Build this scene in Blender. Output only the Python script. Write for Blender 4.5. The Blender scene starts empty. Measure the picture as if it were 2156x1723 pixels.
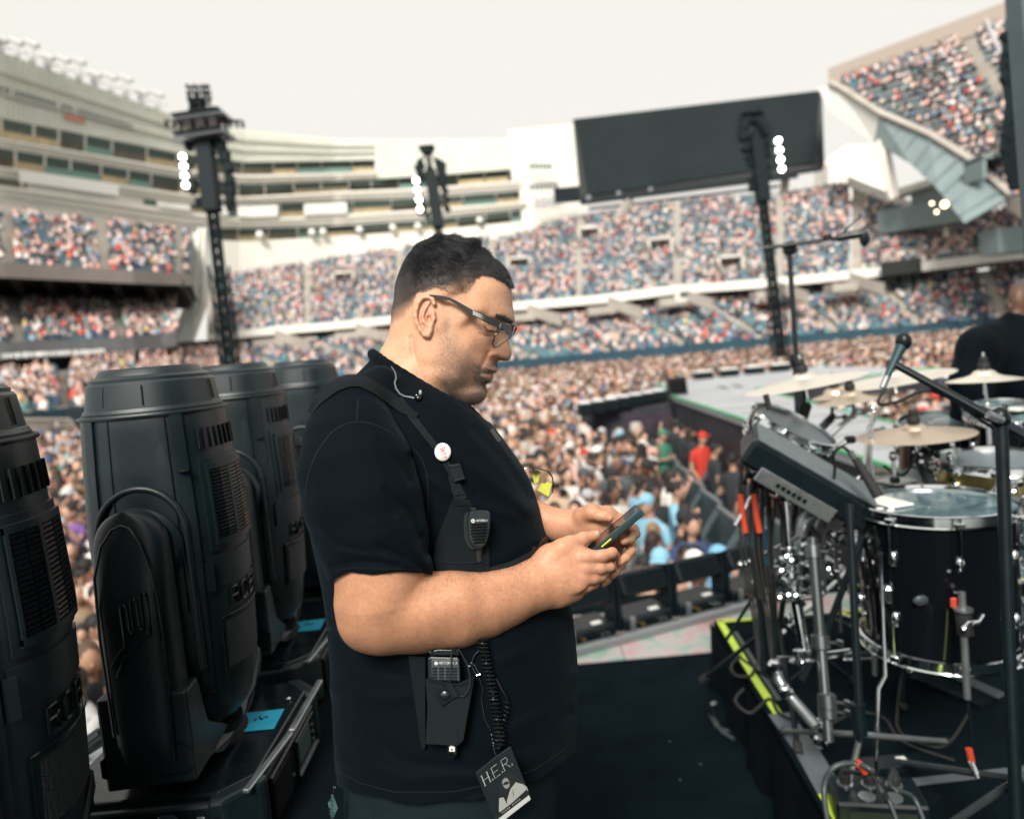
import bpy, bmesh, math, random
import numpy as np
from mathutils import Vector, Matrix
random.seed(7); rng = np.random.default_rng(7)
SC = bpy.context.scene
COL = SC.collection
# ---------------------------------------------------------------- camera
# picture coordinates used for surveying the photograph: a 2156 x 1723 frame
FW, FH, FPX = 2156.0, 1723.0, 1500.0
PITCH, ROLL = math.radians(4.7), math.radians(5.0)
CAMZ = 1.57
_F = np.array([0, math.cos(PITCH), -math.sin(PITCH)])
_U0 = np.array([0, math.sin(PITCH), math.cos(PITCH)]); _R0 = np.array([1.0, 0, 0])
_R = _R0*math.cos(ROLL) - _U0*math.sin(ROLL)
_U = _U0*math.cos(ROLL) + _R0*math.sin(ROLL)
CAM = np.array([0, 0, CAMZ])
cd = bpy.data.cameras.new('camera'); cam = bpy.data.objects.new('camera', cd); COL.objects.link(cam)
cam.matrix_world = Matrix(((_R[0], _U[0], -_F[0], CAM[0]), (_R[1], _U[1], -_F[1], CAM[1]), (_R[2], _U[2], -_F[2], CAM[2]), (0, 0, 0, 1)))
cd.sensor_width = 36; cd.lens = FPX/FW*36; cd.clip_start = 0.05; cd.clip_end = 3000
cd.dof.use_dof = True; cd.dof.focus_distance = 0.98; cd.dof.aperture_fstop = 3.1
SC.camera = cam
# ---------------------------------------------------------------- world, sun, exposure
W = bpy.data.worlds.new('World'); SC.world = W; W.use_nodes = True
SUN_EL, SUN_AZ = math.radians(40), math.radians(193)      # azimuth clockwise from +Y
nt = W.node_tree; bg = nt.nodes['Background']
sky = nt.nodes.new('ShaderNodeTexSky'); sky.sky_type = 'NISHITA'; sky.sun_disc = False
sky.sun_elevation = SUN_EL; sky.sun_rotation = SUN_AZ; sky.dust_density = 6; sky.air_density = 1.0; sky.ozone_density = 1
veil = nt.nodes.new('ShaderNodeMix'); veil.data_type = 'RGBA'; veil.inputs[0].default_value = 0.97
veil.inputs[7].default_value = (9.5, 9.26, 8.62, 1)       # thick even cloud veil over the clear sky
nt.links.new(sky.outputs[0], veil.inputs[6]); nt.links.new(veil.outputs[2], bg.inputs[0])
bg.inputs[1].default_value = 0.078
sd = bpy.data.lights.new('sun', 'SUN'); sd.energy = 4.0; sd.angle = math.radians(22); sd.color = (1, .94, .85)
sun = bpy.data.objects.new('sun', sd); COL.objects.link(sun)
sdir = Vector((math.sin(SUN_AZ)*math.cos(SUN_EL), math.cos(SUN_AZ)*math.cos(SUN_EL), math.sin(SUN_EL)))
sun.rotation_euler = sdir.to_track_quat('Z', 'Y').to_euler()
SC.view_settings.view_transform = 'Standard'; SC.view_settings.look = 'None'
SC.view_settings.exposure = .36; SC.view_settings.gamma = 1
SC.cycles.use_denoising = True; SC.cycles.max_bounces = 6; SC.cycles.diffuse_bounces = 3; SC.cycles.glossy_bounces = 3
SC.cycles.sample_clamp_indirect = 4; SC.cycles.caustics_reflective = False; SC.cycles.caustics_refractive = False

# ---------------------------------------------------------------- geometry helpers
def P(px, py, d):
    """world point seen at (px, py) of the survey frame at depth d in metres"""
    px = np.asarray(px, float); py = np.asarray(py, float); d = np.asarray(d, float)
    cx = (px-FW/2)/FPX*d; cy = (FH/2-py)/FPX*d
    return CAM + cx[..., None]*_R + cy[..., None]*_U + d[..., None]*_F
def G(px, py, z):
    """world point of the ray through (px, py) on the level z"""
    r = (px-FW/2)/FPX*_R + (FH/2-py)/FPX*_U + _F
    return CAM + r*((z-CAMZ)/r[2])
def Yp(px, py, y):
    """world point of the ray through (px,py) at world depth y"""
    r = (px-FW/2)/FPX*_R + (FH/2-py)/FPX*_U + _F
    return CAM + r*(y/r[1])
def proj(p):
    q = np.asarray(p, float)-CAM; d = q@_F
    return FW/2+(q@_R)/d*FPX, FH/2-(q@_U)/d*FPX, d
def nrm(v):
    v = np.asarray(v, float); return v/max(np.linalg.norm(v), 1e-12)
def link(o, parent=None):
    COL.objects.link(o)
    if parent is not None:
        o.parent = parent
    return o
def tag(o, label=None, cat=None, group=None, kind=None):
    if label: o['label'] = label
    if cat: o['category'] = cat
    if group: o['group'] = group
    if kind: o['kind'] = kind
    return o
def thing(name, label, cat, loc=(0, 0, 0), rz=0, group=None):
    o = bpy.data.objects.new(name, None); o.empty_display_size = .1; COL.objects.link(o)
    o.location = loc; o.rotation_euler = (0, 0, rz)
    return tag(o, label, cat, group)
KIDS = {}
def copy_tree(o, parent=None):
    c = o.copy(); COL.objects.link(c)
    if parent is not None: c.parent = parent
    for ch in list(o.children): copy_tree(ch, c)
    return c

class MB:
    """collects shapes and links them as one mesh object"""
    def __init__(s): s.v = []; s.f = []; s.mi = []; s.n = 0; s.cur = 0
    def add(s, vs, fs):
        vs = np.asarray(vs, float).reshape(-1, 3)
        s.v.append(vs); b = s.n; s.n += len(vs)
        for f in fs: s.f.append([i+b for i in f]); s.mi.append(s.cur)
        return s
    def box(s, c, size, rot=None, ch=0.0):
        """box centred at c; rot 3x3 (columns are axes); ch chamfer"""
        c = np.asarray(c, float); h = np.asarray(size, float)/2
        R = np.eye(3) if rot is None else np.asarray(rot, float)
        if ch <= 0:
            v = np.array([[x, y, z] for x in (-1, 1) for y in (-1, 1) for z in (-1, 1)])*h
            f = [(0, 1, 3, 2), (4, 6, 7, 5), (0, 4, 5, 1), (2, 3, 7, 6), (0, 2, 6, 4), (1, 5, 7, 3)]
        else:
            ch = min(ch, h.min()*.95); v = []; idx = {}
            for x in (-1, 1):
                for y in (-1, 1):
                    for z in (-1, 1):
                        for k in range(3):
                            q = np.array([x, y, z])*h
                            for j in range(3):
                                if j != k: q[j] -= ch*[x, y, z][j]
                            idx[(x, y, z, k)] = len(v); v.append(q)
            f = []
            S = (-1, 1)
            for k in range(3):
                a, b = [j for j in range(3) if j != k]
                for sg in S:
                    loop = []
                    for (p, q) in ((-1, -1), (1, -1), (1, 1), (-1, 1)):
                        t = [0, 0, 0]; t[k] = sg; t[a] = p; t[b] = q; loop.append(idx[(*t, k)])
                    f.append(loop if (sg > 0) == (k != 1) else loop[::-1])
            for k in range(3):        # edges along axis k
                a, b = [j for j in range(3) if j != k]
                for p in S:
                    for q in S:
                        t0 = [0, 0, 0]; t0[a] = p; t0[b] = q; t1 = list(t0); t0[k] = -1; t1[k] = 1
                        loop = [idx[(*t0, a)], idx[(*t1, a)], idx[(*t1, b)], idx[(*t0, b)]]
                        f.append(loop)
            for x in S:
                for y in S:
                    for z in S: f.append([idx[(x, y, z, k)] for k in range(3)])
            v = np.array(v)
            ff = []
            for l in f:            # orient outward
                q = v[l]; n = np.cross(q[1]-q[0], q[2]-q[0])
                ff.append(l if n@q.mean(0) > 0 else l[::-1])
            f = ff
        return s.add(c+v@R.T, f)
    def tube(s, pts, r, n=10, cap=True, closed=False):
        pts = np.asarray(pts, float); m = len(pts); r = np.broadcast_to(np.asarray(r, float), (m,))
        tan = np.empty_like(pts)
        if closed: tan = np.roll(pts, -1, 0)-np.roll(pts, 1, 0)
        else:
            tan[1:-1] = pts[2:]-pts[:-2]; tan[0] = pts[1]-pts[0]; tan[-1] = pts[-1]-pts[-2]
        tan /= np.maximum(np.linalg.norm(tan, axis=1), 1e-9)[:, None]
        up = np.array([0, 0, 1.0]) if abs(tan[0][2]) < .9 else np.array([1.0, 0, 0])
        a = nrm(np.cross(tan[0], up)); vs = []
        an = np.arange(n)*2*np.pi/n
        for i in range(m):
            a = nrm(a-(a@tan[i])*tan[i]); b = np.cross(tan[i], a)
            vs.append(pts[i]+r[i]*(np.cos(an)[:, None]*a+np.sin(an)[:, None]*b))
        f = []
        for i in range(m if closed else m-1):
            j = (i+1) % m
            for k in range(n): f.append((i*n+k, i*n+(k+1) % n, j*n+(k+1) % n, j*n+k))
        if cap and not closed: f += [tuple(range(n))[::-1], tuple((m-1)*n+k for k in range(n))]
        return s.add(np.concatenate(vs), f)
    def bar(s, a, b, r, n=10, r2=None): return s.tube([a, b], [r, r if r2 is None else r2], n)
    def beam(s, a, b, w, h, up=(0, 0, 1), ch=0):
        a = np.asarray(a, float); b = np.asarray(b, float); d = nrm(b-a)
        x = nrm(np.cross(d, up)); z = np.cross(x, d)
        return s.box((a+b)/2, (w, np.linalg.norm(b-a), h), np.stack([x, d, z], 1), ch)
    def lathe(s, prof, c=(0, 0, 0), ax=None, n=24, cap=True):
        """prof: (radius, height) list along axis ax (default z)"""
        c = np.asarray(c, float)
        z = np.array([0, 0, 1.0]) if ax is None else nrm(ax)
        x = nrm(np.cross(z, [0, 1.0, 0] if abs(z[1]) < .9 else [1.0, 0, 0])); y = np.cross(z, x)
        an = np.arange(n)*2*np.pi/n; ring = np.cos(an)[:, None]*x+np.sin(an)[:, None]*y
        vs = np.concatenate([c+z*h+ring*r for r, h in prof]); f = []
        m = len(prof)
        for i in range(m-1):
            for k in range(n): f.append((i*n+k, i*n+(k+1) % n, (i+1)*n+(k+1) % n, (i+1)*n+k))
        if cap: f += [tuple(range(n))[::-1], tuple((m-1)*n+k for k in range(n))]
        return s.add(vs, f)
    def ball(s, c, r, n=10, m=7, R=None):
        r = np.broadcast_to(np.asarray(r, float), (3,)); c = np.asarray(c, float)
        th = np.linspace(0, np.pi, m+1)[1:-1]; an = np.arange(n)*2*np.pi/n
        v = [[0, 0, 1.0]]+[[math.sin(t)*math.cos(a), math.sin(t)*math.sin(a), math.cos(t)] for t in th for a in an]+[[0, 0, -1.0]]
        v = np.array(v)*r
        if R is not None: v = v@np.asarray(R).T
        f = [(0, 1+k, 1+(k+1) % n) for k in range(n)]
        for i in range(len(th)-1):
            for k in range(n): f.append((1+i*n+k, 1+(i+1)*n+k, 1+(i+1)*n+(k+1) % n, 1+i*n+(k+1) % n))
        L = len(v)-1; b = 1+(len(th)-1)*n
        f += [(L, b+(k+1) % n, b+k) for k in range(n)]
        return s.add(c+v, f)
    def prism(s, poly, ext):
        """poly: Nx3 planar loop, ext: extrusion vector"""
        p = np.asarray(poly, float); q = p+np.asarray(ext, float); n = len(p)
        f = [tuple(range(n))[::-1], tuple(range(n, 2*n))]+[(i, (i+1) % n, n+(i+1) % n, n+i) for i in range(n)]
        return s.add(np.concatenate([p, q]), f)
    def grid(s, g, closed=False):
        g = np.asarray(g, float); a, b = g.shape[:2]; f = []
        for i in range(a-1):
            for j in range(b if closed else b-1):
                k = (j+1) % b
                f.append((i*b+j, i*b+k, (i+1)*b+k, (i+1)*b+j))
        return s.add(g.reshape(-1, 3), f)
    def slab(s, g, off):
        """a grid sheet given thickness by offset vector(s)"""
        g = np.asarray(g, float); off = np.asarray(off, float)
        a, b = g.shape[:2]; s.grid(g); s.grid((g+off)[:, ::-1])
        rim = [(i, 0) for i in range(a)]+[(a-1, j) for j in range(1, b)]+[(i, b-1) for i in range(a-2, -1, -1)]+[(0, j) for j in range(b-2, 0, -1)]
        p = np.array([g[i, j] for i, j in rim]); q = np.array([(g+off)[i, j] for i, j in rim]); n = len(p)
        return s.add(np.concatenate([p, q]), [(i, n+i, n+(i+1) % n, (i+1) % n) for i in range(n)])
    def build(s, name, mats, parent=None, smooth=None, bevel=0, kind=None, recalc=True):
        me = bpy.data.meshes.new(name)
        v = np.concatenate(s.v) if s.v else np.zeros((0, 3))
        me.from_pydata(v.tolist(), [], s.f)
        if not isinstance(mats, (list, tuple)): mats = [mats]
        for m in mats: me.materials.append(m)
        if len(mats) > 1: me.polygons.foreach_set('material_index', np.array(s.mi, dtype=np.int32))
        if recalc:
            b = bmesh.new(); b.from_mesh(me); bmesh.ops.recalc_face_normals(b, faces=b.faces); b.to_mesh(me); b.free()
        if smooth:
            me.polygons.foreach_set('use_smooth', np.ones(len(me.polygons), bool)); me.set_sharp_from_angle(angle=math.radians(smooth))
        o = bpy.data.objects.new(name, me); link(o, parent)
        if bevel:
            m = o.modifiers.new('bevel', 'BEVEL'); m.width = bevel; m.segments = 2; m.limit_method = 'ANGLE'; m.angle_limit = math.radians(40)
            m.harden_normals = False
        if kind: o['kind'] = kind
        return o

# ---------------------------------------------------------------- materials
MATS = {}
def mat(name, col, rough=.6, metal=0, var=0.0, vscale=8, bump=0, bscale=60, spec=.5, rvar=0, emit=None, estr=0, alpha=None, trans=0, coat=0, attr=None, sheen=0, sss=0, coord='Object'):
    if name in MATS: return MATS[name]
    m = bpy.data.materials.new(name); m.use_nodes = True; n = m.node_tree; L = n.links
    b = n.nodes['Principled BSDF']; b.inputs['Base Color'].default_value = (*col, 1)
    b.inputs['Roughness'].default_value = rough; b.inputs['Metallic'].default_value = metal
    b.inputs['Specular IOR Level'].default_value = spec
    if coat: b.inputs['Coat Weight'].default_value = coat
    if sheen: b.inputs['Sheen Weight'].default_value = sheen; b.inputs['Sheen Roughness'].default_value = .5
    if trans: b.inputs['Transmission Weight'].default_value = trans
    if sss:
        b.inputs['Subsurface Weight'].default_value = sss; b.inputs['Subsurface Radius'].default_value = (.012, .005, .003); b.inputs['Subsurface Scale'].default_value = 1
    if emit: b.inputs['Emission Color'].default_value = (*emit, 1); b.inputs['Emission Strength'].default_value = estr
    src = None
    if attr:
        a = n.nodes.new('ShaderNodeAttribute'); a.attribute_name = attr; src = a.outputs['Color']; L.new(src, b.inputs['Base Color'])
    tc = n.nodes.new('ShaderNodeTexCoord')
    if var or rvar:
        t = n.nodes.new('ShaderNodeTexNoise'); t.inputs['Scale'].default_value = vscale; t.inputs['Detail'].default_value = 5; t.inputs['Roughness'].default_value = .65
        L.new(tc.outputs[coord], t.inputs['Vector'])
        if var:
            mx = n.nodes.new('ShaderNodeMix'); mx.data_type = 'RGBA'; mx.blend_type = 'MULTIPLY'; mx.inputs[0].default_value = 1
            mr = n.nodes.new('ShaderNodeMapRange'); mr.inputs['From Min'].default_value = .3; mr.inputs['From Max'].default_value = .7
            mr.inputs['To Min'].default_value = 1-var; mr.inputs['To Max'].default_value = 1+var
            L.new(t.outputs['Fac'], mr.inputs['Value']); L.new(mr.outputs[0], mx.inputs[7])
            if src is not None: L.new(src, mx.inputs[6])
            else: mx.inputs[6].default_value = (*col, 1)
            L.new(mx.outputs[2], b.inputs['Base Color'])
        if rvar:
            mr = n.nodes.new('ShaderNodeMapRange'); mr.inputs['From Min'].default_value = .3; mr.inputs['From Max'].default_value = .7
            mr.inputs['To Min'].default_value = max(rough-rvar, .02); mr.inputs['To Max'].default_value = min(rough+rvar, 1)
            L.new(t.outputs['Fac'], mr.inputs['Value']); L.new(mr.outputs[0], b.inputs['Roughness'])
    if bump:
        t = n.nodes.new('ShaderNodeTexNoise'); t.inputs['Scale'].default_value = bscale; t.inputs['Detail'].default_value = 3
        L.new(tc.outputs[coord], t.inputs['Vector'])
        bp = n.nodes.new('ShaderNodeBump'); bp.inputs['Strength'].default_value = bump; bp.inputs['Distance'].default_value = .002
        L.new(t.outputs['Fac'], bp.inputs['Height']); L.new(bp.outputs[0], b.inputs['Normal'])
    MATS[name] = m; return m

M_plas = mat('black_moulded_plastic', (.0070, .0155, .0195), .38, bump=.12, bscale=900, rvar=.08, vscale=6, var=.3)
M_plas2 = mat('black_smooth_plastic', (.004, .0085, .011), .25, rvar=.08, vscale=20)
M_dark = mat('recess_black', (.0015, .002, .0025), .7, spec=.2)
M_cloth = mat('black_drape_cloth', (.0015, .0050, .0080), .9, bump=.4, bscale=500, spec=.08, var=.3, vscale=5)
M_chrome = mat('chrome', (.78, .82, .84), .12, 1, rvar=.06, vscale=14)
M_blkmet = mat('black_painted_metal', (.004, .009, .012), .38, spec=.3, rvar=.1, vscale=30)
M_greymet = mat('grey_aluminium', (.33, .36, .38), .35, .8, rvar=.1, vscale=30)
M_steel = mat('galvanised_steel', (.42, .45, .47), .45, .6, var=.2, vscale=12)
M_white = mat('white_paper', (.78, .78, .76), .7)
M_red = mat('orange_red_tape', (.52, .06, .025), .5)
M_blue = mat('blue_gaffer_tape', (.02, .36, .55), .55, var=.15, vscale=30)
M_fluo = mat('fluorescent_yellow_tape', (.50, .68, .05), .5, var=.12, vscale=14)
M_greytape = mat('grey_gaffer_tape', (.09, .11, .125), .55, var=.2, vscale=8)
M_conc = mat('pale_concrete', (.40, .37, .33), .85, var=.15, vscale=.35)
M_conc2 = mat('cream_precast_panel', (.78, .75, .69), .75, var=.08, vscale=.3)
M_green = mat('green_tinted_cladding', (.70, .71, .63), .55, var=.08, vscale=.25)
M_glassd = mat('dark_window_glass', (.07, .105, .10), .15, rvar=.05, vscale=.5)
M_shade = mat('underdeck_shade', (.02, .022, .022), .9)  # shade under the decks is put into this near-black colour
M_recess = mat('suite_interior', (.17, .15, .11), .8, var=.3, vscale=.8)
M_seat = mat('blue_green_seats', (.075, .165, .205), .55, var=.35, vscale=.5)
M_screen = mat('dark_led_screen', (.017, .025, .028), .7, spec=.1, var=.15, vscale=.15)

def scuffs(m, col, scale, lo, hi, amt):
    """sparse dust specks and rub marks of a paler colour on a moulded surface"""
    n = m.node_tree; b = n.nodes['Principled BSDF']; L = n.links; tc = n.nodes.new('ShaderNodeTexCoord')
    mp = n.nodes.new('ShaderNodeMapping'); mp.inputs['Scale'].default_value = (1, 1, .35); t = n.nodes.new('ShaderNodeTexNoise'); t.inputs['Scale'].default_value = scale; t.inputs['Detail'].default_value = 8; t.inputs['Roughness'].default_value = .75
    r = n.nodes.new('ShaderNodeMapRange'); r.inputs['From Min'].default_value = lo; r.inputs['From Max'].default_value = hi; r.inputs['To Max'].default_value = amt
    mx = n.nodes.new('ShaderNodeMix'); mx.data_type = 'RGBA'; mx.inputs[7].default_value = (*col, 1)
    src = b.inputs['Base Color'].links[0].from_socket if b.inputs['Base Color'].links else None
    if src is not None: L.new(src, mx.inputs[6])
    else: mx.inputs[6].default_value = b.inputs['Base Color'].default_value[:]
    L.new(tc.outputs['Object'], mp.inputs[0]); L.new(mp.outputs[0], t.inputs['Vector']); L.new(t.outputs['Fac'], r.inputs['Value']); L.new(r.outputs[0], mx.inputs[0]); L.new(mx.outputs[2], b.inputs['Base Color'])
scuffs(M_plas, (.07, .085, .09), 38, .60, .76, .55)
scuffs(M_blkmet, (.05, .055, .06), 60, .62, .8, .4)
# ================================================================ STADIUM
def interp(pts, px):
    a = np.array(sorted(pts), float)
    return np.stack([np.interp(px, a[:, 0], a[:, k]) for k in range(1, a.shape[1])], -1)
FIELD = -2.2
gb = MB(); gb.add([(-400, -60, FIELD), (400, -60, FIELD), (400, 500, FIELD), (-400, 500, FIELD)], [(0, 1, 2, 3)])
M_field = mat('field_cover_panels', (.20, .22, .22), .8, var=.25, vscale=.4)
tag(gb.build('ground', M_field), kind='structure')

def patch(lo, hi, pxs, nv):
    """world grid (nv rows from lo to hi) between two surveyed lines of (px, py, depth)"""
    pxs = np.asarray(pxs, float)
    L = interp(lo, pxs); H = interp(hi, pxs)
    a = P(pxs, L[:, 0], L[:, 1]); b = P(pxs, H[:, 0], H[:, 1])
    t = np.linspace(0, 1, nv)[:, None, None]
    return a[None]*(1-t)+b[None]*t
def stepped(g):
    """terraces: a row of tread + riser for each grid row"""
    rows = []
    for i in range(len(g)-1):
        a, b = g[i], g[i+1]; t = b.copy(); t[:, 2] = a[:, 2]
        rows += [a, t]
    rows.append(g[-1]); return np.array(rows)
def chunks(pxs, k): return [pxs[i:i+k+1] for i in range(0, len(pxs)-1, k)]

# far-away spectators: joined stuff meshes coloured per figure
M_far = mat('spectator_clothes', (.5, .5, .5), .8, attr='Col')
SHIRTS = np.array([(.74, .66, .64), (.66, .58, .56), (.55, .47, .46), (.70, .44, .38), (.04, .045, .06), (.03, .03, .04), (.05, .08, .16), (.09, .16, .30),
                   (.55, .05, .03), (.70, .35, .32), (.30, .32, .34), (.10, .30, .28), (.55, .45, .15), (.24, .36, .45), (.35, .28, .25), (.66, .50, .46)])
SHW = np.array([5, 5, 5, 5, 11, 10, 8, 4, 3, 5, 4, 2, 1, 5, 6, 6.]); SHW /= SHW.sum()
SKINS = np.array([(.46, .28, .20), (.54, .34, .26), (.32, .18, .12), (.16, .08, .05), (.50, .31, .23)])
HAIRS = np.array([(.02, .015, .012), (.03, .02, .015), (.09, .05, .03), (.20, .13, .07), (.015, .013, .012), (.45, .43, .40)])
def _tmpl(sit):
    """very small figure: torso block, head, hair, thighs when seated; unit metres, feet at 0, faces -y"""
    vs, fs, kind = [], [], []
    def blk(x0, x1, y0, y1, z0, z1, k, tx=1.0):
        b = len(vs); cx = (x0+x1)/2; cy = (y0+y1)/2
        for z, s in ((z0, 1.0), (z1, tx)):
            for (x, y) in ((x0, y0), (x1, y0), (x1, y1), (x0, y1)):
                vs.append((cx+(x-cx)*s, cy+(y-cy)*s, z)); kind.append(k)
        for f in ((4, 5, 6, 7), (0, 1, 5, 4), (1, 2, 6, 5), (2, 3, 7, 6), (3, 0, 4, 7)): fs.append([b+i for i in f])
    if sit:
        blk(-.23, .23, -.13, .13, .42, 1.0, 0, .78); blk(-.19, .19, -.5, -.13, .40, .56, 3); z = 1.04
    else:
        blk(-.17, .17, -.11, .11, .0, .85, 3); blk(-.24, .24, -.13, .13, .82, 1.44, 0, .74); z = 1.46
    blk(-.085, .085, -.11, .05, z, z+.20, 1, .95); blk(-.095, .095, -.09, .11, z+.09, z+.27, 2, .78)
    return np.array(vs), np.array(fs), np.array(kind)
T_SIT, T_STAND = _tmpl(True), _tmpl(False)
def figures(name, pos, face, sit, parent=None, scale=1.0, tint=None):
    """one stuff mesh of many tiny spectators"""
    tv, tf, tk = T_SIT if sit else T_STAND
    pos = np.asarray(pos, float); n = len(pos)
    if n == 0: return None
    face = np.broadcast_to(face, (n,))+rng.normal(0, .35, n)
    s = scale*rng.normal(1, .06, n); c, sn = np.cos(face), np.sin(face)
    x = tv[None, :, 0]*s[:, None]; y = tv[None, :, 1]*s[:, None]; z = tv[None, :, 2]*s[:, None]
    x = x+rng.normal(0, .05, (n, 1))*(z > .9)
    V = np.stack([x*c[:, None]-y*sn[:, None]+pos[:, 0, None], x*sn[:, None]+y*c[:, None]+pos[:, 1, None], z+pos[:, 2, None]], -1)
    F = (tf[None]+(np.arange(n)*len(tv))[:, None, None]).reshape(-1, 4)
    cols = np.zeros((n, 4, 3)); cols[:, 0] = SHIRTS[rng.choice(len(SHIRTS), n, p=SHW)]
    cols[:, 1] = SKINS[rng.integers(0, len(SKINS), n)]; cols[:, 2] = HAIRS[rng.integers(0, len(HAIRS), n)]
    cap = rng.random(n) < .14; cols[cap, 2] = SHIRTS[rng.choice(len(SHIRTS), cap.sum(), p=SHW)]
    cols[:, 3] = np.array([(.04, .05, .09), (.25, .22, .2), (.03, .03, .03)])[rng.integers(0, 3, n)]
    cols *= rng.uniform(.75, 1.3, (n, 1, 1)); pass
    C = np.ones((n, len(tv), 4), np.float32); C[:, :, :3] = np.clip(cols[:, tk], 0, .9)
    me = bpy.data.meshes.new(name)
    V = V.reshape(-1, 3).astype(np.float32); nf = len(F)
    me.vertices.add(len(V)); me.vertices.foreach_set('co', V.ravel())
    me.loops.add(nf*4); me.loops.foreach_set('vertex_index', F.ravel().astype(np.int32))
    me.polygons.add(nf); me.polygons.foreach_set('loop_start', (np.arange(nf)*4).astype(np.int32)); me.polygons.foreach_set('loop_total', np.full(nf, 4, np.int32))
    a = me.color_attributes.new('Col', 'FLOAT_COLOR', 'POINT'); a.data.foreach_set('color', C.ravel())
    me.update(); me.materials.append(M_far)
    o = bpy.data.objects.new(name, me); link(o, parent); o['kind'] = 'stuff'; return o

def seat_rows(g, width=.55, fill=.8, aisle=9.0, aw=1.2, blot=6):
    """seat places along every grid row; returns points of taken seats, facing angles"""
    pts, fc = [], []
    ph = rng.uniform(0, 50); nzs = rng.normal(size=(40, 40))
    for i in range(len(g)-1):
        r = (g[i]*.45+g[i+1]*.55); r = r.copy(); r[:, 2] = g[i][:, 2]
        seg = np.linalg.norm(np.diff(r[:, :2], axis=0), axis=1); cum = np.concatenate([[0], np.cumsum(seg)])
        base = np.linalg.norm(np.diff(g[0][:, :2], axis=0), axis=1).sum()
        s = np.arange(.3, cum[-1], width); u = s/cum[-1]*base
        keep = ((u % aisle) > aw)
        a = u/blot; q = nzs[(a.astype(int)) % 40, (i*.35+ph).__int__() % 40]
        keep &= rng.random(len(s)) < fill+q*.16
        s = s[keep]
        x = np.stack([np.interp(s, cum, r[:, k]) for k in range(3)], -1)
        j = np.clip(np.searchsorted(cum, s)-1, 0, len(seg)-1)
        out = (g[i+1]-g[i])[j][:, :2]
        pts.append(x); fc.append(np.arctan2(out[:, 1], out[:, 0])-np.pi/2)
    return np.concatenate(pts), np.concatenate(fc)
def seats_mesh(g, parent, name='seats', w=.5, pitch=.56, aisle=9.0, aw=1.2):
    """rows of seat backs, one block each, joined"""
    vs = []; n = 0
    for i in range(len(g)-1):
        r = (g[i]*.25+g[i+1]*.75); r[:, 2] = g[i][:, 2]
        seg = np.linalg.norm(np.diff(r[:, :2], axis=0), axis=1); cum = np.concatenate([[0], np.cumsum(seg)])
        base = np.linalg.norm(np.diff(g[0][:, :2], axis=0), axis=1).sum()
        s = np.arange(.3, cum[-1], pitch); u = s/cum[-1]*base; s = s[(u % aisle) > aw]
        x = np.stack([np.interp(s, cum, r[:, k]) for k in range(3)], -1)
        j = np.clip(np.searchsorted(cum, s)-1, 0, len(seg)-1)
        t = (r[1:]-r[:-1])[j]; t /= np.linalg.norm(t, axis=1)[:, None]; t *= w/2
        o = (g[i]-g[i+1])[j].copy(); o[:, 2] = 0; o /= np.linalg.norm(o, axis=1)[:, None]
        z = np.array([0, 0, 1.])
        q = np.stack([x-t+z*.3+o*.42, x+t+z*.3+o*.42, x+t+z*.38, x-t+z*.38, x-t+z*.86-o*.08, x+t+z*.86-o*.08], 1)
        vs.append(q); n += len(q)
    V = np.concatenate(vs).reshape(-1, 3); b = np.arange(n)*6
    F = np.concatenate([np.stack([b, b+1, b+2, b+3], 1), np.stack([b+3, b+2, b+5, b+4], 1)])
    me = bpy.data.meshes.new(name); me.from_pydata(V.tolist(), [], F.tolist()); me.materials.append(M_seat)
    o = bpy.data.objects.new(name, me); link(o, parent); o['kind'] = 'stuff'; return o

def stand(name, label, lo, hi, pxs, rows, cname, fill=.8, fascia=1.0, aisle=9.0, under=True, fmat=None, g=None, wall_to=None, blot=6):
    t = thing(name, label, 'grandstand')
    if g is None: g = patch(lo, hi, pxs, rows)
    MB().grid(stepped(g)).build('terrace', M_conc, t)
    f = g[0]; top = f.copy(); top[:, 2] += .45; bot = f.copy(); bot[:, 2] -= fascia
    inn = (g[1]-g[0]); inn[:, 2] = 0; inn /= np.linalg.norm(inn, axis=1)[:, None]
    mb = MB(); mb.slab(np.array([bot, top]), inn*.25-inn*.02); mb.build('front_wall', fmat or M_conc2, t)
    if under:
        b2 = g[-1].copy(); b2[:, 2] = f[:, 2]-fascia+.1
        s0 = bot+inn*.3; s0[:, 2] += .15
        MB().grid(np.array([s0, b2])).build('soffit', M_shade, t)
    seats_mesh(g, t, aisle=aisle)
    p, fc = seat_rows(g, fill=fill, aisle=aisle, blot=blot)
    figures(cname, p, fc, True, t)
    return t, g

# fascia and tier lines of the far end (px, py, depth)
FASC = [(430, 719, 99), (525, 706, 101), (739, 688, 102), (900, 671, 101), (1097, 649, 98), (1268, 635, 95), (1426, 615, 94), (1610, 602, 92), (1850, 578, 89), (2107, 545, 82), (2330, 520, 77)]
BOWL_LO = [(-260, 33), (0, 38), (140, 42), (300, 53), (450, 66), (600, 75), (800, 81), (1060, 83), (1300, 85), (1700, 85), (2050, 83), (2330, 78)]
def level_line(table, z):
    out = []
    for px, d in table:                       # pixel row that puts the level z at depth d
        a = P(px, 0, d); b = P(px, 1000, d); t = (z-a[2])/(b[2]-a[2]); out.append((px, 1000*t, d))
    return out
bl = level_line(BOWL_LO, FIELD+2.25)
bh = [(-260, 815, 48), (0, 797, 52), (180, 773, 59), (343, 752, 72), (450, 741, 88)]+[(p, y+20, d+3) for p, y, d in FASC[1:]]
M_band = mat('blue_field_wall_padding', (.012, .055, .085), .6, var=.2, vscale=.5)
pxs = np.concatenate([np.arange(-250, 440, 30), np.arange(440, 2331, 45)])
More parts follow.
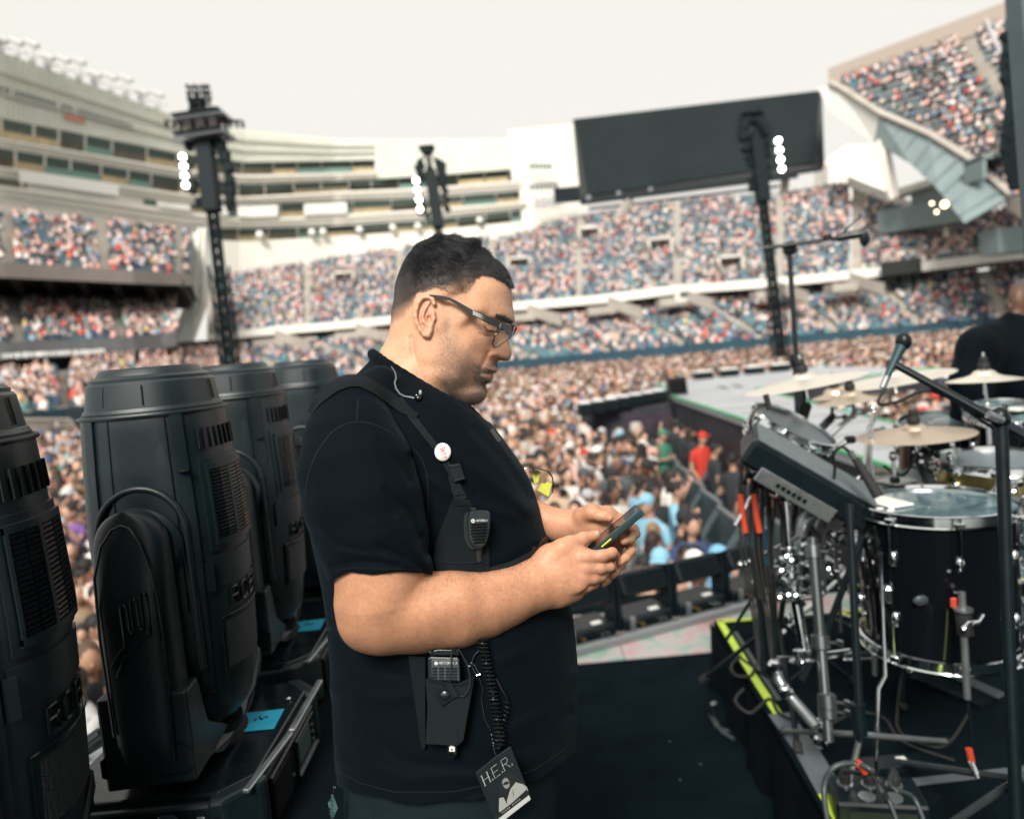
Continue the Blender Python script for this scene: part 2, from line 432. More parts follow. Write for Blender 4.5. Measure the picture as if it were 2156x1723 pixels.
lower, gl = stand('lower_stand', 'lower ring of blue-green seats packed with spectators behind the blue field wall', bl, bh, pxs, 15, 'seated_crowd', .70, 2.25, under=False, fmat=M_band)
uh = [(430, 592, 121), (480, 583, 122), (846, 524, 124), (1110, 494, 124), (1155, 474, 121), (1300, 447, 117), (1448, 424, 112), (1620, 416, 112), (1792, 390, 110)]
ul = [(p, y-8, d) for p, y, d in FASC]
px2 = np.arange(436, 1793, 36.5)
upper, gu = stand('upper_stand', 'large middle stand full of spectators below the dark scoreboard', ul, uh, px2, 27, 'seated_crowd', .68, .7, aisle=13)
# right end of the same ring, sloping down behind a diagonal parapet
uh2 = [(1792, 390, 110), (1900, 434, 104), (2021, 482, 97), (2100, 500, 92), (2330, 500, 88)]
upr, gur = stand('upper_stand', 'right-hand wedge of the middle stand below the diagonal grey parapet', ul, uh2, np.arange(1794, 2331, 30), 20, 'seated_crowd', .6, .7, aisle=13)
# diagonal parapet
q = [(1785, 386, 109), (1900, 432, 103), (1960, 458, 100), (2012, 488, 97), (2000, 508, 96)]
mb = MB(); a = np.array([P(*t) for t in q]); up = np.array([0, 0, 1.1]); mb.slab(np.array([a-up*.4, a+up]), np.array([.5, .8, 0]))
tag(mb.build('parapet_wall', M_conc2), 'pale diagonal parapet wall running down the right end of the middle stand', 'wall')

# shadowed gap with stairways under the fascia
t = thing('stair_ramp', 'x', 'stairway'); 
def ramp(px, mirror=1):
    pass
bpy.data.objects.remove(t)
stair_px = [(590, 'beside the light mast'), (760, 'behind the man’s neck'), (1120, 'just right of the man’s glasses'), (1290, 'under the middle stand left of its centre'), (1440, 'beside the small white camera booth'), (1640, 'behind the third light mast'), (1800, 'right of the overhead microphone pole')]
stair_px[1] = (760, 'just left of the man’s neck')
for px, where in stair_px:
    y, d = interp(FASC, px)
    a = P(px-10, y+6, d-2); b = P(px+62, y+30, d-7)
    t = thing('stairway', 'pale stairway down from the fascia '+where, 'stairway', group='stairways under the middle stand')
    mb = MB(); w = np.array([0, 1.6, 0])
    n = 9; c = [a+(b-a)*i/n for i in range(n+1)]
    for i in range(n):
        p0, p1 = c[i], c[i+1]; mb.box(((p0+p1)/2+w/2)-np.array([0, 0, .25]), (abs(p1-p0)[0]+.05, 1.8, .5))
    mb.build('steps', M_conc, t)
    MB().slab(np.array([[a+[0, -.15, -.6], b+[0, -.15, -.6]], [a+[0, -.15, .9], b+[0, -.15, .9]]]), np.array([0, .12, 0])).build('balustrade', M_conc, t)
    MB().box(P(px-14, y+14, d-2)+np.array([0, 0, -.4]), (5, 2.5, 1.0)).build('landing', M_conc, t)

# small white booth on the fascia
t = thing('camera_booth', 'small white framed booth hanging on the fascia of the middle stand', 'booth')
c = P(1440, 621, 91); MB().box(c, (2.3, 1.0, 1.5)).build('booth_shell', M_conc2, t); MB().box(c+[0, -.53, .05], (1.3, .06, .75)).build('booth_window', M_glassd, t)

# vomitory mouths with pale surrounds in the middle stand
voms = [(738, 590), (1090, 560), (1247, 500), (1400, 520), (1545, 556)]
vn = ['behind the hair of the man', 'right of the forehead of the man', 'high up left of the scoreboard strut', 'below the scoreboard strut', 'left of the third light mast']
for (px, py), w in zip(voms, vn):
    # find surface point
    best = None
    gg = gu.reshape(-1, 3); X, Y, D_ = proj(gg); k = np.argmin((X-px)**2+(Y-py)**2); c = gg[k].copy()
    t = thing('stand_entrance', 'pale entrance mouth among the seats '+w, 'entrance', group='entrances in the middle stand')
    mb = MB()
    mb.box(c+[0, -.6, 1.1], (3.4, 2.4, .3)); mb.box(c+[-1.6, -.6, 0], (.3, 2.4, 2.4)); mb.box(c+[1.6, -.6, 0], (.3, 2.4, 2.4)); mb.build('surround', M_conc2, t)
    MB().box(c+[0, .3, 0], (2.9, .3, 2.0)).build('opening', mat('sunlit_concourse', (.75, .73, .68), .8), t)
    for s in (-1, 1): MB().beam(c+[s*1.9, -.6, .9], c+[s*1.9, -4.5, -1.4], .15, .9).build('side_wall', M_conc, t)

# ---- left stand: balcony block and block beneath it
lx = np.arange(-260, 401, 30)
lo = [(-260, 550, 54), (0, 562, 62), (285, 578, 73), (400, 584, 80)]
hi = [(-260, 432, 72), (0, 446, 79), (240, 466, 90), (405, 490, 99)]
M_fasc = mat('brown_grey_fascia', (.26, .23, .21), .7, var=.1, vscale=.4)
lst, glf = stand('balcony_stand', 'sunlit balcony stand of spectators over the dark overhang at the left edge', lo, hi, lx, 13, 'seated_crowd', .68, .9, fmat=M_fasc, blot=4)
lo = [(-260, 734, 50), (0, 732, 57), (274, 719, 67), (343, 712, 71), (370, 706, 72)]
hi = [(-260, 610, 66), (0, 618, 74), (200, 622, 82), (370, 628, 88)]
M_ribbon = mat('grey_ribbon_board', (.17, .18, .19), .5, var=.15, vscale=.8)
lst2, glf2 = stand('terrace_stand', 'shaded stand of spectators beneath the balcony, grey ribbon board along its front', lo, hi, np.arange(-260, 371, 30), 15, 'seated_crowd', .75, 1.0, fmat=M_ribbon, blot=4)
# beams under the balcony
for i, px in enumerate(np.arange(-40, 400, 70)):
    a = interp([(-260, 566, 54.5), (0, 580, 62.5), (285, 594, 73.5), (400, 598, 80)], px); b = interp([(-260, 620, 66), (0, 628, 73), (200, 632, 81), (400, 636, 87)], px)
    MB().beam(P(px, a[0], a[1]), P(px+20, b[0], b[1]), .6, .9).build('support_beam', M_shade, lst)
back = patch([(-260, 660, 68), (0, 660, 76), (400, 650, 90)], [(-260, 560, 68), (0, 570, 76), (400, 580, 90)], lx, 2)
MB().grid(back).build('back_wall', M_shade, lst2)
# sponsor words on the ribbon board: pale unreadable word-marks with the length of the originals
for px, w in ((38, 100), (112, 60), (188, 60)):
    y, d = interp([(0, 741, 56.4), (274, 728, 66.4)], px)
    c = P(px, y+8, d); s = d/FPX
    mb = MB(); x = -w/2
    while x < w/2:
        ww = random.uniform(5, 9); mb.box(c+np.array([(x+ww/2)*s*.8, (x+ww/2)*s*.55, 0]), (ww*s*.7, .1, random.uniform(7, 11)*s)); x += ww+1.5
    mb.build('word_mark', mat('white_print', (.8, .8, .78), .6), lst2)['kind'] = 'stuff'
# near-black sheet painting the shadow in the gap below the ribbon
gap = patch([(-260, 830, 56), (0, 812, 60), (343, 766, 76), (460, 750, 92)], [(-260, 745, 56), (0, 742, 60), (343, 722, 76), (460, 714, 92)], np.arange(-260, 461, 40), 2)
MB().grid(gap).build('gap_shade_sheet', M_shade, lst2)
# glazed wedge at the end of the left stand
t = thing('glass_screen', 'tall pale glazed wedge closing the end of the balcony stand beside the light mast', 'glass wall')
M_pale = mat('pale_glass', (.62, .66, .62), .25, rvar=.1, vscale=.3)
poly = [P(x, y, 97) for x, y in ((408, 492), (432, 478), (438, 560), (430, 640), (392, 742), (352, 742), (392, 640), (404, 600), (372, 590), (385, 545))]
MB().prism(poly, (.3, .5, 0)).build('glass_panel', M_pale, t)
for (a, b) in (((430, 480), (428, 640)), ((392, 640), (352, 742)), ((428, 640), (392, 742)), ((385, 590), (430, 600)), ((410, 700), (420, 480))):
    MB().beam(P(*a, 96.8), P(*b, 96.8), .35, .35, up=(0, 1, 0)).build('glazing_bar', M_conc2, t)
MB().box(P(345, 640, 95), (3.8, .4, .6)).build('transom', M_conc2, t)

# beige wall and steps at the foot of the left stand
t = thing('field_wall', 'sunlit beige field wall at the foot of the left stand, between the two nearest lamps', 'wall')
a = P(30, 884, 37); b = P(142, 884, 40.5); n = np.array([0, 0, -2.2])
MB().slab(np.array([[a, b], [a+n, b+n]]), np.array([.1, .4, 0])).build('wall_face', mat('sunlit_beige', (.62, .55, .47), .8, var=.1, vscale=1), t)
MB().beam(a+[0, -.1, .06], b+[0, -.1, .06], .5, .12).build('coping', M_conc2, t)

# ---- suite building
M_ledge = mat('warm_grey_ledge', (.46, .44, .38), .8)
suite = thing('suite_building', 'long curved pale stadium building with stacked bands of suites on the left skyline', 'building')
SD = [(-300, 80), (0, 97), (171, 111), (377, 128), (514, 138), (709, 148), (1000, 156), (1250, 162)]
def sl(*p): return list(p)
top = [(-300, 0), (0, 108), (171, 171), (377, 247), (514, 274), (709, 293), (900, 294), (1205, 291)]
wA1 = [(-300, 175), (0, 247), (377, 322), (514, 341), (709, 338), (1205, 325)]
wA2 = [(-300, 228), (0, 290), (377, 355), (514, 368), (709, 364), (1205, 345)]
wB1 = [(-300, 252), (0, 310), (377, 374), (514, 388), (709, 381), (900, 370), (1205, 346)]
wB2 = [(-300, 300), (0, 350), (377, 406), (514, 414), (709, 403), (900, 395), (1205, 371)]
wC1 = [(-300, 330), (0, 372), (377, 428), (514, 429), (709, 422), (900, 416), (1205, 392)]
wC2 = [(-300, 350), (0, 390), (377, 442), (514, 461), (709, 452), (900, 440), (1205, 416)]
wD1 = [(-300, 400), (0, 420), (377, 478), (514, 480), (709, 475), (900, 462), (1205, 429)]
wD2 = [(-300, 420), (0, 440), (377, 500), (514, 508), (709, 497), (900, 485), (1205, 455)]
bas = [(-300, 480), (0, 520), (377, 600), (514, 620), (709, 610), (900, 590), (1205, 540)]
wT1 = [(-300, 85), (0, 180), (377, 290)]; wT2 = [(-300, 112), (0, 200), (377, 300)]
def line3(t, off=0): return [(p, y, np.interp(p, [s[0] for s in SD], [s[1] for s in SD])+off) for p, y in t]
def band(lo, hi, x0, x1, name, m, off=0, th=.5, step=30):
    xs = np.arange(x0, x1+1e-6, (x1-x0)/max(1, round((x1-x0)/step)))
    ys = interp(line3(lo, off), xs), interp(line3(hi, off), xs)
    g = np.array([P(xs, ys[0][:, 0], ys[0][:, 1]), P(xs, ys[1][:, 0], ys[1][:, 1])])
    return MB().slab(g, np.array([-.1, th, 0])).build(name, m, suite)
def between(a, b, t):
    xs = sorted(set([p for p, _ in a]+[p for p, _ in b])); A = dict(a); B = dict(b)
    return [(x, np.interp(x, [p for p, _ in a], [y for _, y in a])*(1-t)+np.interp(x, [p for p, _ in b], [y for _, y in b])*t) for x in xs]
def openings(t1, t2, x0, x1, bay, seed, folk=.7, lit=False):
    """a recessed band of suites: floor slab, glass bays, rail and seats"""
    r = np.random.default_rng(seed)
    band(t2, t1, x0, x1, 'recess_wall', M_recess, off=5, th=.3)
    x = x0
    while x < x1-5:
        w = min(bay*r.uniform(.8, 1.2), x1-x)
        mid = between(t1, t2, .52)
        band(mid, between(t1, t2, .06), x+.4, x+w-1.6, 'window_pane', M_glassd, off=3.2, th=.15, step=60)
        band(t2, t1, x+w-1.6, x+w-.2, 'pier', M_conc2, off=2.6, th=.6, step=10)
        if r.random() < folk:
            band(between(t1, t2, .95), between(t1, t2, .62), x+1, x+w-2.5, 'balcony_seats', mat('tan_seats', (.50, .40, .24), .8, var=.3, vscale=.9) if r.random() < .8 else mat('green_seats', (.16, .30, .26), .7), off=1.2, th=.8, step=60)
        x += w
band(wA1, top, -300, 790, 'upper_cladding', M_green)
band(wB1, top, 790, 1190, 'upper_cladding', M_green)
band(wB1, wA2, -300, 792, 'floor_band', M_conc2, off=-.4)
openings(wA1, wA2, -300, 790, 62, 1)
openings(wB1, wB2, -300, 1105, 58, 2)
band(wC1, wB2, -300, 1120, 'floor_band', M_conc2, off=-.4)
openings(wC1, wC2, -300, 60, 60, 3, .3); openings(wC1, wC2, 300, 1108, 70, 4, .9)
band(wC2, wC1, 60, 300, 'floor_band', M_conc2)
for a_l, b_l, x1_ in ((wA2, wB1, 792), (wB2, wC1, 1110), (wC2, wD1, 1110)):
    for f0_ in (.22, .62): band(between(a_l, b_l, f0_+.13), between(a_l, b_l, f0_), -300, x1_, 'ledge', M_ledge, off=-.75, th=.5, step=40)
for f0_ in (.30, .62): band(between(top, wA1, f0_+.035), between(top, wA1, f0_), -300, 788, 'ledge', M_ledge, off=-.6, th=.4, step=40)
band(wD1, wC2, -300, 1120, 'floor_band', M_conc2, off=-.4)
openings(wD1, wD2, 430, 1112, 64, 5, .4)
band(wD2, wD1, -300, 430, 'floor_band', M_conc2)
band(bas, wD2, -300, 1160, 'base_wall', mat('lower_cream_wall', (.80, .77, .70), .8), off=-.2)
band(wA2, wA1, 790, 800, 'pier', M_conc2)
band(wT2, wT1, -300, 22, 'window_pane', M_glassd, off=-.3, th=.2); band(wT2, wT1, 34, 120, 'window_pane', M_glassd, off=-.3, th=.2); band(wT2, wT1, 128, 155, 'window_pane', M_glassd, off=-.3, th=.2); band(wT2, wT1, 165, 278, 'window_pane', M_glassd, off=-.3, th=.2)
band(between(wT1, wA1, .55), between(wT1, wA1, .35), 138, 180, 'red_banner', mat('faded_red_banner', (.55, .22, .16), .7), off=-.5, th=.1)
for k, (x0, x1) in enumerate(((500, 585), (640, 730), (330, 400), (455, 480), (40, 250))):
    band(between(wC1, wC2, .9 if k < 4 else .2), between(wC1, wC2, .15 if k < 4 else -1.2), x0, x1, 'light_panel', mat('bright_white_panel', (.86, .85, .80), .6), off=-1, th=.3)
# ribs on the upper cladding
mb = MB()
for x in np.arange(-290, 1188, 11):
    a = interp(line3(top, -.25), x); b = interp(line3(wA1 if x < 790 else wB1, -.25), x)
    mb.beam(P(x, a[0]+1, a[1]), P(x, b[0]-3, b[1]), .18, .18, up=(0, 1, 0))
mb.build('cladding_rib', M_green, suite)['kind'] = 'stuff'
# small round lamps on the lower floor
for x in (657, 680, 757, 762+65, 547, 1010, 880): 
    y, d = interp(line3(between(wD1, wD2, .55), -1.5), x)
    MB().ball(P(x, y, d), .75, 10, 6).build('globe_lamp', mat('white_globe', (.85, .85, .8), .4), suite)
# end block between suites and scoreboard
endb = thing('end_block', 'white end block with rows of small windows left of the scoreboard', 'building')
MB().box(P(1165, 430, 158)+[0, 4, 0], (14.5, 8, 26), None).build('wall', M_conc2, endb)
MB().box(P(1150, 318, 156)+[0, 5, 0], (16, 8, 11)).build('cladding', M_green, endb)
for i in range(6): MB().box(P(1118+i*8, 350, 153.8), (.55, .3, 1.1)).build('window', M_glassd, endb)
for i in range(7): MB().box(P(1118+i*9, 394-i*.7, 153.8), (.6, .3, 1.3)).build('window', M_glassd, endb)
MB().box(P(1206, 409, 152), (8, .3, 3.2)).build('sign_board', M_screen, endb)
mb = MB()
for i in range(7): mb.box(P(1128+i*6, 425-i*.5, 153.6), (.4, .2, 1.6 if i % 3 else 2.4))
mb.build('word_mark', mat('grey_print', (.35, .36, .38), .6), endb)['kind'] = 'stuff'

# roof-top steelwork on the left skyline
t = thing('roof_truss_row', 'thin pale rooftop floodlight frames along the left skyline', 'floodlights')
M_faint = mat('sunbleached_steel', (.50, .49, .50), .6)
for i, x in enumerate(np.arange(-200, 345, 33)):
    y, d = interp(line3(top), x)
    h = 26+8*(i % 3); mb = MB()
    a = P(x, y+2, d); b = P(x-3, y-h, d); s = d/FPX
    mb.bar(a, b, .22, 6); mb.bar(a+[s*8, 0, 0], b+[s*6, 0, 0], .22, 6); mb.bar(a, b+[s*6, 0, 0], .15, 6); mb.bar(P(x-10, y-h-2, d), P(x+16, y-h+8, d), .4, 6)
    mb.bar(P(x-6, y-h*.5, d), P(x+24, y-h*.4+6, d), .18, 6)
    mb.build('light_frame', M_faint, t)

# ---- scoreboard
sb = thing('scoreboard', 'huge blank dark scoreboard screen above the middle stand', 'screen')
cr = [P(1206, 251, 118), P(1731, 190, 108), P(1736, 350, 108), P(1222, 424, 118)]
ext = nrm(np.cross(cr[1]-cr[0], cr[3]-cr[0])); ext = ext if ext[1] > 0 else -ext
fr = np.array(cr); MB().prism(fr, ext*2.5).build('screen_housing', M_blkmet, sb)
c0 = fr.mean(0); inn = c0+(fr-c0)*.985; inn[2:] = c0+(fr[2:]-c0)*.93+[0, 0, .3]
MB().prism(inn-ext*.25, ext*.2).build('screen_face', M_screen, sb)
MB().beam(P(1222, 424, 117), P(1680, 366, 109), .5, 1.2).build('catwalk', M_blkmet, sb)
for x, y in ((1240, 417), (1303, 408), (1370, 400), (1560, 376), (1620, 368)): MB().ball(P(x, y, 114), .5, 8, 5).build('flood_lamp', M_greymet, sb)
MB().beam(P(1296, 472, 114), P(1330, 408, 116), 1.0, 1.0).build('strut', M_conc, sb)
MB().beam(P(1240, 440, 119), P(1640, 392, 112), .5, .35).build('cross_member', M_blkmet, sb)
MB().beam(P(1650, 410, 112), P(1655, 360, 110), 1.0, 1.0).build('strut', M_conc, sb)
# rail on top of the middle stand
mb = MB(); pts = [P(x, *(interp(uh, x)+np.array([-6, .8]))) for x in range(1110, 1790, 20)]
mb.tube(pts, .12, 6)
for p in pts: mb.bar(p, p-[0, 0, 1.0], .08, 5)
tag(mb.build('handrail', M_greymet), 'thin rail along the top edge of the middle stand under the scoreboard', 'railing')

# ---- right upper deck
deck = thing('upper_deck', 'steep upper deck of blue-green seats rising to the top right corner', 'grandstand')
le = np.array([(1745, 182, 100), (1772, 196, 98), (1851, 247, 92), (1955, 292, 85), (2040, 345, 79), (2125, 419, 72)])
re = np.array([(2420, -60, 74), (2430, 0, 71), (2440, 80, 66), (2450, 180, 60), (2455, 260, 56), (2460, 400, 50)])
L = P(le[:, 0], le[:, 1], le[:, 2])[::-1]; Rr = P(re[:, 0], re[:, 1], re[:, 2])[::-1]
tt = np.linspace(0, 1, 27); ti = np.linspace(0, 1, len(L))
Lq = np.stack([np.interp(tt, ti, L[:, k]) for k in range(3)], -1); Rq = np.stack([np.interp(tt, ti, Rr[:, k]) for k in range(3)], -1)
u = np.linspace(0, 1, 16)[None, :, None]; gd = Lq[:, None]*(1-u)+Rq[:, None]*u
MB().grid(stepped(gd)).build('terrace', M_conc, deck); seats_mesh(gd, deck, aisle=11); p_, f_ = seat_rows(gd, fill=.6, aisle=11, blot=5)
figures('seated_crowd', p_, f_, True, deck)
topl = gd[-1]; MB().slab(np.array([topl-[0, 0, .5], topl+[0, 0, 2.4]]), np.array([.3, .5, 0])).build('rear_parapet', mat('warm_concrete', (.42, .36, .31), .8), deck)
lo2 = np.array([(1722, 186, 100), (1748, 234, 98), (1840, 299, 92), (1916, 344, 85), (1975, 400, 79), (2030, 470, 73)])
A = P(le[:, 0], le[:, 1]-3, le[:, 2]-.5); B = P(lo2[:, 0], lo2[:, 1], le[:, 2]-.5+1)
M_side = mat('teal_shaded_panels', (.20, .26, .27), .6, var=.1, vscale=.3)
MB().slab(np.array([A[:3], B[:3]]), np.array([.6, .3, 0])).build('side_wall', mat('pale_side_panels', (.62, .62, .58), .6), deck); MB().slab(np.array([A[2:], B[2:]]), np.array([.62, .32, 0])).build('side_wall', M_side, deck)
MB().tube(A+[0, -.4, .2], .45, 4).build('edge_beam', M_conc, deck)
mb = MB()
for t_ in np.linspace(.42, .96, 9):
    a = np.array([np.interp(t_, np.linspace(0, 1, 6), A[:, k]) for k in range(3)]); b = np.array([np.interp(t_, np.linspace(0, 1, 6), B[:, k]) for k in range(3)])
    mb.beam(a-[.15, .3, 0], b-[.15, .3, 0], .2, .2, up=(0, 1, 0))
mb.build('panel_rib', M_side, deck)['kind'] = 'stuff'
# entrances in the deck
for (x, y, w) in ((2072, 352, 'beside the diagonal side wall of the upper deck'), (2140, 300, 'right of the upper deck’s lower aisle')):
    gg = gd.reshape(-1, 3); X, Y, D_ = proj(gg); k = np.argmin((X-x)**2+(Y-y)**2); c = gg[k]
    t = thing('stand_entrance', 'dark arched entrance mouth '+w, 'entrance')
    MB().box(c+[0, -1, .9], (4.2, 3.2, .5)).build('canopy', M_side, t); MB().box(c+[0, .2, -.2], (3.4, .4, 2.2)).build('opening', M_dark, t)
    for s in (-1, 1): MB().box(c+[s*1.9, -1, -.2], (.4, 3, 2.2)).build('side_wall', M_side, t)
# concourse block, columns and booths seen beneath the deck
cc = thing('concourse', 'pale open concourse with lit kiosks under the upper deck', 'building')
MB().beam(P(1880, 412, 96), P(2010, 372, 88), 3, .8).build('floor_slab', M_conc2, cc)
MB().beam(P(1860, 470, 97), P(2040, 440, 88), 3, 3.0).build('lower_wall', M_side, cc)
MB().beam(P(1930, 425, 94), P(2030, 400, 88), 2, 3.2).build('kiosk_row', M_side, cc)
MB().prism([P(1745, 345, 125), P(1785, 305, 125), P(1870, 300, 122), P(1880, 420, 122), P(1745, 420, 125)], (0, 6, 0)).build('white_annex', M_conc2, cc)
for a, b in (((1848, 296), (1878, 420)), ((1868, 310), (1888, 415)), ((1990, 440), (1992, 500)), ((2090, 470), (2095, 545))):
    MB().bar(P(*a, 91), P(*b, 91), .35, 8).build('column', M_conc2, cc)
M_lamp = mat('warm_lamp', (.9, .8, .6), .5, emit=(1, .78, .45), estr=5)
for x, y, r in ((1989, 430, .42), (1962, 428, .2), (2026, 432, .3), (2030, 446, .2), (1972, 446, .2), (2056, 451, .15), (2160, 505, .14), (2155, 463, .14)):
    MB().ball(P(x, y, 84), r, 8, 5).build('kiosk_lamp', M_lamp, cc)
MB().beam(P(2125, 419, 72), P(2175, 452, 68), .5, 1.6).build('link_wall', M_conc, cc)
MB().box(P(2150, 505, 76), (7, 3, 2.6)).build('shaded_bay', M_side, cc)
# near-black strip painting the shaded soffit on the right fascia
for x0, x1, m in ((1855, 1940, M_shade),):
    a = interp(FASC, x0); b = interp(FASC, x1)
    tag(MB().beam(P(x0, a[0]-10, a[1]-1), P(x1, b[0]-10, b[1]-1), .5, 1.7).build('soffit_shade_strip', m), 'dark blank board on the fascia right of the overhead microphone', 'board')

# low corner stand glimpsed under the upper deck at the right
lo_ = [(1990, 540, 90), (2120, 520, 84), (2330, 480, 76)]; hi_ = [(1990, 478, 99), (2060, 455, 96), (2180, 430, 88), (2330, 400, 80)]
stand('corner_stand', 'shaded corner stand of spectators below the upper deck at the right', lo_, hi_, np.arange(1990, 2331, 30), 9, 'seated_crowd', .7, .6)
# ================================================================ RUNWAY, MASTS, CROWD
M_runway = mat('pale_grey_runway_floor', (.38, .40, .43), .5, var=.1, vscale=.6, rvar=.1)
M_runside = mat('dark_runway_skirt', (.025, .026, .036), .7, var=.4, vscale=1.5)
M_grn = mat('green_edge_strip', (.10, .42, .20), .6)
run = thing('runway', 'pale grey catwalk with bright green edge strips running out into the crowd', 'stage')
rp = [(3.82, 4.4), (4.28, 18.75), (5.2, 25.15), (11.5, 26.2), (12.5, 20.6), (6.5, 18.9), (5.65, 10.6), (5.25, 4.4)]
MB().prism([(x, y, -.12) for x, y in rp], (0, 0, .12)).build('deck', M_runway, run)
MB().prism([(x+.06*(1 if x < 5.3 else -1), y, FIELD) for x, y in rp], (0, 0, 2.08)).build('skirt', M_runside, run)
def strip(pts, w, z, m, name, par):
    mb = MB()
    for a, b in zip(pts[:-1], pts[1:]): mb.beam((a[0], a[1], z), (b[0], b[1], z), w, .05)
    return mb.build(name, m, par)
strip(rp[:3], .045, .005, M_grn, 'edge_strip', run); strip(rp[4:], .03, .005, M_grn, 'edge_strip', run)
mb = MB()
for y in np.arange(5, 26, 1.2): mb.box((5.0, y, .003), (1.4 if y < 19 else 2.4, .012, .004))
mb.build('panel_seam', M_runside, run)['kind'] = 'stuff'
for dx in (0, .42): MB().beam((6.05+dx, 19.9, .004), (6.12+dx, 20.9, .004), .16, .004).build('floor_mark', M_blkmet, run)
# purple cloth and black cases at the left shoulder of the runway
MB().slab(np.array([[(2.9, 18.4, -.35), (4.1, 18.6, -.35)], [(2.9, 18.4, -.85), (4.1, 18.6, -.85)]]), np.array([0, .05, 0])).build('printed_banner', mat('purple_print', (.03, .02, .035), .7, var=.8, vscale=2.5), run)
t = thing('equipment_row', 'low row of black cases and bright lamp housings beside the left end of the catwalk', 'stage equipment')
for i in range(7):
    c = np.array([1.9+i*.4, 18.6+i*.35, 0.0]); MB().box(c+[0, 0, -.12], (.38, .6, .3), ch=.03).build('case', M_blkmet, t); MB().box(c+[0, .02, .06], (.3, .4, .05), ch=.02).build('lamp_lens', mat('bright_lens', (.8, .82, .85), .3), t)
MB().box((3.2, 20.2, -1.2), (2.4, 1.4, 1.8)).build('plinth', M_runside, t)
t = thing('floor_monitor', 'black wedge monitor standing at the left corner of the catwalk', 'speaker')
MB().prism([(4.25, 19.0, 0), (4.25, 19.5, 0), (4.25, 19.4, .42), (4.25, 19.15, .48)], (.5, .05, 0)).build('cabinet', M_blkmet, t)
MB().box((4.5, 19.02, .25), (.42, .04, .3)).build('grille', M_dark, t)
for i in range(4):
    t = thing('stage_wedge', f'{["first","second","third","fourth"][i]} low white-topped monitor from the left on the catwalk’s far edge', 'speaker', group='white-topped monitors on the far edge of the catwalk')
    c = np.array([6.8+i*.95, 25.0+i*.15, .0])
    MB().box(c+[0, 0, .12], (.62, .42, .24), ch=.02).build('cabinet', M_blkmet, t); MB().box(c+[0, 0, .27], (.6, .4, .05), ch=.02).build('lid', M_white, t)
# barrier line beside the runway
M_bar = mat('blue_grey_barrier', (.10, .14, .16), .5, .3, var=.3, vscale=3)
ORD = lambda n: {1: 'first', 2: 'second', 3: 'third', 4: 'fourth', 5: 'fifth', 6: 'sixth', 7: 'seventh', 8: 'eighth', 9: 'ninth', 10: 'tenth'}.get(n, f'{n}th')
def barrier():
    t = thing('crowd_barrier', 'x', 'barrier', group='steel crowd barriers left of the catwalk')
    mb = MB(); mb.box((0, 0, .06), (1.15, .9, .05)); mb.build('foot_plate', M_bar, t)
    mb = MB(); mb.box((0, -.38, .6), (1.1, .03, 1.1)); mb.build('front_panel', M_bar, t)
    for s in (-.5, .5): MB().beam((s, .35, .08), (s, -.36, 1.1), .04, .04).build('brace', M_bar, t)
    MB().bar((-.56, -.4, 1.16), (.56, -.4, 1.16), .035, 8).build('top_rail', M_greymet, t)
    MB().box((0, .1, .35), (1.0, .35, .05)).build('step', M_bar, t)
    return t
bt = barrier(); k = 0
for row, (x0, x1) in enumerate(((2.38, 3.25), (2.95, 3.75))):
    for j in range(9 if row == 0 else 8):
        y = 7.4+j*1.3+row*.5; x = x0+(x1-x0)*j/9
        b_ = bt if k == 0 else copy_tree(bt); b_.location = (x, y, FIELD); b_.rotation_euler = (0, 0, math.radians(90)); k += 1
        b_['label'] = f'blue-grey steel barrier {["outer","inner"][row]} line beside catwalk, {ORD(j+1)} from the stage'

def truss(mb, a, b, w, r=.04, seg=None, sides=4):
    a = np.asarray(a, float); b = np.asarray(b, float); d = nrm(b-a); L = np.linalg.norm(b-a)
    x = nrm(np.cross(d, [0, 1, .01])); y = np.cross(d, x); seg = seg or w
    cs = [x*w/2+y*w/2, -x*w/2+y*w/2, -x*w/2-y*w/2, x*w/2-y*w/2]
    for c in cs: mb.bar(a+c, b+c, r, 6)
    n = max(1, int(L/seg))
    for i in range(n):
        p = a+d*L*i/n; q = a+d*L*(i+1)/n
        for k in range(4):
            c0, c1 = cs[k], cs[(k+1) % 4]
            mb.bar(p+c0, q+c1, r*.6, 5); mb.bar(p+c0, p+c1, r*.6, 5)
    return mb
M_lit = mat('lit_blinder_lens', (.9, .9, .9), .5, emit=(1, .93, .82), estr=14)
M_mast = mat('dark_teal_mast', (.004, .011, .014), .6, 0, spec=.2, var=.3, vscale=1)
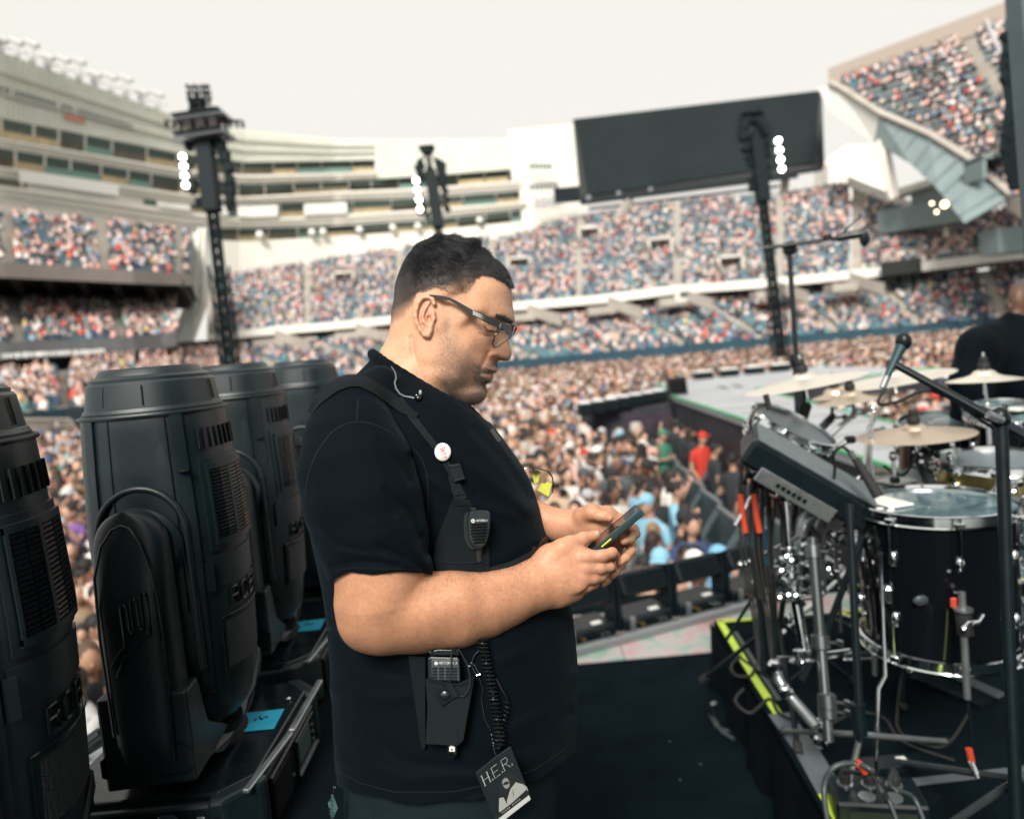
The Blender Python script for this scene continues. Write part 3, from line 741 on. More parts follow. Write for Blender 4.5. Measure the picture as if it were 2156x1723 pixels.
def mast(label, top, bot, d, cover, width, lamps, lampside, plat=None, scaff=True, arms=()):
    """top, bot: survey points; cover: (row start, row end) of the covered part; widths in survey units"""
    s = d/FPX; t = thing('light_mast', label, 'light tower')
    X = lambda y: np.interp(y, [top[1], bot[1]], [top[0], bot[0]])
    Q = lambda y, dx=0: P(X(y)+dx, y, d)
    truss(MB(), Q(cover[0]-8), [*Q(bot[1])[:2], FIELD], width*.55*s, .06*s/.02, width*.9*s).build('truss', M_mast, t)
    MB().beam(Q(cover[0]), Q(cover[1]), width*s*1.15, width*s*1.15, up=(0, 1, 0)).build('shroud', M_mast, t)
    mb = MB(); mb.beam(Q(cover[0]+4, width*.15)+[0, -width*.52*s, 0], Q(cover[1]-4, width*.15)+[0, -width*.52*s, 0], width*.16*s, .05, up=(0, 1, 0)); mb.build('cable_run', M_dark, t)
    for (y, dx, n) in lamps:  # lit four-cell blinder columns
        for i in range(n):
            c = Q(y+i*20, dx); 
            MB().lathe([(5.4*s, 0), (5.4*s, .15)], c-np.array([0, .1, 0]), (0, 1, 0), 14).build('lit_lamp', M_lit, t)
        a = Q(y-8, dx); b = Q(y+n*20-8, dx); MB().beam(a+[0, .25, 0], b+[0, .25, 0], 13*s, .2, up=(0, 1, 0)).build('lamp_housing', M_mast, t)
        MB().beam(Q(y+8, dx)+[0, .3, 0], Q(y+8, 0), .08*s/.02, .08).build('outrigger', M_mast, t)
    for (y, dx, sz) in arms:                    # hanging fixtures
        c = Q(y, dx); r = random.Random(int(y*7+dx)); mb = MB()
        sz *= 1.3; mb.box(c, (sz*s*.8, sz*s*.7, sz*s), Matrix.Rotation(r.uniform(-.5, .5), 3, 'Y'), ch=sz*s*.15); mb.build('spot_head', M_mast, t)
        MB().bar(c+[0, 0, sz*s*.5], Q(y-sz*.7, dx*.5), .06*s/.02, 5).build('hanger', M_mast, t)
    return t, Q, s
m1, Q, s = mast('nearest tall light mast with a wide double platform and four lit lamps', (418, 180), (486, 790), 34, (296, 445), 27, [(330, -50, 4)], -1,
    arms=[(y, dx, z) for y, dx, z in ((308, 34, 20), (330, 40, 20), (352, 44, 19), (378, 44, 18), (400, 44, 18), (420, 40, 19), (436, 36, 12), (308, -34, 16), (400, -36, 15), (425, -28, 12), (350, -34, 9), (380, -32, 10), (330, 30, 9), (300, 22, 12), (300, -24, 12))])
for y in (253, 291):
    c = Q(y, 2); R3 = Matrix.Rotation(math.radians(-3), 3, 'Y')
    MB().box(c, (108*s, 1.6, 7*s), R3, ch=.03).build('platform', M_greymet, m1); MB().box(c+[0, -.1, 5.5*s], (100*s, 1.8, 3*s), R3).build('platform_deck', M_mast, m1)
for dx in (-46, -20, 8, 34, 48): MB().beam(Q(253, dx), Q(291, dx), .14, .14, up=(0, 1, 0)).build('upright', M_mast, m1)
for dx, zz in ((-38, 10), (-2, 12), (40, 11), (22, 9)): MB().ball(Q(273, dx), zz*s*.6, 10, 6).build('round_lamp', mat('cream_lamp_face', (.75, .72, .62), .4) if dx != -2 else M_mast, m1)
for dx in (-76, -60, 58, 72, 84): 
    MB().box(Q(262, dx), (4.5*s, .25, 14*s), ch=.02).build('small_spot', M_mast, m1); MB().bar(Q(254, dx), Q(252, dx*.5), .05, 5).build('bracket', M_mast, m1)
for dx in (-18, 30):
    MB().box(Q(231, dx), (13*s, .35, 11*s), Matrix.Rotation(.1, 3, 'Y'), ch=.04).build('top_spot', M_mast, m1); MB().bar(Q(236, dx), Q(250, dx), .06, 6).build('spot_post', M_mast, m1)
truss(MB(), Q(250, -6), Q(204, -9), 20*s, .07, 12*s).build('top_truss', M_mast, m1)
mb = MB()
for k in range(5):
    mb.tube([Q(250-k*3, -2+3*k*math.sin(k)), Q(225, -16+9*k), Q(200, -20+9*k), Q(180, -16+8*k)], .05, 5); mb.bar(Q(184+k*12, -24), Q(182+k*12, 20+math.sin(k)*6), .06, 5)
mb.build('cable_tray', M_mast, m1)
for dx in (-24, -8, 10, 20):
    for y in (182, 196, 210): MB().box(Q(y, dx), (5*s, .2, 8*s), ch=.02).build('cable_hook', M_mast, m1)
mb = MB(); truss(mb, [*Q(640)[:2], FIELD], Q(560), 20*s*1.5, .06, 1.2); mb.build('lower_tower', M_mast, m1)
m2, Q, s = mast('light mast rising behind the hair of the man, four lit lamps on its left', (898, 306), (965, 760), 50, (362, 478), 20, [(380, -33, 4)], -1,
    arms=[(y, dx, z) for y, dx, z in ((346, 20, 15), (358, 24, 18), (372, 24, 16), (345, -18, 14), (368, -20, 16), (386, 22, 14), (400, 25, 12), (420, 26, 11), (440, 24, 12), (356, -24, 15), (440, -24, 10), (455, -20, 10), (348, 30, 10))])
MB().box(Q(312), (32*s, .9, 8*s), ch=.05).build('top_cluster', M_mast, m2); MB().box(Q(320), (22*s, .8, 9*s), ch=.05).build('top_cluster', M_mast, m2)
truss(MB(), Q(362), Q(318), 8*s, .06, 10*s).build('top_truss', M_mast, m2)
m3, Q, s = mast('light mast before the dark scoreboard, four lit lamps on its right', (1582, 225), (1648, 740), 46, (298, 424), 22, [(296, 47, 4)], 1,
    arms=[(y, dx, z) for y, dx, z in ((250, -14, 22), (262, -22, 22), (285, -26, 20), (310, -22, 18), (256, 14, 22), (272, 24, 24), (300, 26, 18), (322, 24, 16), (248, 0, 20), (290, 0, 20), (395, -20, 14), (330, -22, 12), (350, 22, 12), (370, 18, 14), (380, -22, 10), (255, 5, 16), (345, -18, 12))])
truss(MB(), Q(250, -6), Q(235, 20), 20*s, .06, 10*s).build('top_truss', M_mast, m3); MB().box(Q(240, -4), (44*s, 1, 7*s), ch=.05).build('top_cluster', M_mast, m3)
mb = MB(); truss(mb, [*Q(700)[:2], FIELD], Q(600), 26*s, .06, 1.2); mb.build('lower_tower', M_mast, m3)

# ---- crowd on the field
def inpoly(x, y, poly):
    ins = np.zeros(np.shape(x), bool); n = len(poly); j = n-1
    for i in range(n):
        xi, yi = poly[i]; xj, yj = poly[j]
        c = ((yi > y) != (yj > y)) & (x < (xj-xi)*(y-yi)/(yj-yi+1e-12)+xi); ins ^= c; j = i
    return ins
run_ex = [(1.95, 3.0), (2.05, 8.0), (2.35, 11), (3.0, 16.6), (2.6, 17.4), (1.6, 18.0), (1.6, 21.0), (4.4, 21.6), (4.8, 26), (12.2, 27.0), (13.1, 20), (7.0, 18.2), (6.2, 10), (6.0, 3.0)]
pos = []
def fieldpts(y0, y1, sp):
    ys = np.arange(y0, y1, sp)
    out = []
    for y in ys:
        xs = np.arange(-y*.78-2, y*.78+2, sp*.95); xs = xs+rng.normal(0, sp*.16, len(xs)); out.append(np.stack([xs, y+rng.normal(0, sp*.2, len(xs))], 1))
    return np.concatenate(out)
pts = np.concatenate([fieldpts(5.0, 22, .45), fieldpts(22, 82, .72)])
wl = P(np.array([p for p, _, _ in bl]), np.array([y for _, y, _ in bl]), np.array([d for _, _, d in bl]))
ang = np.arctan2(pts[:, 0], pts[:, 1]); wang = np.arctan2(wl[:, 0], wl[:, 1]); wr = np.hypot(wl[:, 0], wl[:, 1])
lim = np.interp(ang, wang, wr)-1.2
keep = (np.hypot(pts[:, 0], pts[:, 1]) < lim) & ~inpoly(pts[:, 0], pts[:, 1], run_ex)
keep &= ~((pts[:, 0] > -18) & (pts[:, 0] < -1.5) & (pts[:, 1] < 5.6) & (pts[:, 1] > 0) & (pts[:, 0] > -1.8))
keep &= rng.random(len(pts)) < np.where(pts[:, 1] > 22, .93, .96)
# the open aisle at the foot of the left stand is thinner
keep &= ~((pts[:, 0] < -14) & (np.hypot(pts[:, 0], pts[:, 1]) > lim-9) & (rng.random(len(pts)) < .7))
pts = pts[keep]
p3 = np.concatenate([pts, np.full((len(pts), 1), FIELD)], 1)
px_, py_, dd = proj(p3+[0, 0, 1.6])
vis = (px_ > -40) & (px_ < 2200) & (dd > 1)
p3, px_, py_, dd = p3[vis], px_[vis], py_[vis], dd[vis]
# hidden behind the man / lamps: not needed
def hid(px, py):
    h = ((px > 700) & (px < 990) & (py > 760)) | ((px > 640) & (px < 1130) & (py > 940)) | ((px > 225) & (px < 700) & (py > 850)) | ((px < 15) & (py > 900)) | ((px > 1850) & (py > 1060)) | (py > 1500)
    return h
ok = ~hid(px_, py_) & ~((p3[:, 0] > 0) & (p3[:, 1] < 5.9))
keep2 = ~((p3[:, 0] > 0) & (p3[:, 1] < 5.7)); p3, px_, py_, dd, ok = p3[keep2], px_[keep2], py_[keep2], dd[keep2], ok[keep2]
order = np.argsort(np.where(ok, dd, dd+1e4)); near = order[:285]; far = order[285:]
hf = np.arctan2(p3[far, 0], -p3[far, 1])*0
figures('standing_crowd', p3[far], rng.normal(0, .9, len(far)), False, None, 1.0)
for o in COL.objects:
    if o.name.startswith('standing_crowd'): tag(o, 'dense standing crowd filling the field out to the blue wall', 'crowd')

M_skin_c = bpy.data.materials.new('crowd_skin'); M_hair_c = bpy.data.materials.new('crowd_hair'); M_shirt_c = bpy.data.materials.new('crowd_shirt')
def ramp_mat(m, stops, mult):
    m.use_nodes = True; n = m.node_tree; b = n.nodes['Principled BSDF']; b.inputs['Roughness'].default_value = .7
    oi = n.nodes.new('ShaderNodeObjectInfo'); mu = n.nodes.new('ShaderNodeMath'); mu.operation = 'MULTIPLY'; mu.inputs[1].default_value = mult
    fr = n.nodes.new('ShaderNodeMath'); fr.operation = 'FRACT'; cr = n.nodes.new('ShaderNodeValToRGB'); cr.color_ramp.interpolation = 'CONSTANT'
    n.links.new(oi.outputs['Random'], mu.inputs[0]); n.links.new(mu.outputs[0], fr.inputs[0]); n.links.new(fr.outputs[0], cr.inputs[0]); n.links.new(cr.outputs[0], b.inputs['Base Color'])
    e = cr.color_ramp.elements; e[0].position = 0; e[0].color = (*stops[0][1], 1); e[1].position = stops[1][0]; e[1].color = (*stops[1][1], 1)
    for p, c in stops[2:]: q_ = e.new(p); q_.color = (*c, 1)
ramp_mat(M_skin_c, [(0, (.46, .27, .19)), (.3, (.52, .32, .24)), (.6, (.34, .19, .12)), (.8, (.14, .07, .045)), (.9, (.48, .28, .20))], 1)
ramp_mat(M_hair_c, [(0, (.006, .006, .007)), (.55, (.02, .012, .009)), (.8, (.07, .04, .025)), (.92, (.22, .14, .08)), (.97, (.35, .33, .31))], 7.3)
M_shirt_c.use_nodes = True; n_ = M_shirt_c.node_tree; oi_ = n_.nodes.new('ShaderNodeObjectInfo'); n_.links.new(oi_.outputs['Color'], n_.nodes['Principled BSDF'].inputs['Base Color']); n_.nodes['Principled BSDF'].inputs['Roughness'].default_value = .85
M_cap_c = M_shirt_c.copy(); M_cap_c.name = 'crowd_cap'
M_jean = mat('dark_trousers', (.03, .04, .07), .85)
def ring_loft(mb, rows, n=12, capend=True):
    """rows: (x, y, z, rx, ry)"""
    an = np.arange(n)*2*np.pi/n
    g = np.array([[(x+rx*math.cos(a), y+ry*math.sin(a), z) for a in an] for x, y, z, rx, ry in rows])
    mb.grid(g, closed=True); b = mb.n-len(rows)*n
    mb.f += [[b+i for i in range(n)][::-1], [b+(len(rows)-1)*n+i for i in range(n)]]; mb.mi += [mb.cur]*2
def person_mesh(name, v):
    """standing figure, feet at z 0, facing -y; slots: skin, hair, shirt, trousers, cap"""
    r = random.Random(v*17+3); mb = MB(); fat = r.uniform(.9, 1.2); w = .215*fat
    lean = r.uniform(-.02, .03)
    mb.cur = 3
    for sx in (-1, 1): ring_loft(mb, [(sx*.1, -.06, 0, .05, .13), (sx*.1, 0, .08, .05, .06), (sx*.1, .0, .45, .065, .065), (sx*.1, 0, .86, .095, .1)], 8)
    mb.cur = 2
    ring_loft(mb, [(0, 0, .82, .17*fat, .115), (0, lean, .95, .175*fat, .125), (0, lean, 1.1, .17*fat, .125), (0, 0, 1.28, w*.93, .13), (0, .01, 1.40, w*.98, .11), (0, .015, 1.455, w*.72, .085), (0, .015, 1.49, .085, .07)], 14)
    hx, hy = r.uniform(-.02, .02), r.uniform(-.05, -.01)
    mb.cur = 0; ring_loft(mb, [(0, .015, 1.46, .058, .06), (hx*.5, 0, 1.56, .055, .06)], 10)
    mb.ball((hx, hy, 1.655), (.076, .095, .118), 14, 9); mb.ball((hx, hy-.1, 1.64), (.014, .022, .02), 6, 4)
    for sx in (-1, 1): mb.ball((hx+sx*.077, hy+.01, 1.65), (.012, .02, .032), 6, 4)
    style = v % 4
    mb.cur = 1
    mb.ball((hx, hy+.018, 1.685), (.083, .096, .105), 14, 9)
    if style == 1: ring_loft(mb, [(hx, hy+.055, 1.38, .10, .05), (hx, hy+.05, 1.55, .1, .065), (hx, hy+.035, 1.7, .08, .07)], 10)
    if style == 3:
        mb.cur = 4; mb.ball((hx, hy+.01, 1.705), (.088, .102, .095), 14, 9); mb.box((hx, hy-.12, 1.715), (.14, .11, .015), ch=.006)
    # arms
    pose = v % 3
    for sx in (-1, 1):
        sh = np.array([sx*(w*.93), .01, 1.395])
        if pose == 0 or (pose == 1 and sx < 0): el = sh+[sx*.05, .03, -.30]; ha = el+[-sx*.03, -.16, -.20]
        elif pose == 1: el = sh+[sx*.07, -.16, -.10]; ha = el+[-sx*.07, -.12, .25]
        else: el = sh+[sx*.06, -.03, -.28]; ha = el+[-sx*.14, -.20, .06]
        mid = sh*.45+el*.55
        mb.cur = 2; mb.tube([sh+[-sx*.03, 0, .01], sh, mid], [.06, .062, .056], 8)
        mb.cur = 0; mb.tube([mid, el, el*.3+ha*.7, ha], [.043, .042, .028, .026], 8); mb.ball(ha+nrm(ha-el)*.05, (.038, .03, .05), 7, 5)
    o = mb.build(name, [M_skin_c, M_hair_c, M_shirt_c, M_jean, M_cap_c], None, smooth=50); return o
protos = []
NAMES = [('white', (.72, .70, .67)), ('black', (.018, .02, .025)), ('navy blue', (.03, .05, .12)), ('light grey', (.42, .43, .44)), ('red', (.55, .04, .03)), ('dusty pink', (.62, .38, .34)), ('sky blue', (.22, .45, .60)),
         ('dark grey', (.07, .08, .09)), ('green', (.03, .20, .10)), ('tan', (.45, .34, .24)), ('cream', (.66, .60, .50)), ('mustard', (.55, .36, .06)), ('teal', (.08, .33, .30)), ('maroon', (.20, .02, .03)), ('purple', (.16, .08, .28))]
NW = np.array([20, 17, 7, 10, 1.5, 5, 7, 8, 1, 3, 4, .5, 1, 1.2, .6]); NW /= NW.sum()
CAPNAME = {0: 'short-haired', 1: 'long-haired', 2: 'short-haired', 3: 'capped'}
POSE = {0: 'arms down', 1: 'one hand raised', 2: 'hands together'}
def zone(px, py):
    if px < 240: return 'between the nearest lamps'
    if px < 1180: return 'beside the face' if py < 1000 else 'behind the belly'
    if px < 1400: return 'above the phone' if py < 1080 else 'over the footlights'
    if px < 1620: return 'by the steel barriers' if py < 1080 else 'over the farther footlights'
    return 'beyond the cymbals'
zc = {}
overr = {(1500, 1120): ('sky blue', 3, 'blue cap')}
cnt = 0; used_lab = {}
CRP = {}
def add_person(loc, rz, v, cname, ccol, label, sc=1.0):
    if v not in CRP:
        o = person_mesh('person', v); CRP[v] = o; c = o
    else: c = CRP[v].copy(); COL.objects.link(c)
    c.location = loc; c.rotation_euler = (0, 0, rz); c.scale = (sc, sc, sc); c.color = (*ccol, 1)
    tag(c, label, 'person', 'people standing in the crowd by the stage'); return c
ORD_ = lambda n: {1: 'first', 2: 'second', 3: 'third', 4: 'fourth', 5: 'fifth', 6: 'sixth', 7: 'seventh', 8: 'eighth', 9: 'ninth', 10: 'tenth'}.get(n, f'{n}th')
special = [(1505, 1175, 'sky blue', 3), (1455, 1130, 'white', 3), (1392, 925, 'green', 3), (1360, 945, 'white', 3)]
for i in near:
    v = int(rng.integers(0, 12)); ci = int(rng.choice(len(NAMES), p=NW)); cn, cc = NAMES[ci]
    cc = tuple(np.clip(np.array(cc)*rng.uniform(.8, 1.15), 0, .8)); z = zone(px_[i], py_[i])
    base = f'{CAPNAME[v%4]} person in {cn}, {POSE[v%3]}'
    key = (base, z); used_lab[key] = used_lab.get(key, 0)+1
    lab = f'{base}, {z}' if used_lab[key] == 1 else f'{base}, {z}, {ORD(used_lab[key])} nearest'
    rz = float(rng.normal(.7, 1.1))
    add_person(p3[i], rz, v, cn, cc, lab, float(rng.normal(1, .045)))
for (px, py, d, v, cn, cc, lab) in ((1508, 1150, 6.7, 3, 'sky blue', (.16, .40, .60), 'person in a blue cap and light blue shirt just over the right-hand footlights'), (1462, 1160, 6.6, 7, 'white', (.74, .72, .68), 'person in white with a white cap just over the footlights, next to the blue cap'),
        (1393, 925, 15.5, 11, 'green', (.04, .20, .13), 'person in a green cap and shirt at the back edge of the near crowd'), (1350, 1190, 6.3, 4, 'black', (.02, .02, .025), 'person in black directly below the hands of the man with the phone'),
        (1420, 1180, 6.2, 9, 'pale blue', (.45, .55, .66), 'person in pale blue just over the second footlight')):
    q_ = P(px, py, d); add_person((q_[0], q_[1], FIELD), .6, v, cn, cc, lab)
# guards and crew between the barriers and the runway
g_ = add_person((3.75, 14.2, FIELD), .5, 3, 'red', (.48, .035, .02), 'guard in bright red shirt and red cap beside the catwalk', 1.02)
for i, (x, y) in enumerate(((3.62, 12.9), (3.8, 15.3), (3.85, 16.2), (3.9, 17.0), (3.55, 11.6), (3.95, 17.7), (3.5, 10.6))):
    add_person((x, y, FIELD), 1.6+.3*i, (i*5) % 12, 'black', (.02, .025, .03), f'crew member in black beside the catwalk, {ORD(i+1)} of the row', 1.0)
g_['group'] = 'people standing in the crowd by the stage'
# ================================================================ STAGE
M_carpet = mat('black_stage_carpet', (.0030, .0075, .0105), .95, bump=.5, bscale=350, spec=.04, var=.35, vscale=4)
stg = MB()
stg.add([(-.98, -3, 0), (6.5, -3, 0), (6.5, 4.3, 0), (-.98, 4.3, 0)], [(0, 1, 2, 3)])
tag(stg.build('stage_floor', M_carpet), kind='structure')
sk = MB(); sk.box((2.76, .65, FIELD/2-.01), (7.46, 7.28, -FIELD-.02)); tag(sk.build('stage_front', M_cloth), kind='structure')
# unseen roof slab and rear wall, added and sized to shade the stage
rf = MB(); rf.box((10.2, -5.0, 10.4), (13.6, 9.0, .5)); tag(rf.build('unseen_shade_roof', M_cloth), kind='structure')
rf = MB(); rf.box((10.2, -9.0, 4.9), (13.6, .5, 10.4)); tag(rf.build('unseen_shade_wall', M_cloth), kind='structure')
scuffs(M_carpet, (.03, .035, .04), 9, .60, .80, .35)
# led floor with a pinkish green speckle at the lip
M_led = bpy.data.materials.new('led_floor_tiles'); M_led.use_nodes = True; n = M_led.node_tree; b = n.nodes['Principled BSDF']; b.inputs['Roughness'].default_value = .4
tc = n.nodes.new('ShaderNodeTexCoord'); nz = n.nodes.new('ShaderNodeTexNoise'); nz.inputs['Scale'].default_value = 7; nz.inputs['Detail'].default_value = 6; cr = n.nodes.new('ShaderNodeValToRGB')
e = cr.color_ramp.elements; e[0].position = .38; e[0].color = (.22, .36, .30, 1); e[1].position = .62; e[1].color = (.46, .31, .32, 1); q_ = e.new(.5); q_.color = (.42, .40, .40, 1)
n.links.new(tc.outputs['Object'], nz.inputs['Vector']); n.links.new(nz.outputs['Fac'], cr.inputs[0]); n.links.new(cr.outputs[0], b.inputs['Base Color'])
t = thing('led_floor', 'pink and green speckled light floor panels along the lip of the stage', 'floor panels')
for i in range(12): MB().box((.2+i*.5, 3.72, .006), (.496, .62, .008)).build('floor_tile', M_led, t)
# footlight battens
rail = thing('floor_rail', 'dark low cable rail running along the footlights at the stage edge', 'rail')
ra, rb = G(1235, 1395, .02), G(1600, 1272, .02); ra, rb = np.array([.15, 3.47, .03]), np.array([1.75, 4.12, .03])
MB().beam(ra, rb, .05, .05, ch=.01).build('tube', M_greymet, rail)
def batten():
    t = thing('footlight', 'x', 'stage light', group='footlight battens on the stage lip')
    MB().box((0, .03, .06), (.30, .20, .07), ch=.01).build('base', M_blkmet, t)
    MB().box((0, -.075, .062), (.28, .012, .05)).build('connector_panel', M_plas2, t)
    MB().box((.06, -.02, .098), (.055, .03, .006)).build('paper_label', M_white, t)
    MB().box((-.115, -.085, .07), (.028, .02, .07)).build('side_label', M_greymet, t)
    mb = MB(); mb.lathe([(.011, 0), (.011, .03)], (-.06, -.08, .06), (0, -1, 0), 10); mb.build('power_socket', mat('brass_connector', (.7, .45, .15), .3, 1), t)
    for k in range(2): MB().lathe([(.009, 0), (.009, .02)], (.055+k*.03, -.08, .06), (0, -1, 0), 10).build('data_socket', M_chrome, t)
    R = np.array(Matrix.Rotation(math.radians(-28), 3, 'X'))
    MB().box((0, 0, .25), (.285, .11, .115), R, ch=.012).build('housing', M_blkmet, t)
    for k in range(6):
        MB().box(np.array([0, 0, .25])+R@np.array([0, -.059, -.035+k*.015]), (.24, .012, .006), R).build('cooling_fin', M_blkmet, t)
    MB().box(np.array([0, 0, .25])+R@np.array([0, .002, .0605]), (.27, .10, .006), R).build('top_plate', M_greymet2, t)
    for s in (-1, 1):
        mb = MB(); mb.prism([(s*.153, -.04, .03), (s*.153, .06, .03), (s*.153, .045, .30), (s*.153, -.035, .33), (s*.153, -.05, .22)], (s*.018, 0, 0)); mb.build('bracket', M_blkmet, t)
        MB().lathe([(.022, 0), (.022, .015)], (s*.171, 0, .25), (s, 0, 0), 12).build('tilt_knob', M_blkmet, t)
    return t
M_greymet2 = mat('dark_grey_casting', (.042, .056, .062), .45, .2, var=.2, vscale=20)
bt0 = batten(); dirr = nrm(rb-ra); ang = math.atan2(dirr[1], dirr[0])
for i in range(4):
    b_ = bt0 if i == 0 else copy_tree(bt0)
    c = ra+dirr*(.20+.36*i)+np.array([-dirr[1], dirr[0], 0])*.14
    b_.location = (c[0], c[1], .0); b_.rotation_euler = (0, 0, ang)
    b_['label'] = ['footlight batten nearest the belly of the man, half hidden below his hands', 'second footlight batten, between the belly and the riser corner', 'footlight batten directly behind the corner of the yellow-taped riser', 'last footlight batten, behind the stands of the drum rack'][i]
# ---- drum riser
ris = thing('drum_riser', 'low black carpeted drum riser edged with fluorescent yellow tape', 'riser')
RZ = .27
c0 = np.array([.83, 3.15]); c1 = np.array([.54, -1.0])
poly = [(c0[0], c0[1], 0), (6, 3.0, 0), (6, -1, 0), (c1[0], c1[1], 0)]
MB().prism(poly, (0, 0, RZ)).build('deck', M_carpet, ris)
# draped skirt with folds along the near side
ys = np.linspace(3.16, -1, 90); g = []
for z in np.linspace(RZ-.003, 0, 5):
    k = (RZ-z)/RZ
    g.append([(np.interp(y, [-1, 3.15], [c1[0], c0[0]])-.012-(.02+.018*math.sin(y*19)+.012*math.sin(y*43+2))*k, y, z) for y in ys])
MB().grid(np.array(g)).build('side_skirt', M_cloth, ris, smooth=60)
def tape(pts, w, m, name, par, z0=RZ):
    mb = MB()
    for a, b in zip(pts[:-1], pts[1:]):
        mb.beam((a[0], a[1], z0+.003), (b[0], b[1], z0+.003), w, .003)
    return mb.build(name, m, par)
def edge(y): return np.interp(y, [-1, 3.15], [c1[0], c0[0]])
yy = lambda py: float(G(1620, py, RZ)[1])
y1, y2 = yy(1505), yy(1683)
tape([(edge(3.13)+.025, 3.13), (edge(2.6)+.028, 2.6), (edge(y1)+.035, y1)], .029, M_fluo, 'yellow_tape', ris)
tape([(edge(3.14)+.01, 3.13), (1.55, 3.11)], .026, M_fluo, 'yellow_tape', ris)
tape([(edge(y2)+.03, y2), (edge(.3)+.03, .3)], .034, M_fluo, 'yellow_tape', ris)
tape([(edge(3.0)+.062, 3.0), (edge(2.4)+.066, 2.4)], .018, M_greymet2, 'grey_tape', ris)
tape([(edge(y1)+.04, y1), ((edge(y1)+edge(y2))/2+.055, (y1+y2)/2), (edge(y2)+.05, y2)], .075, M_greytape, 'grey_tape', ris)
tape([(edge(y2)+.05, y2+.01), (1.35, y2+.03), (2.2, y2+.11)], .03, M_greytape, 'floor_tape', ris)
MB().box((1.0, 1.0, RZ+.006), (.01, .01, .002)).build('tape_scrap', M_white, ris)
mb = MB(); mb.tube([G(1500, 1480, .12)+[-.0, 0, 0], G(1493, 1500, .02), G(1510, 1530, .01), G(1535, 1540, .01)], .008, 8); mb.tube([G(1505, 1478, .12), G(1500, 1505, .02), G(1520, 1540, .01), G(1545, 1555, .01)], .008, 8)
tag(mb.build('cable', M_greymet2), 'grey cables poking out from under the riser skirt', 'cable')['kind'] = 'thing'
# little bits lying on the carpet
for i, (x, y) in enumerate(((1475, 1607), (1410, 1560), (1432, 1640))): 
    c = G(x, y, .004); tag(MB().box(c, (.005, .003, .001)).build('paper_scrap', M_greymet), f'tiny pale scrap on the black carpet, {ORD(i+1)} from the riser', 'scrap')
# ---- draped platform with the moving lamps
PZ = .77
plat = thing('draped_platform', 'long black draped platform carrying the row of moving lamps', 'platform')
mb = MB(); mb.box((-.65, 1.6, PZ-.02), (.62, 4.2, .04), ch=.006); mb.build('top', M_cloth, plat)
ys = np.linspace(3.7, -.5, 140); g = []
for z in np.linspace(PZ-.005, 0, 7):
    k = (PZ-z)/PZ; g.append([(-.338+(.03*math.sin(y*11)+.02*math.sin(y*27+1)+.01*math.sin(y*61))*k+.05*k, y, z) for y in ys])
MB().grid(np.array(g)).build('drape', M_cloth, plat, smooth=60)
g2 = [[(-.96+.02*math.sin(y*15)*(PZ-z), y, z) for y in ys] for z in np.linspace(PZ-.005, 0, 4)]
MB().grid(np.array(g2)).build('drape', M_cloth, plat, smooth=60)
g3 = [[(x, 3.7+.02*math.sin(x*30)*(PZ-z), z) for x in np.linspace(-.96, -.34, 20)] for z in np.linspace(PZ-.005, 0, 3)]
MB().grid(np.array(g3)).build('drape', M_cloth, plat, smooth=60)
# shallow wrinkles of loose cloth on the top
for (x, y, r) in ((-.38, 2.0, .02), (-.37, 1.72, .016), (-.39, 2.3, .02)):
    MB().tube([(x, y-.16, PZ-.006), (x+.02, y-.05, PZ+.006), (x-.01, y+.08, PZ+.004), (x+.01, y+.17, PZ-.008)], [.004, r, r*.8, .004], 8).build('cloth_fold', M_cloth, plat, smooth=60)
t = thing('metal_plank', 'pale aluminium plank beside the base of the second lamp', 'plank')
a = G(232, 1560, PZ+.03)
MB().box((-.89, 1.20, PZ+.02), (.20, .62, .035), ch=.005).build('board', mat('brushed_aluminium', (.55, .60, .62), .4, .6, var=.15, vscale=20), t)
MB().box((-.785, 1.20, PZ+.043), (.012, .62, .01)).build('lip', M_greymet, t)
mb = MB(); mb.tube([(-.95, 1.42, PZ+.05), (-.86, 1.45, PZ+.09), (-.78, 1.55, PZ+.06), (-.74, 1.7, PZ+.03)], .012, 8)
tag(mb.build('power_cable', M_blkmet), 'thick black cable crossing the aluminium plank behind the second lamp', 'cable')
mb = MB(); mb.tube([(-.98, 1.36, PZ+.05), (-.90, 1.40, PZ+.10), (-.80, 1.50, PZ+.07), (-.75, 1.66, PZ+.03)], .01, 8); tag(mb.build('power_cable', M_blkmet), 'thinner black cable lying beside the thick one on the plank', 'cable')

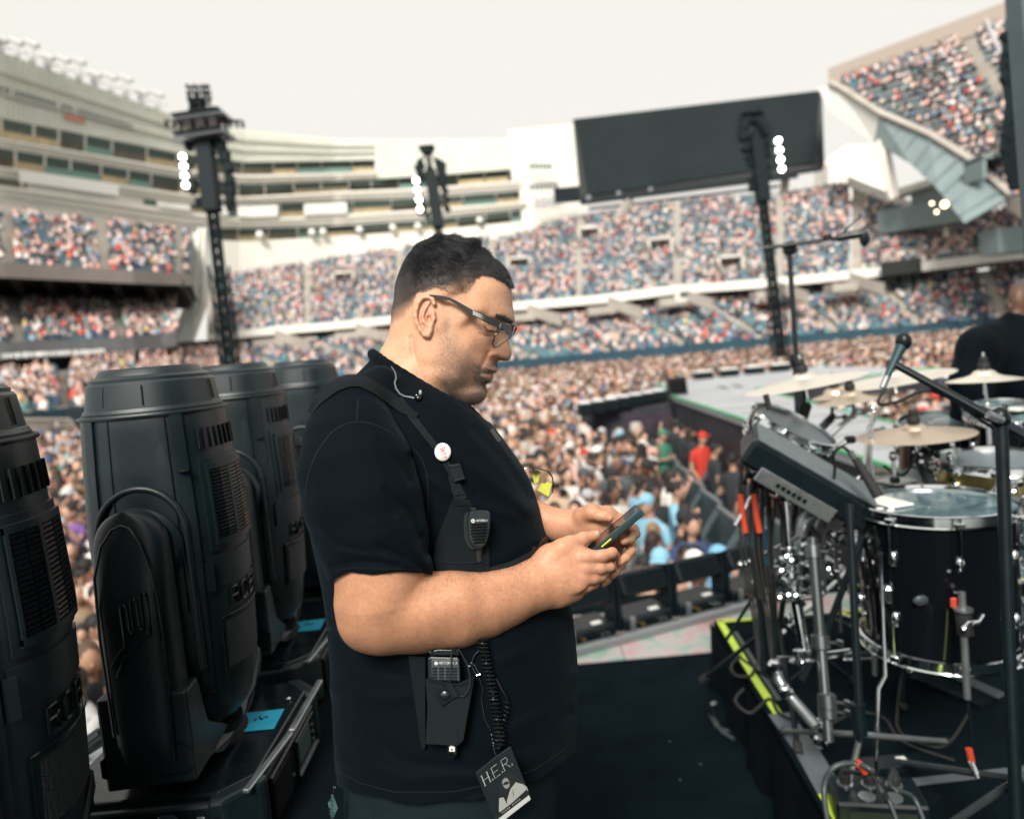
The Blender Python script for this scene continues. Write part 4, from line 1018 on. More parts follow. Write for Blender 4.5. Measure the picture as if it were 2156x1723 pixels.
# ---- moving head lamp
M_mesh = mat('perforated_plastic', (.016, .021, .024), .4)
n = M_mesh.node_tree; v = n.nodes.new('ShaderNodeTexVoronoi'); v.inputs['Scale'].default_value = 260; v.inputs['Randomness'].default_value = .15; tc = n.nodes.new('ShaderNodeTexCoord'); bp = n.nodes.new('ShaderNodeBump'); bp.inputs['Distance'].default_value = .002; bp.inputs['Strength'].default_value = 1
n.links.new(tc.outputs['Object'], v.inputs['Vector']); n.links.new(v.outputs['Distance'], bp.inputs['Height']); bp.invert = True; n.links.new(bp.outputs[0], n.nodes['Principled BSDF'].inputs['Normal'])
def moving_lamp():
    """origin at the centre of the base, foot at z 0; the vented side of the head faces +x"""
    t = thing('moving_lamp', 'x', 'stage light', group='row of large moving lamps on the draped platform')
    # base
    mb = MB()
    bx, by = .178, .21
    pl = [(-bx+.05, -by), (bx-.05, -by), (bx, -by+.05), (bx, by-.05), (bx-.05, by), (-bx+.05, by), (-bx, by-.05), (-bx, -by+.05)]
    mb.prism([(x*.985, y*.985, .012) for x, y in pl], (0, 0, .10)); base = mb.build('base', M_plas, t, bevel=.006)
    MB().prism([(x*.93, y*.93, .112) for x, y in pl], (0, 0, .012)).build('base_top', M_plas2, t, bevel=.004)
    for sx in (-1, 1):
        for sy in (-1, 1):       # moulded corner blocks
            MB().prism([(sx*bx*.6, sy*(by+.006), .014), (sx*(bx-.045), sy*(by+.006), .014), (sx*(bx+.006), sy*(by-.045), .014), (sx*(bx+.006), sy*by*.68, .014), (sx*bx*.6, sy*by*.68, .014)], (0, 0, .108)).build('corner_block', M_plas, t, bevel=.008)
    for sy in (-1, 1):
        MB().tube([(-.13, sy*(by+.004), .05), (-.11, sy*(by+.024), .05), (.11, sy*(by+.024), .05), (.13, sy*(by+.004), .05)], .013, 10).build('carry_handle', M_plas, t, smooth=50)
    # long service panel on +x: light bar trims, display, sockets
    MB().box((bx-.001, 0, .062), (.012, .26, .08), ch=.003).build('service_panel', M_plas2, t)
    for (ya, yb) in ((-.195, -.02), (-.012, .195)):
        MB().beam((bx+.006-(.02 if ya < -.1 else 0), ya, .121), (bx+.006, yb, .121), .013, .008, ch=.002).build('trim_bar', M_greymet, t)
    MB().box((bx+.006, -.085, .06), (.006, .09, .072), ch=.002).build('side_door', M_dark, t)
    MB().box((bx+.007, .055, .062), (.006, .12, .068), ch=.002).build('display_bezel', M_plas2, t)
    MB().box((bx+.0105, .04, .068), (.002, .07, .042)).build('display', M_glassd, t)
    for k in range(3): MB().box((bx+.011, .093, .045+k*.015), (.004, .012, .008), ch=.001).build('display_button', M_plas, t)
    MB().beam((bx+.012, -.005, .028), (bx+.012, .12, .028), .003, .004).build('display_edge', M_greymet, t)
    tp = MB().box((.105, .03, .1265), (.085, .075, .0012), Matrix.Rotation(.05, 3, 'Z')).build('blue_tape', M_blue, t)
    mk = MB()
    for k in range(4): mk.box((.10+.006*k, .034+.007*(k % 2), .1276), (.004, .009, .0006), Matrix.Rotation(.5*k, 3, 'Z'))
    mk.build('marker_scribble', M_dark, tp)['kind'] = 'stuff'
    MB().lathe([(.006, 0), (.006, .004), (.003, .006)], (.14, .11, .125), n=10).build('screw_head', M_chrome, t)
    # yoke: two arms (front -y and back +y) and a cross beam
    def armsec(z):
        # half width in x and outward bulge for the arm outline
        hw = np.interp(z, [.165, .19, .28, .40, .50, .541, .56, .575, .585, .592, .597], [.046, .053, .057, .057, .057, .056, .0527, .0445, .0345, .0231, .006])
        return hw
    for s in (-1, 1):
        zs = np.concatenate([np.linspace(.165, .50, 14), [.52, .54, .556, .569, .579, .587, .593, .597]])
        g = []
        for z in zs:
            hw = armsec(z); th = np.interp(z, [.165, .22, .45, .592], [.050, .060, .058, .030]); an = np.linspace(-np.pi/2, np.pi/2, 17)
            row = [(.0+hw*np.sign(math.sin(a))*abs(math.sin(a))**.55, s*(.150+th*abs(math.cos(a))**.5), z) for a in an]
            row += [(hw*.96, s*.148, z), (-hw*.96, s*.148, z)]
            g.append(row)
        mb = MB(); mb.grid(np.array(g), closed=True); n_ = len(g[0]); b0 = mb.n-len(g)*n_
        mb.f += [[b0+i for i in range(n_)][::-1], [b0+(len(g)-1)*n_+i for i in range(n_)]]; mb.mi += [0, 0]
        arm = mb.build('yoke_arm', M_plas, t, smooth=42)
        # raised shell line following the arch
        arch = [(x_*.76, s*y_, z_2) for x_, y_, z_2 in ((-.060, .2045, .24), (-.063, .2035, .40), (-.058, .202, .50), (-.040, .198, .548), (-.018, .192, .572), (.0, .189, .577), (.018, .192, .572), (.040, .198, .548), (.058, .202, .50), (.063, .2035, .40), (.060, .2045, .24), (.056, .204, .19))]
        MB().tube(arch, .0022, 6, cap=True).build('arm_seam', M_plas2, arm, smooth=50)
        # curl emblem pressed into the arm: three joined loops
        pts = []
        for k in range(3):
            x0 = -.012+k*.026; zt = .455+k*.008; zb = .412+k*.004
            pts += [(x0, zb), (x0, zt-.006), (x0+.004, zt), (x0+.010, zt), (x0+.014, zt-.006), (x0+.014, zb+.002)]
            if k < 2: pts += [(x0+.017, zb-.004), (x0+.023, zb-.004)]
        pts = [(-.055, .355), (-.03, .378), (-.012, .388)]+pts+[(.054, .40), (.03, .392), (-.02, .368), (-.042, .34)]
        MB().tube([(x*(-s)*.62, s*.2100, z) for x, z in pts], .0021, 6).build('emblem', M_plas2, arm, smooth=50)
        # pivot boss between arm and head
        MB().lathe([(.066, 0), (.07, .012), (.062, .02)], (0, s*.118, .52), (0, s, 0), 28).build('pivot_boss', M_plas, t, smooth=40)
        # arch shell on the head side
        ar2 = [( .072*math.cos(a), s*(.128), .545+.078*math.sin(a)) for a in np.linspace(0, np.pi, 20)]
        ar2 = [(.072, s*.126, .30)]+ar2+[(-.072, s*.126, .30)]
        MB().tube([(x_, y_*.93, z_2) for x_, y_, z_2 in ar2], .006, 8).build('pivot_rim', M_plas, t, smooth=50)
    # cross beam
    cs = []
    for y in np.linspace(-.205, .205, 19):
        u = abs(y)/.205; top = .150+.085*max(0, u-.45)**1.2*1.6; bot = .128+.012*u*u*3; hw = .085-.012*u
        cs.append([(-hw, y, bot+.01), (-hw+.02, y, bot), (hw-.02, y, bot), (hw, y, bot+.01), (hw, y, top-.015), (hw-.02, y, top), (-hw+.02, y, top), (-hw, y, top-.015)])
    MB().grid(np.array(cs), closed=True).build('yoke_beam', M_plas, t, smooth=35)
    MB().prism([(.0, -.20, .16), (.06, -.20, .16), (.06, -.12, .16)], (0, 0, .05)).build('yoke_gusset', M_plas, t)
    for sy in (-1, 1): MB().prism([(.071, sy*.200, .145), (.071, sy*.02, .148), (.071, sy*.12, .21), (.071, sy*.145, .30), (.071, sy*.200, .30)], (-.142, 0, 0)).build('yoke_cheek', M_plas, t, bevel=.005)
    MB().lathe([(.10, .12), (.085, .135), (.085, .15)], n=32).build('pan_ring', M_dark, t)
    # head: rounded square section
    H = [(.170, .074, .078), (.178, .094, .096), (.20, .106, .106), (.28, .118, .116), (.40, .124, .122), (.53, .128, .125), (.65, .122, .120), (.745, .116, .115), (.750, .115, .114)]
    Hz = [h[0] for h in H]
    def S(a, z, off=0):
        rx = np.interp(z, Hz, [h[1] for h in H])+off; ry = np.interp(z, Hz, [h[2] for h in H])+off
        c, s_ = math.cos(a), math.sin(a); e = .84
        return np.array([rx*np.sign(c)*abs(c)**e, ry*np.sign(s_)*abs(s_)**e, z])
    def ringgrid(zs, n=56, off=0): return np.array([[S(2*np.pi*k/n, z, off) for k in range(n)] for z in zs])
    mb = MB(); zs = [.170, .176, .185, .20]+list(np.linspace(.23, .745, 26))+[.750]; gg = ringgrid(zs); mb.grid(gg, closed=True)
    n_ = 56; mb.f += [[i for i in range(n_)][::-1], [(len(zs)-1)*n_+i for i in range(n_)]]; mb.mi += [0, 0]
    head = mb.build('head_shell', M_plas, t, smooth=38)
    def stepring(name, prof, m, e=.86):
        an = np.arange(56)*2*np.pi/56
        g = np.array([[(r*np.sign(math.cos(a))*abs(math.cos(a))**e, r*.97*np.sign(math.sin(a))*abs(math.sin(a))**e, z) for a in an] for r, z in prof])
        mb = MB(); mb.grid(g, closed=True); mb.f += [[i for i in range(56)][::-1], [(len(prof)-1)*56+i for i in range(56)]]; mb.mi += [0, 0]
        return mb.build(name, m, t, smooth=25)
    col = stepring('collar', [(.112, .745), (.114, .752), (.111, .758), (.109, .759), (.103, .800), (.100, .804)], M_plas)
    for a in np.arange(-150, 180, 36):
        r = math.radians(a); MB().beam((.1105*math.cos(r), .1075*math.sin(r), .763), (.1055*math.cos(r), .1025*math.sin(r), .797), .002, .002, up=(math.cos(r), math.sin(r), 0)).build('collar_groove', M_dark, col)
    stepring('top_ring', [(.098, .802), (.098, .809), (.094, .812), (.089, .814)], M_plas)
    stepring('lens_hood', [(.088, .813), (.082, .824), (.079, .827), (.074, .825), (.070, .815)], M_plas)
    MB().lathe([(.069, .816), (.05, .821), (0.001, .822)], n=28).build('front_lens', mat('lamp_lens_glass', (.02, .03, .035), .05, spec=.8), t, smooth=60)
    # overlap edge below the collar
    rim = [S(2*np.pi*k/56, .745, .002) for k in range(56)]; MB().tube(rim, .0035, 6, closed=True).build('shell_rim', M_plas, head, smooth=60)
    def strip_on(a0, a1, z0, z1, off, th, name, m, par, na=8, nz=8, f0=None):
        """plate lying on the shell between two angles and heights"""
        g = np.array([[S(math.radians(a), z, off) for a in np.linspace(a0, a1, na)] for z in np.linspace(z0, z1, nz)])
        g2 = np.array([[S(math.radians(a), z, off-th) for a in np.linspace(a0, a1, na)] for z in np.linspace(z0, z1, nz)])
        return MB().slab(g, g2-g).build(name, m, par, smooth=35)
    # corner rib (vertical raised strip) on the -y/+x corner and others
    for a0 in (-62, 62-9, 180-62, 180+62-9): strip_on(a0, a0+10, .21, .742, .005, .008, 'shell_rib', M_plas, head, 4, 16)
    for a0 in (-66, -104): 
        g = [S(math.radians(a0), z, .001) for z in np.linspace(.40, .74, 12)]; MB().tube(g, .0014, 5).build('seam_line', M_plas2 if a0 > -100 else M_plas, head, smooth=60)
    # eyelets
    for (a, z) in ((-57, .645), (-57, .25)): 
        c = S(math.radians(a), z, .006); MB().ball(c, (.011, .008, .0045), 10, 6).build('eyelet', M_dark, head)
    # slotted vents near the top
    for k in range(9):
        a = -40+k*7.5; mb = MB(); p0, p1 = S(math.radians(a), .677, .0015), S(math.radians(a), .713, .0015)
        mb.tube([p0, p0*.7+p1*.3, p0*.3+p1*.7, p1], .0020, 6); mb.build('vent_slot', M_dark, head, smooth=60)
        e0 = np.array([[math.cos(math.radians(a+1.2)), math.sin(math.radians(a+1.2)), 0]])[0]*.0018
        MB().tube([p0+e0, p1+e0], .0012, 5).build('slot_edge', M_plas2, head, smooth=60)
    # framed louvre panel
    A0, A1, Z0, Z1 = -38, 12, .508, .648
    strip_on(A0-5, A1+5, Z0-.012, Z1+.012, .004, .006, 'vent_surround', M_plas, head, 10, 10)
    pan = strip_on(A0, A1, Z0, Z1, .0055, .004, 'vent_recess', M_dark, head, 10, 10)
    for (a, b, z0, z1) in ((A0, A0+2.2, Z0, Z1), (A1-2.2, A1, Z0, Z1), ((A0+A1)/2-1.4, (A0+A1)/2+1.4, Z0, Z1)): strip_on(a, b, z0, z1, .009, .008, 'vent_frame', M_plas, head, 3, 10)
    for (z0, z1) in ((Z0-.002, Z0+.008), (Z1-.008, Z1+.002)): strip_on(A0, A1, z0, z1, .009, .008, 'vent_frame', M_plas, head, 10, 2)
    for c_ in range(4):
        aw = (A1-A0-2.2*2-2.8)/4; a = A0+2.2+c_*aw+(2.8 if c_ > 1 else 0)
        for k in range(19):
            z = Z0+.012+k*(Z1-Z0-.024)/18
            strip_on(a+.5, a+aw-.5, z-.0018, z+.0018, .0085, .004, 'vent_slat', M_plas2, head, 2, 2)
    # stepped bands and the badge below the vents
    strip_on(-47, 22, .432, .486, .004, .006, 'lower_band', M_plas, head, 12, 3)
    strip_on(-50, -44, .428, .478, .011, .01, 'band_tab', M_plas, head, 3, 3)
    strip_on(-40, 26, .275, .372, .004, .006, 'bottom_door', M_plas, head, 12, 4)
    g_ = [S(math.radians(a), z, .005) for a, z in [(-40, .27), (-40, .375)]+[(a, .375) for a in range(-38, 27, 4)]]
    MB().tube(g_, .0022, 6).build('door_edge', M_plas2, head, smooth=60)
    letters('ROBe', lambda x, y: S(math.radians(-26+x*12.5*4.0), .388+y*.032, .0025), 'badge_letter', M_plas2, head, .0022)
    # perforated grille
    mesh_ = strip_on(-36, 22, .281, .366, .0055, .003, 'mesh_grille', M_mesh, head, 16, 8)
    return t
# stroke letters: each a list of strokes in a unit box
STROKES = {'R': [[(0, 0), (0, 1), (.5, 1), (.62, .85), (.62, .65), (.5, .5), (0, .5)], [(.3, .5), (.65, 0)]], 'O': [[(.15, 0), (.5, 0), (.65, .2), (.65, .8), (.5, 1), (.15, 1), (0, .8), (0, .2), (.15, 0)]],
           'B': [[(0, 0), (0, 1), (.45, 1), (.6, .87), (.6, .65), (.45, .52), (0, .52)], [(.45, .52), (.65, .38), (.65, .15), (.5, 0), (0, 0)]], 'E': [[(.6, 1), (0, 1), (0, 0), (.6, 0)], [(0, .5), (.48, .5)]], 'e': [[(.6, 1), (.2, .95), (0, .7), (0, .25), (.2, 0), (.6, 0)], [(0, .5), (.45, .5)]],
           'M': [[(0, 0), (0, 1), (.35, .4), (.7, 1), (.7, 0)]], 'T': [[(0, 1), (.7, 1)], [(.35, 1), (.35, 0)]], 'L': [[(0, 1), (0, 0), (.55, 0)]], 'A': [[(0, 0), (.33, 1), (.66, 0)], [(.14, .35), (.52, .35)]],
           'V': [[(0, 1), (.32, 0), (.64, 1)]], 'H': [[(0, 0), (0, 1)], [(.62, 0), (.62, 1)], [(0, .5), (.62, .5)]], '.': [[(.05, 0), (.12, 0), (.12, .1), (.05, .1)]]}
def letters(txt, fn, name, m, parent, r, gap=.28):
    total = sum((.2 if c == '.' else .65)+gap for c in txt)-gap; x = 0; out = []
    for c in txt:
        mb = MB()
        for st in STROKES[c]:
            p = []
            for a, b in zip(st[:-1], st[1:]):
                for k in range(4): p.append((a[0]+(b[0]-a[0])*k/4, a[1]+(b[1]-a[1])*k/4))
            p.append(st[-1]); mb.tube([fn((x+q[0])/total, q[1]) for q in p], r, 5)
        out.append(mb.build(name, m, parent, smooth=60)); x += (.2 if c == '.' else .65)+gap
    return out
UPPER = ('yoke', 'pivot', 'pan_ring', 'head_shell', 'collar', 'top_ring', 'lens_hood', 'front_lens')
ml = moving_lamp()
labs = ['nearest black moving lamp, cut off by the left edge of the frame', 'second black moving lamp, tall and fully in view with blue tape on its base', 'third black moving lamp, just behind the fully visible one', 'farthest black moving lamp, half hidden by the shoulder of the man']
for i, (x, y) in enumerate(((-.72, .86), (-.653, 1.31), (-.695, 1.80), (-.66, 2.30))):
    l_ = ml if i == 0 else copy_tree(ml); l_.location = (x, y, PZ); l_.rotation_euler = (0, 0, (0, 0, .02, -.02)[i]); l_['label'] = labs[i]
    for c_ in l_.children:
        if c_.name.startswith(UPPER): c_.rotation_euler = (0, 0, (.28, .08, .08, .1)[i])
# ================================================================ DRUM KIT
M_head = bpy.data.materials.new('coated_drum_head'); M_head.use_nodes = True; n = M_head.node_tree; b = n.nodes['Principled BSDF']
b.inputs['Roughness'].default_value = .12; b.inputs['Specular IOR Level'].default_value = .8
tc = n.nodes.new('ShaderNodeTexCoord'); nz = n.nodes.new('ShaderNodeTexNoise'); nz.inputs['Scale'].default_value = 9; nz.inputs['Detail'].default_value = 8; nz.inputs['Distortion'].default_value = 1.2; cr = n.nodes.new('ShaderNodeValToRGB')
e = cr.color_ramp.elements; e[0].position = .35; e[0].color = (.05, .10, .12, 1); e[1].position = .72; e[1].color = (.20, .30, .33, 1)
n.links.new(tc.outputs['Object'], nz.inputs['Vector']); n.links.new(nz.outputs['Fac'], cr.inputs[0]); n.links.new(cr.outputs[0], b.inputs['Base Color'])
M_lacq = mat('black_lacquer', (.004, .005, .007), .08, coat=.6)
M_brass = mat('hammered_brass', (.70, .58, .24), .28, 1, bump=.6, bscale=60, var=.2, vscale=18)
M_cym = mat('pale_bronze_cymbal', (.95, .90, .80), .5, 1, rvar=.08, vscale=5)
M_cym2 = mat('warm_bronze_cymbal', (.74, .62, .50), .42, 1, rvar=.1, vscale=5)
M_rub = mat('black_rubber', (.012, .013, .014), .75)
M_muf = mat('white_gel_tape', (.85, .85, .80), .35)
def frame_of(n_):
    z = nrm(n_); x = nrm(np.cross([0, 1.0, 0] if abs(z[1]) < .9 else [1.0, 0, 0], z)); return x, np.cross(z, x), z
def drum(name, label, c, rad, h, axis=(0, 0, 1), shell=None, lugs=8, group=None, phase=0, mic=False, legs=0, headm=None):
    """c: centre of the batter head"""
    c = np.asarray(c, float); x, y, z = frame_of(axis); t = thing(name, label, 'drum', group=group)
    sh = shell or M_lacq
    MB().lathe([(rad*.965, -h), (rad*.965, -.012)], c, z, 56).build('shell', sh, t, smooth=40)
    MB().lathe([(rad*.955, .002), (rad*.6, .0035), (.001, .004)], c, z, 56, cap=False).build('batter_head', headm or M_head, t, smooth=60)
    for k, (zz, s) in enumerate(((0, 1), (-h, -1))):
        prof = [(rad*.995, -.022*s), (rad*1.02, -.02*s), (rad*1.004, -.016*s), (rad*1.0, .008*s), (rad*1.015, .012*s), (rad*.985, .013*s), (rad*.975, .006*s), (rad*.975, -.02*s)]
        MB().lathe(prof, c+z*zz, z, 56, cap=False).build('hoop', M_chrome, t, smooth=35)
    for i in range(lugs):
        a = phase+i*2*np.pi/lugs; d = x*math.cos(a)+y*math.sin(a); q = c+d*rad*1.0
        long = h > .2
        for zz in ((-.115, -h+.115) if long else (-h/2,)):
            MB().ball(c+d*(rad*.985)+z*zz, (.011, .012, .022 if long else .03), 10, 8, np.stack([x*math.cos(a)+y*math.sin(a), -x*math.sin(a)+y*math.cos(a), z], 1)).build('lug', M_chrome, t, smooth=60)
        for (z0, z1) in (((.012, -.11), (-h-.012, -h+.11)) if long else ((.012, -h-.012),)):
            MB().bar(q+d*.010+z*z0, q+d*.010+z*z1, .0028, 8).build('tension_rod', M_chrome, t)
        for zz, s in ((0, 1), (-h, -1)): MB().box(q+d*.008+z*(zz-.008*s), (.022, .014, .016), np.stack([-x*math.sin(a)+y*math.cos(a), d, z], 1), ch=.003).build('rod_claw', M_chrome, t)
    for k in range(legs):
        a = phase+.4+k*2*np.pi/3; d = x*math.cos(a)+y*math.sin(a); q = c+d*rad*1.06
        lg = MB().tube([q+z*(-.10 if k != 1 else -h*.68), q-z*(h+.05), q-z*(h+.08)+d*.03, [*(q+d*.06)[:2], RZ+.02]], .006, 8).build('leg', M_chrome, t, smooth=60)
        MB().box(q-z*(h*.55)-d*.02, (.035, .03, .05), np.stack([-x*math.sin(a)+y*math.cos(a), d, z], 1), ch=.008).build('leg_bracket', M_chrome, t)
        MB().ball([*(q+d*.06)[:2], RZ+.015], .014, 8, 6).build('rubber_foot', M_rub, t)
    return t, c, x, y, z
# big floor tom
cT = P(1966, 1060, 2.03)
ft, c, x, y, z = drum('floor_tom', 'large black lacquered floor tom with chrome hoops in front of the kit', cT, .206, .40, (.0, -.0, 1), legs=3, phase=-1.05)
g = MB(); g.box(c+np.array([-.115, .03, .009]), (.075, .12, .008), Matrix.Rotation(.2, 3, 'Z'), ch=.003); g.build('damping_pad', M_muf, ft)
for (dx, dy, s) in ((-.17, -.03, .012), (-.155, -.06, .012), (-.14, -.035, .008), (-.17, .02, .01)): MB().ball(c+[dx, dy, .008], (s, s*.7, .004), 8, 5).build('gel_dot', M_muf, ft)
for (dx, dy) in ((-.05, -.06), (.02, .0), (.10, .02)): MB().ball(c+[dx, dy, .006], (.004, .004, .002), 8, 5).build('rivet', M_chrome, ft)
MB().ball(c+[-.135, -.155, -.215], (.022, .008, .014), 10, 6).build('badge', M_greymet2, ft)
# bass drum below / behind: butt of the kit under the floor tom
cB = P(1980, 1230, 2.9)
MBb, c_, x_, y_, z_ = drum('bass_drum', 'black bass drum lying on its side behind the floor tom', P(2120, 1180, 2.75), .28, .42, (.35, -.94, .0), legs=0, lugs=10)
# snare / toms behind
sn, *_ = drum('brass_snare', 'hammered brass snare drum with chrome hoops at the right edge', P(2100, 968, 2.38), .186, .15, (.0, -.02, 1), M_brass, 10, phase=.3, headm=mat('grey_drum_head', (.16, .20, .22), .35))
t1, c1_, *_ = drum('tom', 'low black tom with a white gel pad just behind the floor tom', P(1915, 1016, 2.55), .165, .2, (.0, -.05, 1), None, 8, phase=.2)
MB().box(c1_+[-.045, .0, .01], (.10, .10, .008), Matrix.Rotation(.3, 3, 'Z'), ch=.003).build('damping_pad', M_muf, t1)
t2, c2_, *_ = drum('rack_tom', 'black rack tom beyond the wide bronze cymbal', P(1972, 893, 2.95), .145, .24, (-.08, -.22, 1), None, 6, phase=.5)
MB().box(c2_+[-.02, -.04, .014], (.06, .035, .004), Matrix.Rotation(-.6, 3, 'Z')).build('paper_tape', M_white, t2)
MB().box(c2_+[.03, .03, .014], (.07, .02, .004), Matrix.Rotation(.5, 3, 'Z')).build('paper_tape', M_white, t2)
t3, c3_, *_ = drum('rack_tom', 'black rack tom with a white sheet lying on its head, under the boom stand', P(2125, 868, 2.75), .150, .24, (-.05, -.2, 1), None, 6, phase=.1)
MB().box(c3_+[.03, -.01, .014], (.13, .09, .004), Matrix.Rotation(.3, 3, 'Z')).build('paper_sheet', M_white, t3)
t4, *_ = drum('tilted_snare', 'small steel snare tilted steeply on the left of the kit above the sampling pad', P(1672, 897, 2.35), .135, .075, (.42, -.30, .86), M_chrome, 8, phase=.2, headm=mat('clear_grey_head', (.10, .13, .15), .3))
# cymbals
def cymbal(label, c, rad, axis, m, stand_to=None, felt=True):
    c = np.asarray(c, float); x, y, z = frame_of(axis); t = thing('cymbal', label, 'cymbal')
    prof = [(.008, .022), (.02, .021), (.034, .014), (.042, .004), (rad*.5, -.004), (rad*.97, -.016), (rad, -.0175), (rad*.97, -.0178), (rad*.5, -.006), (.042, .0022), (.034, .012), (.008, .020)]
    MB().lathe(prof, c, z, 72, cap=False).build('plate', m, t, smooth=30)
    for k in range(5): MB().lathe([(rad*(.35+.12*k), -.0012-.0028*k*1.05), (rad*(.352+.12*k), -.0008-.0028*k*1.05), (rad*(.354+.12*k), -.0012-.0028*k*1.05)], c, z, 60, cap=False).build('lathe_groove', m, t)
    MB().lathe([(.018, .024), (.020, .028), (.020, .042), (.016, .048)], c, z, 18).build('felt', M_rub, t, smooth=40)
    MB().lathe([(.012, .048), (.014, .052), (.014, .064), (.008, .07)], c, z, 14).build('wing_nut', M_rub, t)
    MB().bar(c-z*.07, c+z*.085, .0045, 8).build('rod', M_chrome, t)
    return t
def stand(label, pts, r, feet=None, m=None, name='cymbal_stand', clampers=(), cat='stand'):
    t = thing(name, label, cat); m = m or M_chrome
    pts = [np.asarray(p, float) for p in pts]
    rr = r if isinstance(r, (list, tuple)) else [r]*(len(pts)-1)
    for a, b, q in zip(pts[:-1], pts[1:], rr): MB().bar(a, b, q, 12).build('tube', m, t, smooth=60)
    for p in list(pts[1:-1])+list(clampers):
        p = np.asarray(p, float); d = nrm(pts[-1]-pts[0])
        MB().lathe([(rr[0]*1.25, -.022), (rr[0]*1.7, -.018), (rr[0]*1.7, .018), (rr[0]*1.25, .022)], p, d, 12).build('clamp_collar', m, t, smooth=40)
        k = MB(); k.bar(p, p+np.array([.035, -.025, .004]), .005, 8); k.build('clamp_screw', m, t); MB().box(p+np.array([.042, -.03, .004]), (.008, .02, .022), Matrix.Rotation(.6, 3, 'Z'), ch=.003).build('wing_screw', m, t)
    if feet:
        f, spread, hh, rot = feet
        for k in range(3):
            a = rot+k*2*np.pi/3; e = np.array([f[0]+spread*math.cos(a), f[1]+spread*math.sin(a), RZ+.015])
            top = np.array([f[0], f[1], RZ+hh]); lg = MB().bar(top, e, .0085, 8).build('leg', m, t)
            lo = np.array([f[0], f[1], RZ+.06]); MB().bar(lo, top*.45+e*.55, .005, 6).build('leg_brace', m, t)
            MB().lathe([(.013, -.02), (.014, .012)], e, nrm(e-top), 10).build('rubber_foot', M_rub, lg)
    return t
def down(p, r=1): return np.array([p[0], p[1], RZ+.05])
c = P(1692, 797, 2.45); ax = (-.17, -.12, .97); cymbal('largest pale crash cymbal, tilted, left above the kit', c, .20, (-.125, .03, .98), M_cym)
stand('chrome stand with rubber clamp under the largest pale crash cymbal', [c-[0, 0, .03], c+[-.01, 0, -.22], P(1640, 1330, 2.45)], [.006, .010], (P(1640, 1330, 2.45), .3, .3, .3), M_blkmet)
MB_ = MB(); MB_.box(c+[0.0, .02, -.13], (.035, .03, .10), Matrix.Rotation(.35, 3, 'Y'), ch=.01); tag(MB_.build('boom_tilter', M_rub), 'black wedge-shaped tilter below the largest crash cymbal', 'clamp')
c = P(1880, 791, 2.9); cymbal('second pale crash cymbal, behind the vocal microphone', c, .225, (-.125, .03, .98), M_cym)
stand('chrome stand under the second crash cymbal', [c-[0, 0, .02], P(1830, 905, 2.9), P(1790, 1250, 2.9)], [.006, .01], (P(1790, 1250, 2.9), .3, .3, .9))
c = P(1792, 832, 2.8); cymbal('thin splash cymbal, lower of two small ones between the crash cymbals', c, .13, (-.125, .02, .98), M_cym2)
c = P(1757, 826, 2.9); cymbal('small splash cymbal, upper of two between the crash cymbals', c, .09, (-.08, .02, .98), M_cym2)
stand('short chrome rods and grey clamps holding the two small cymbals', [P(1757, 826, 2.9), P(1750, 880, 2.85), P(1700, 930, 2.8)], [.007, .016], None, M_greymet2)
stand('chrome tube rising from the sampling pad to the small cymbals', [P(1795, 835, 2.8), P(1798, 872, 2.75), P(1720, 940, 2.5)], [.007, .010])
c = P(1925, 905, 2.35); cymbal('wide warm bronze ride cymbal in front of the rack tom', c, .178, (-.05, .0, .99), M_cym2)
stand('grey clamp block on a post under the ride cymbal', [c-[0, 0, .02], P(1935, 960, 2.4), P(1960, 1020, 2.4)], [.006, .02], None, M_greymet2)
c = P(2072, 790, 2.6); cymbal('small pale cymbal in front of the man in black at the right', c, .125, (-.0, .02, .99), M_cym)
stand('thin chrome rod under the small cymbal by the man in black', [c-[0, 0, .02], P(2080, 860, 2.6), P(2088, 1000, 2.6)], [.005, .009])
# sampling pad
sp = thing('sampling_pad', 'long tilted black electronic percussion pad with ridged top and grey name plate', 'electronic pad')
a, b = P(1592, 905, 2.15), P(1842, 1048, 2.10); dx = nrm(b-a); nrmv = nrm(np.array([.35, -.25, .88])-dx*(np.array([.35, -.25, .88])@dx)); dy = np.cross(nrmv, dx); Rm = np.stack([dx, dy, nrmv], 1); cm = (a+b)/2; L_ = np.linalg.norm(b-a)
MB().box(cm-nrmv*.045, (L_*1.03, .20, .085), Rm, ch=.012).build('body', M_blkmet, sp)
for i in range(12): MB().box(cm+nrmv*.0005+dy*(-.085+i*.0155), (L_*.97, .010, .007), Rm, ch=.002).build('pad_ridge', mat('worn_grey_pad', (.10, .125, .135), .55, var=.2, vscale=30), sp)
pl_ = MB().box(cm-nrmv*.085-dy*.104-dx*.02, (L_*.62, .008, .046), Rm, ch=.003).build('name_plate', M_greymet, sp)
wm = MB()
for i in range(6): wm.box(cm-nrmv*.085-dy*.1095+dx*(-.075+i*.017), (.011, .003, .012), Rm)
wm.build('word_mark', M_dark, pl_)['kind'] = 'stuff'
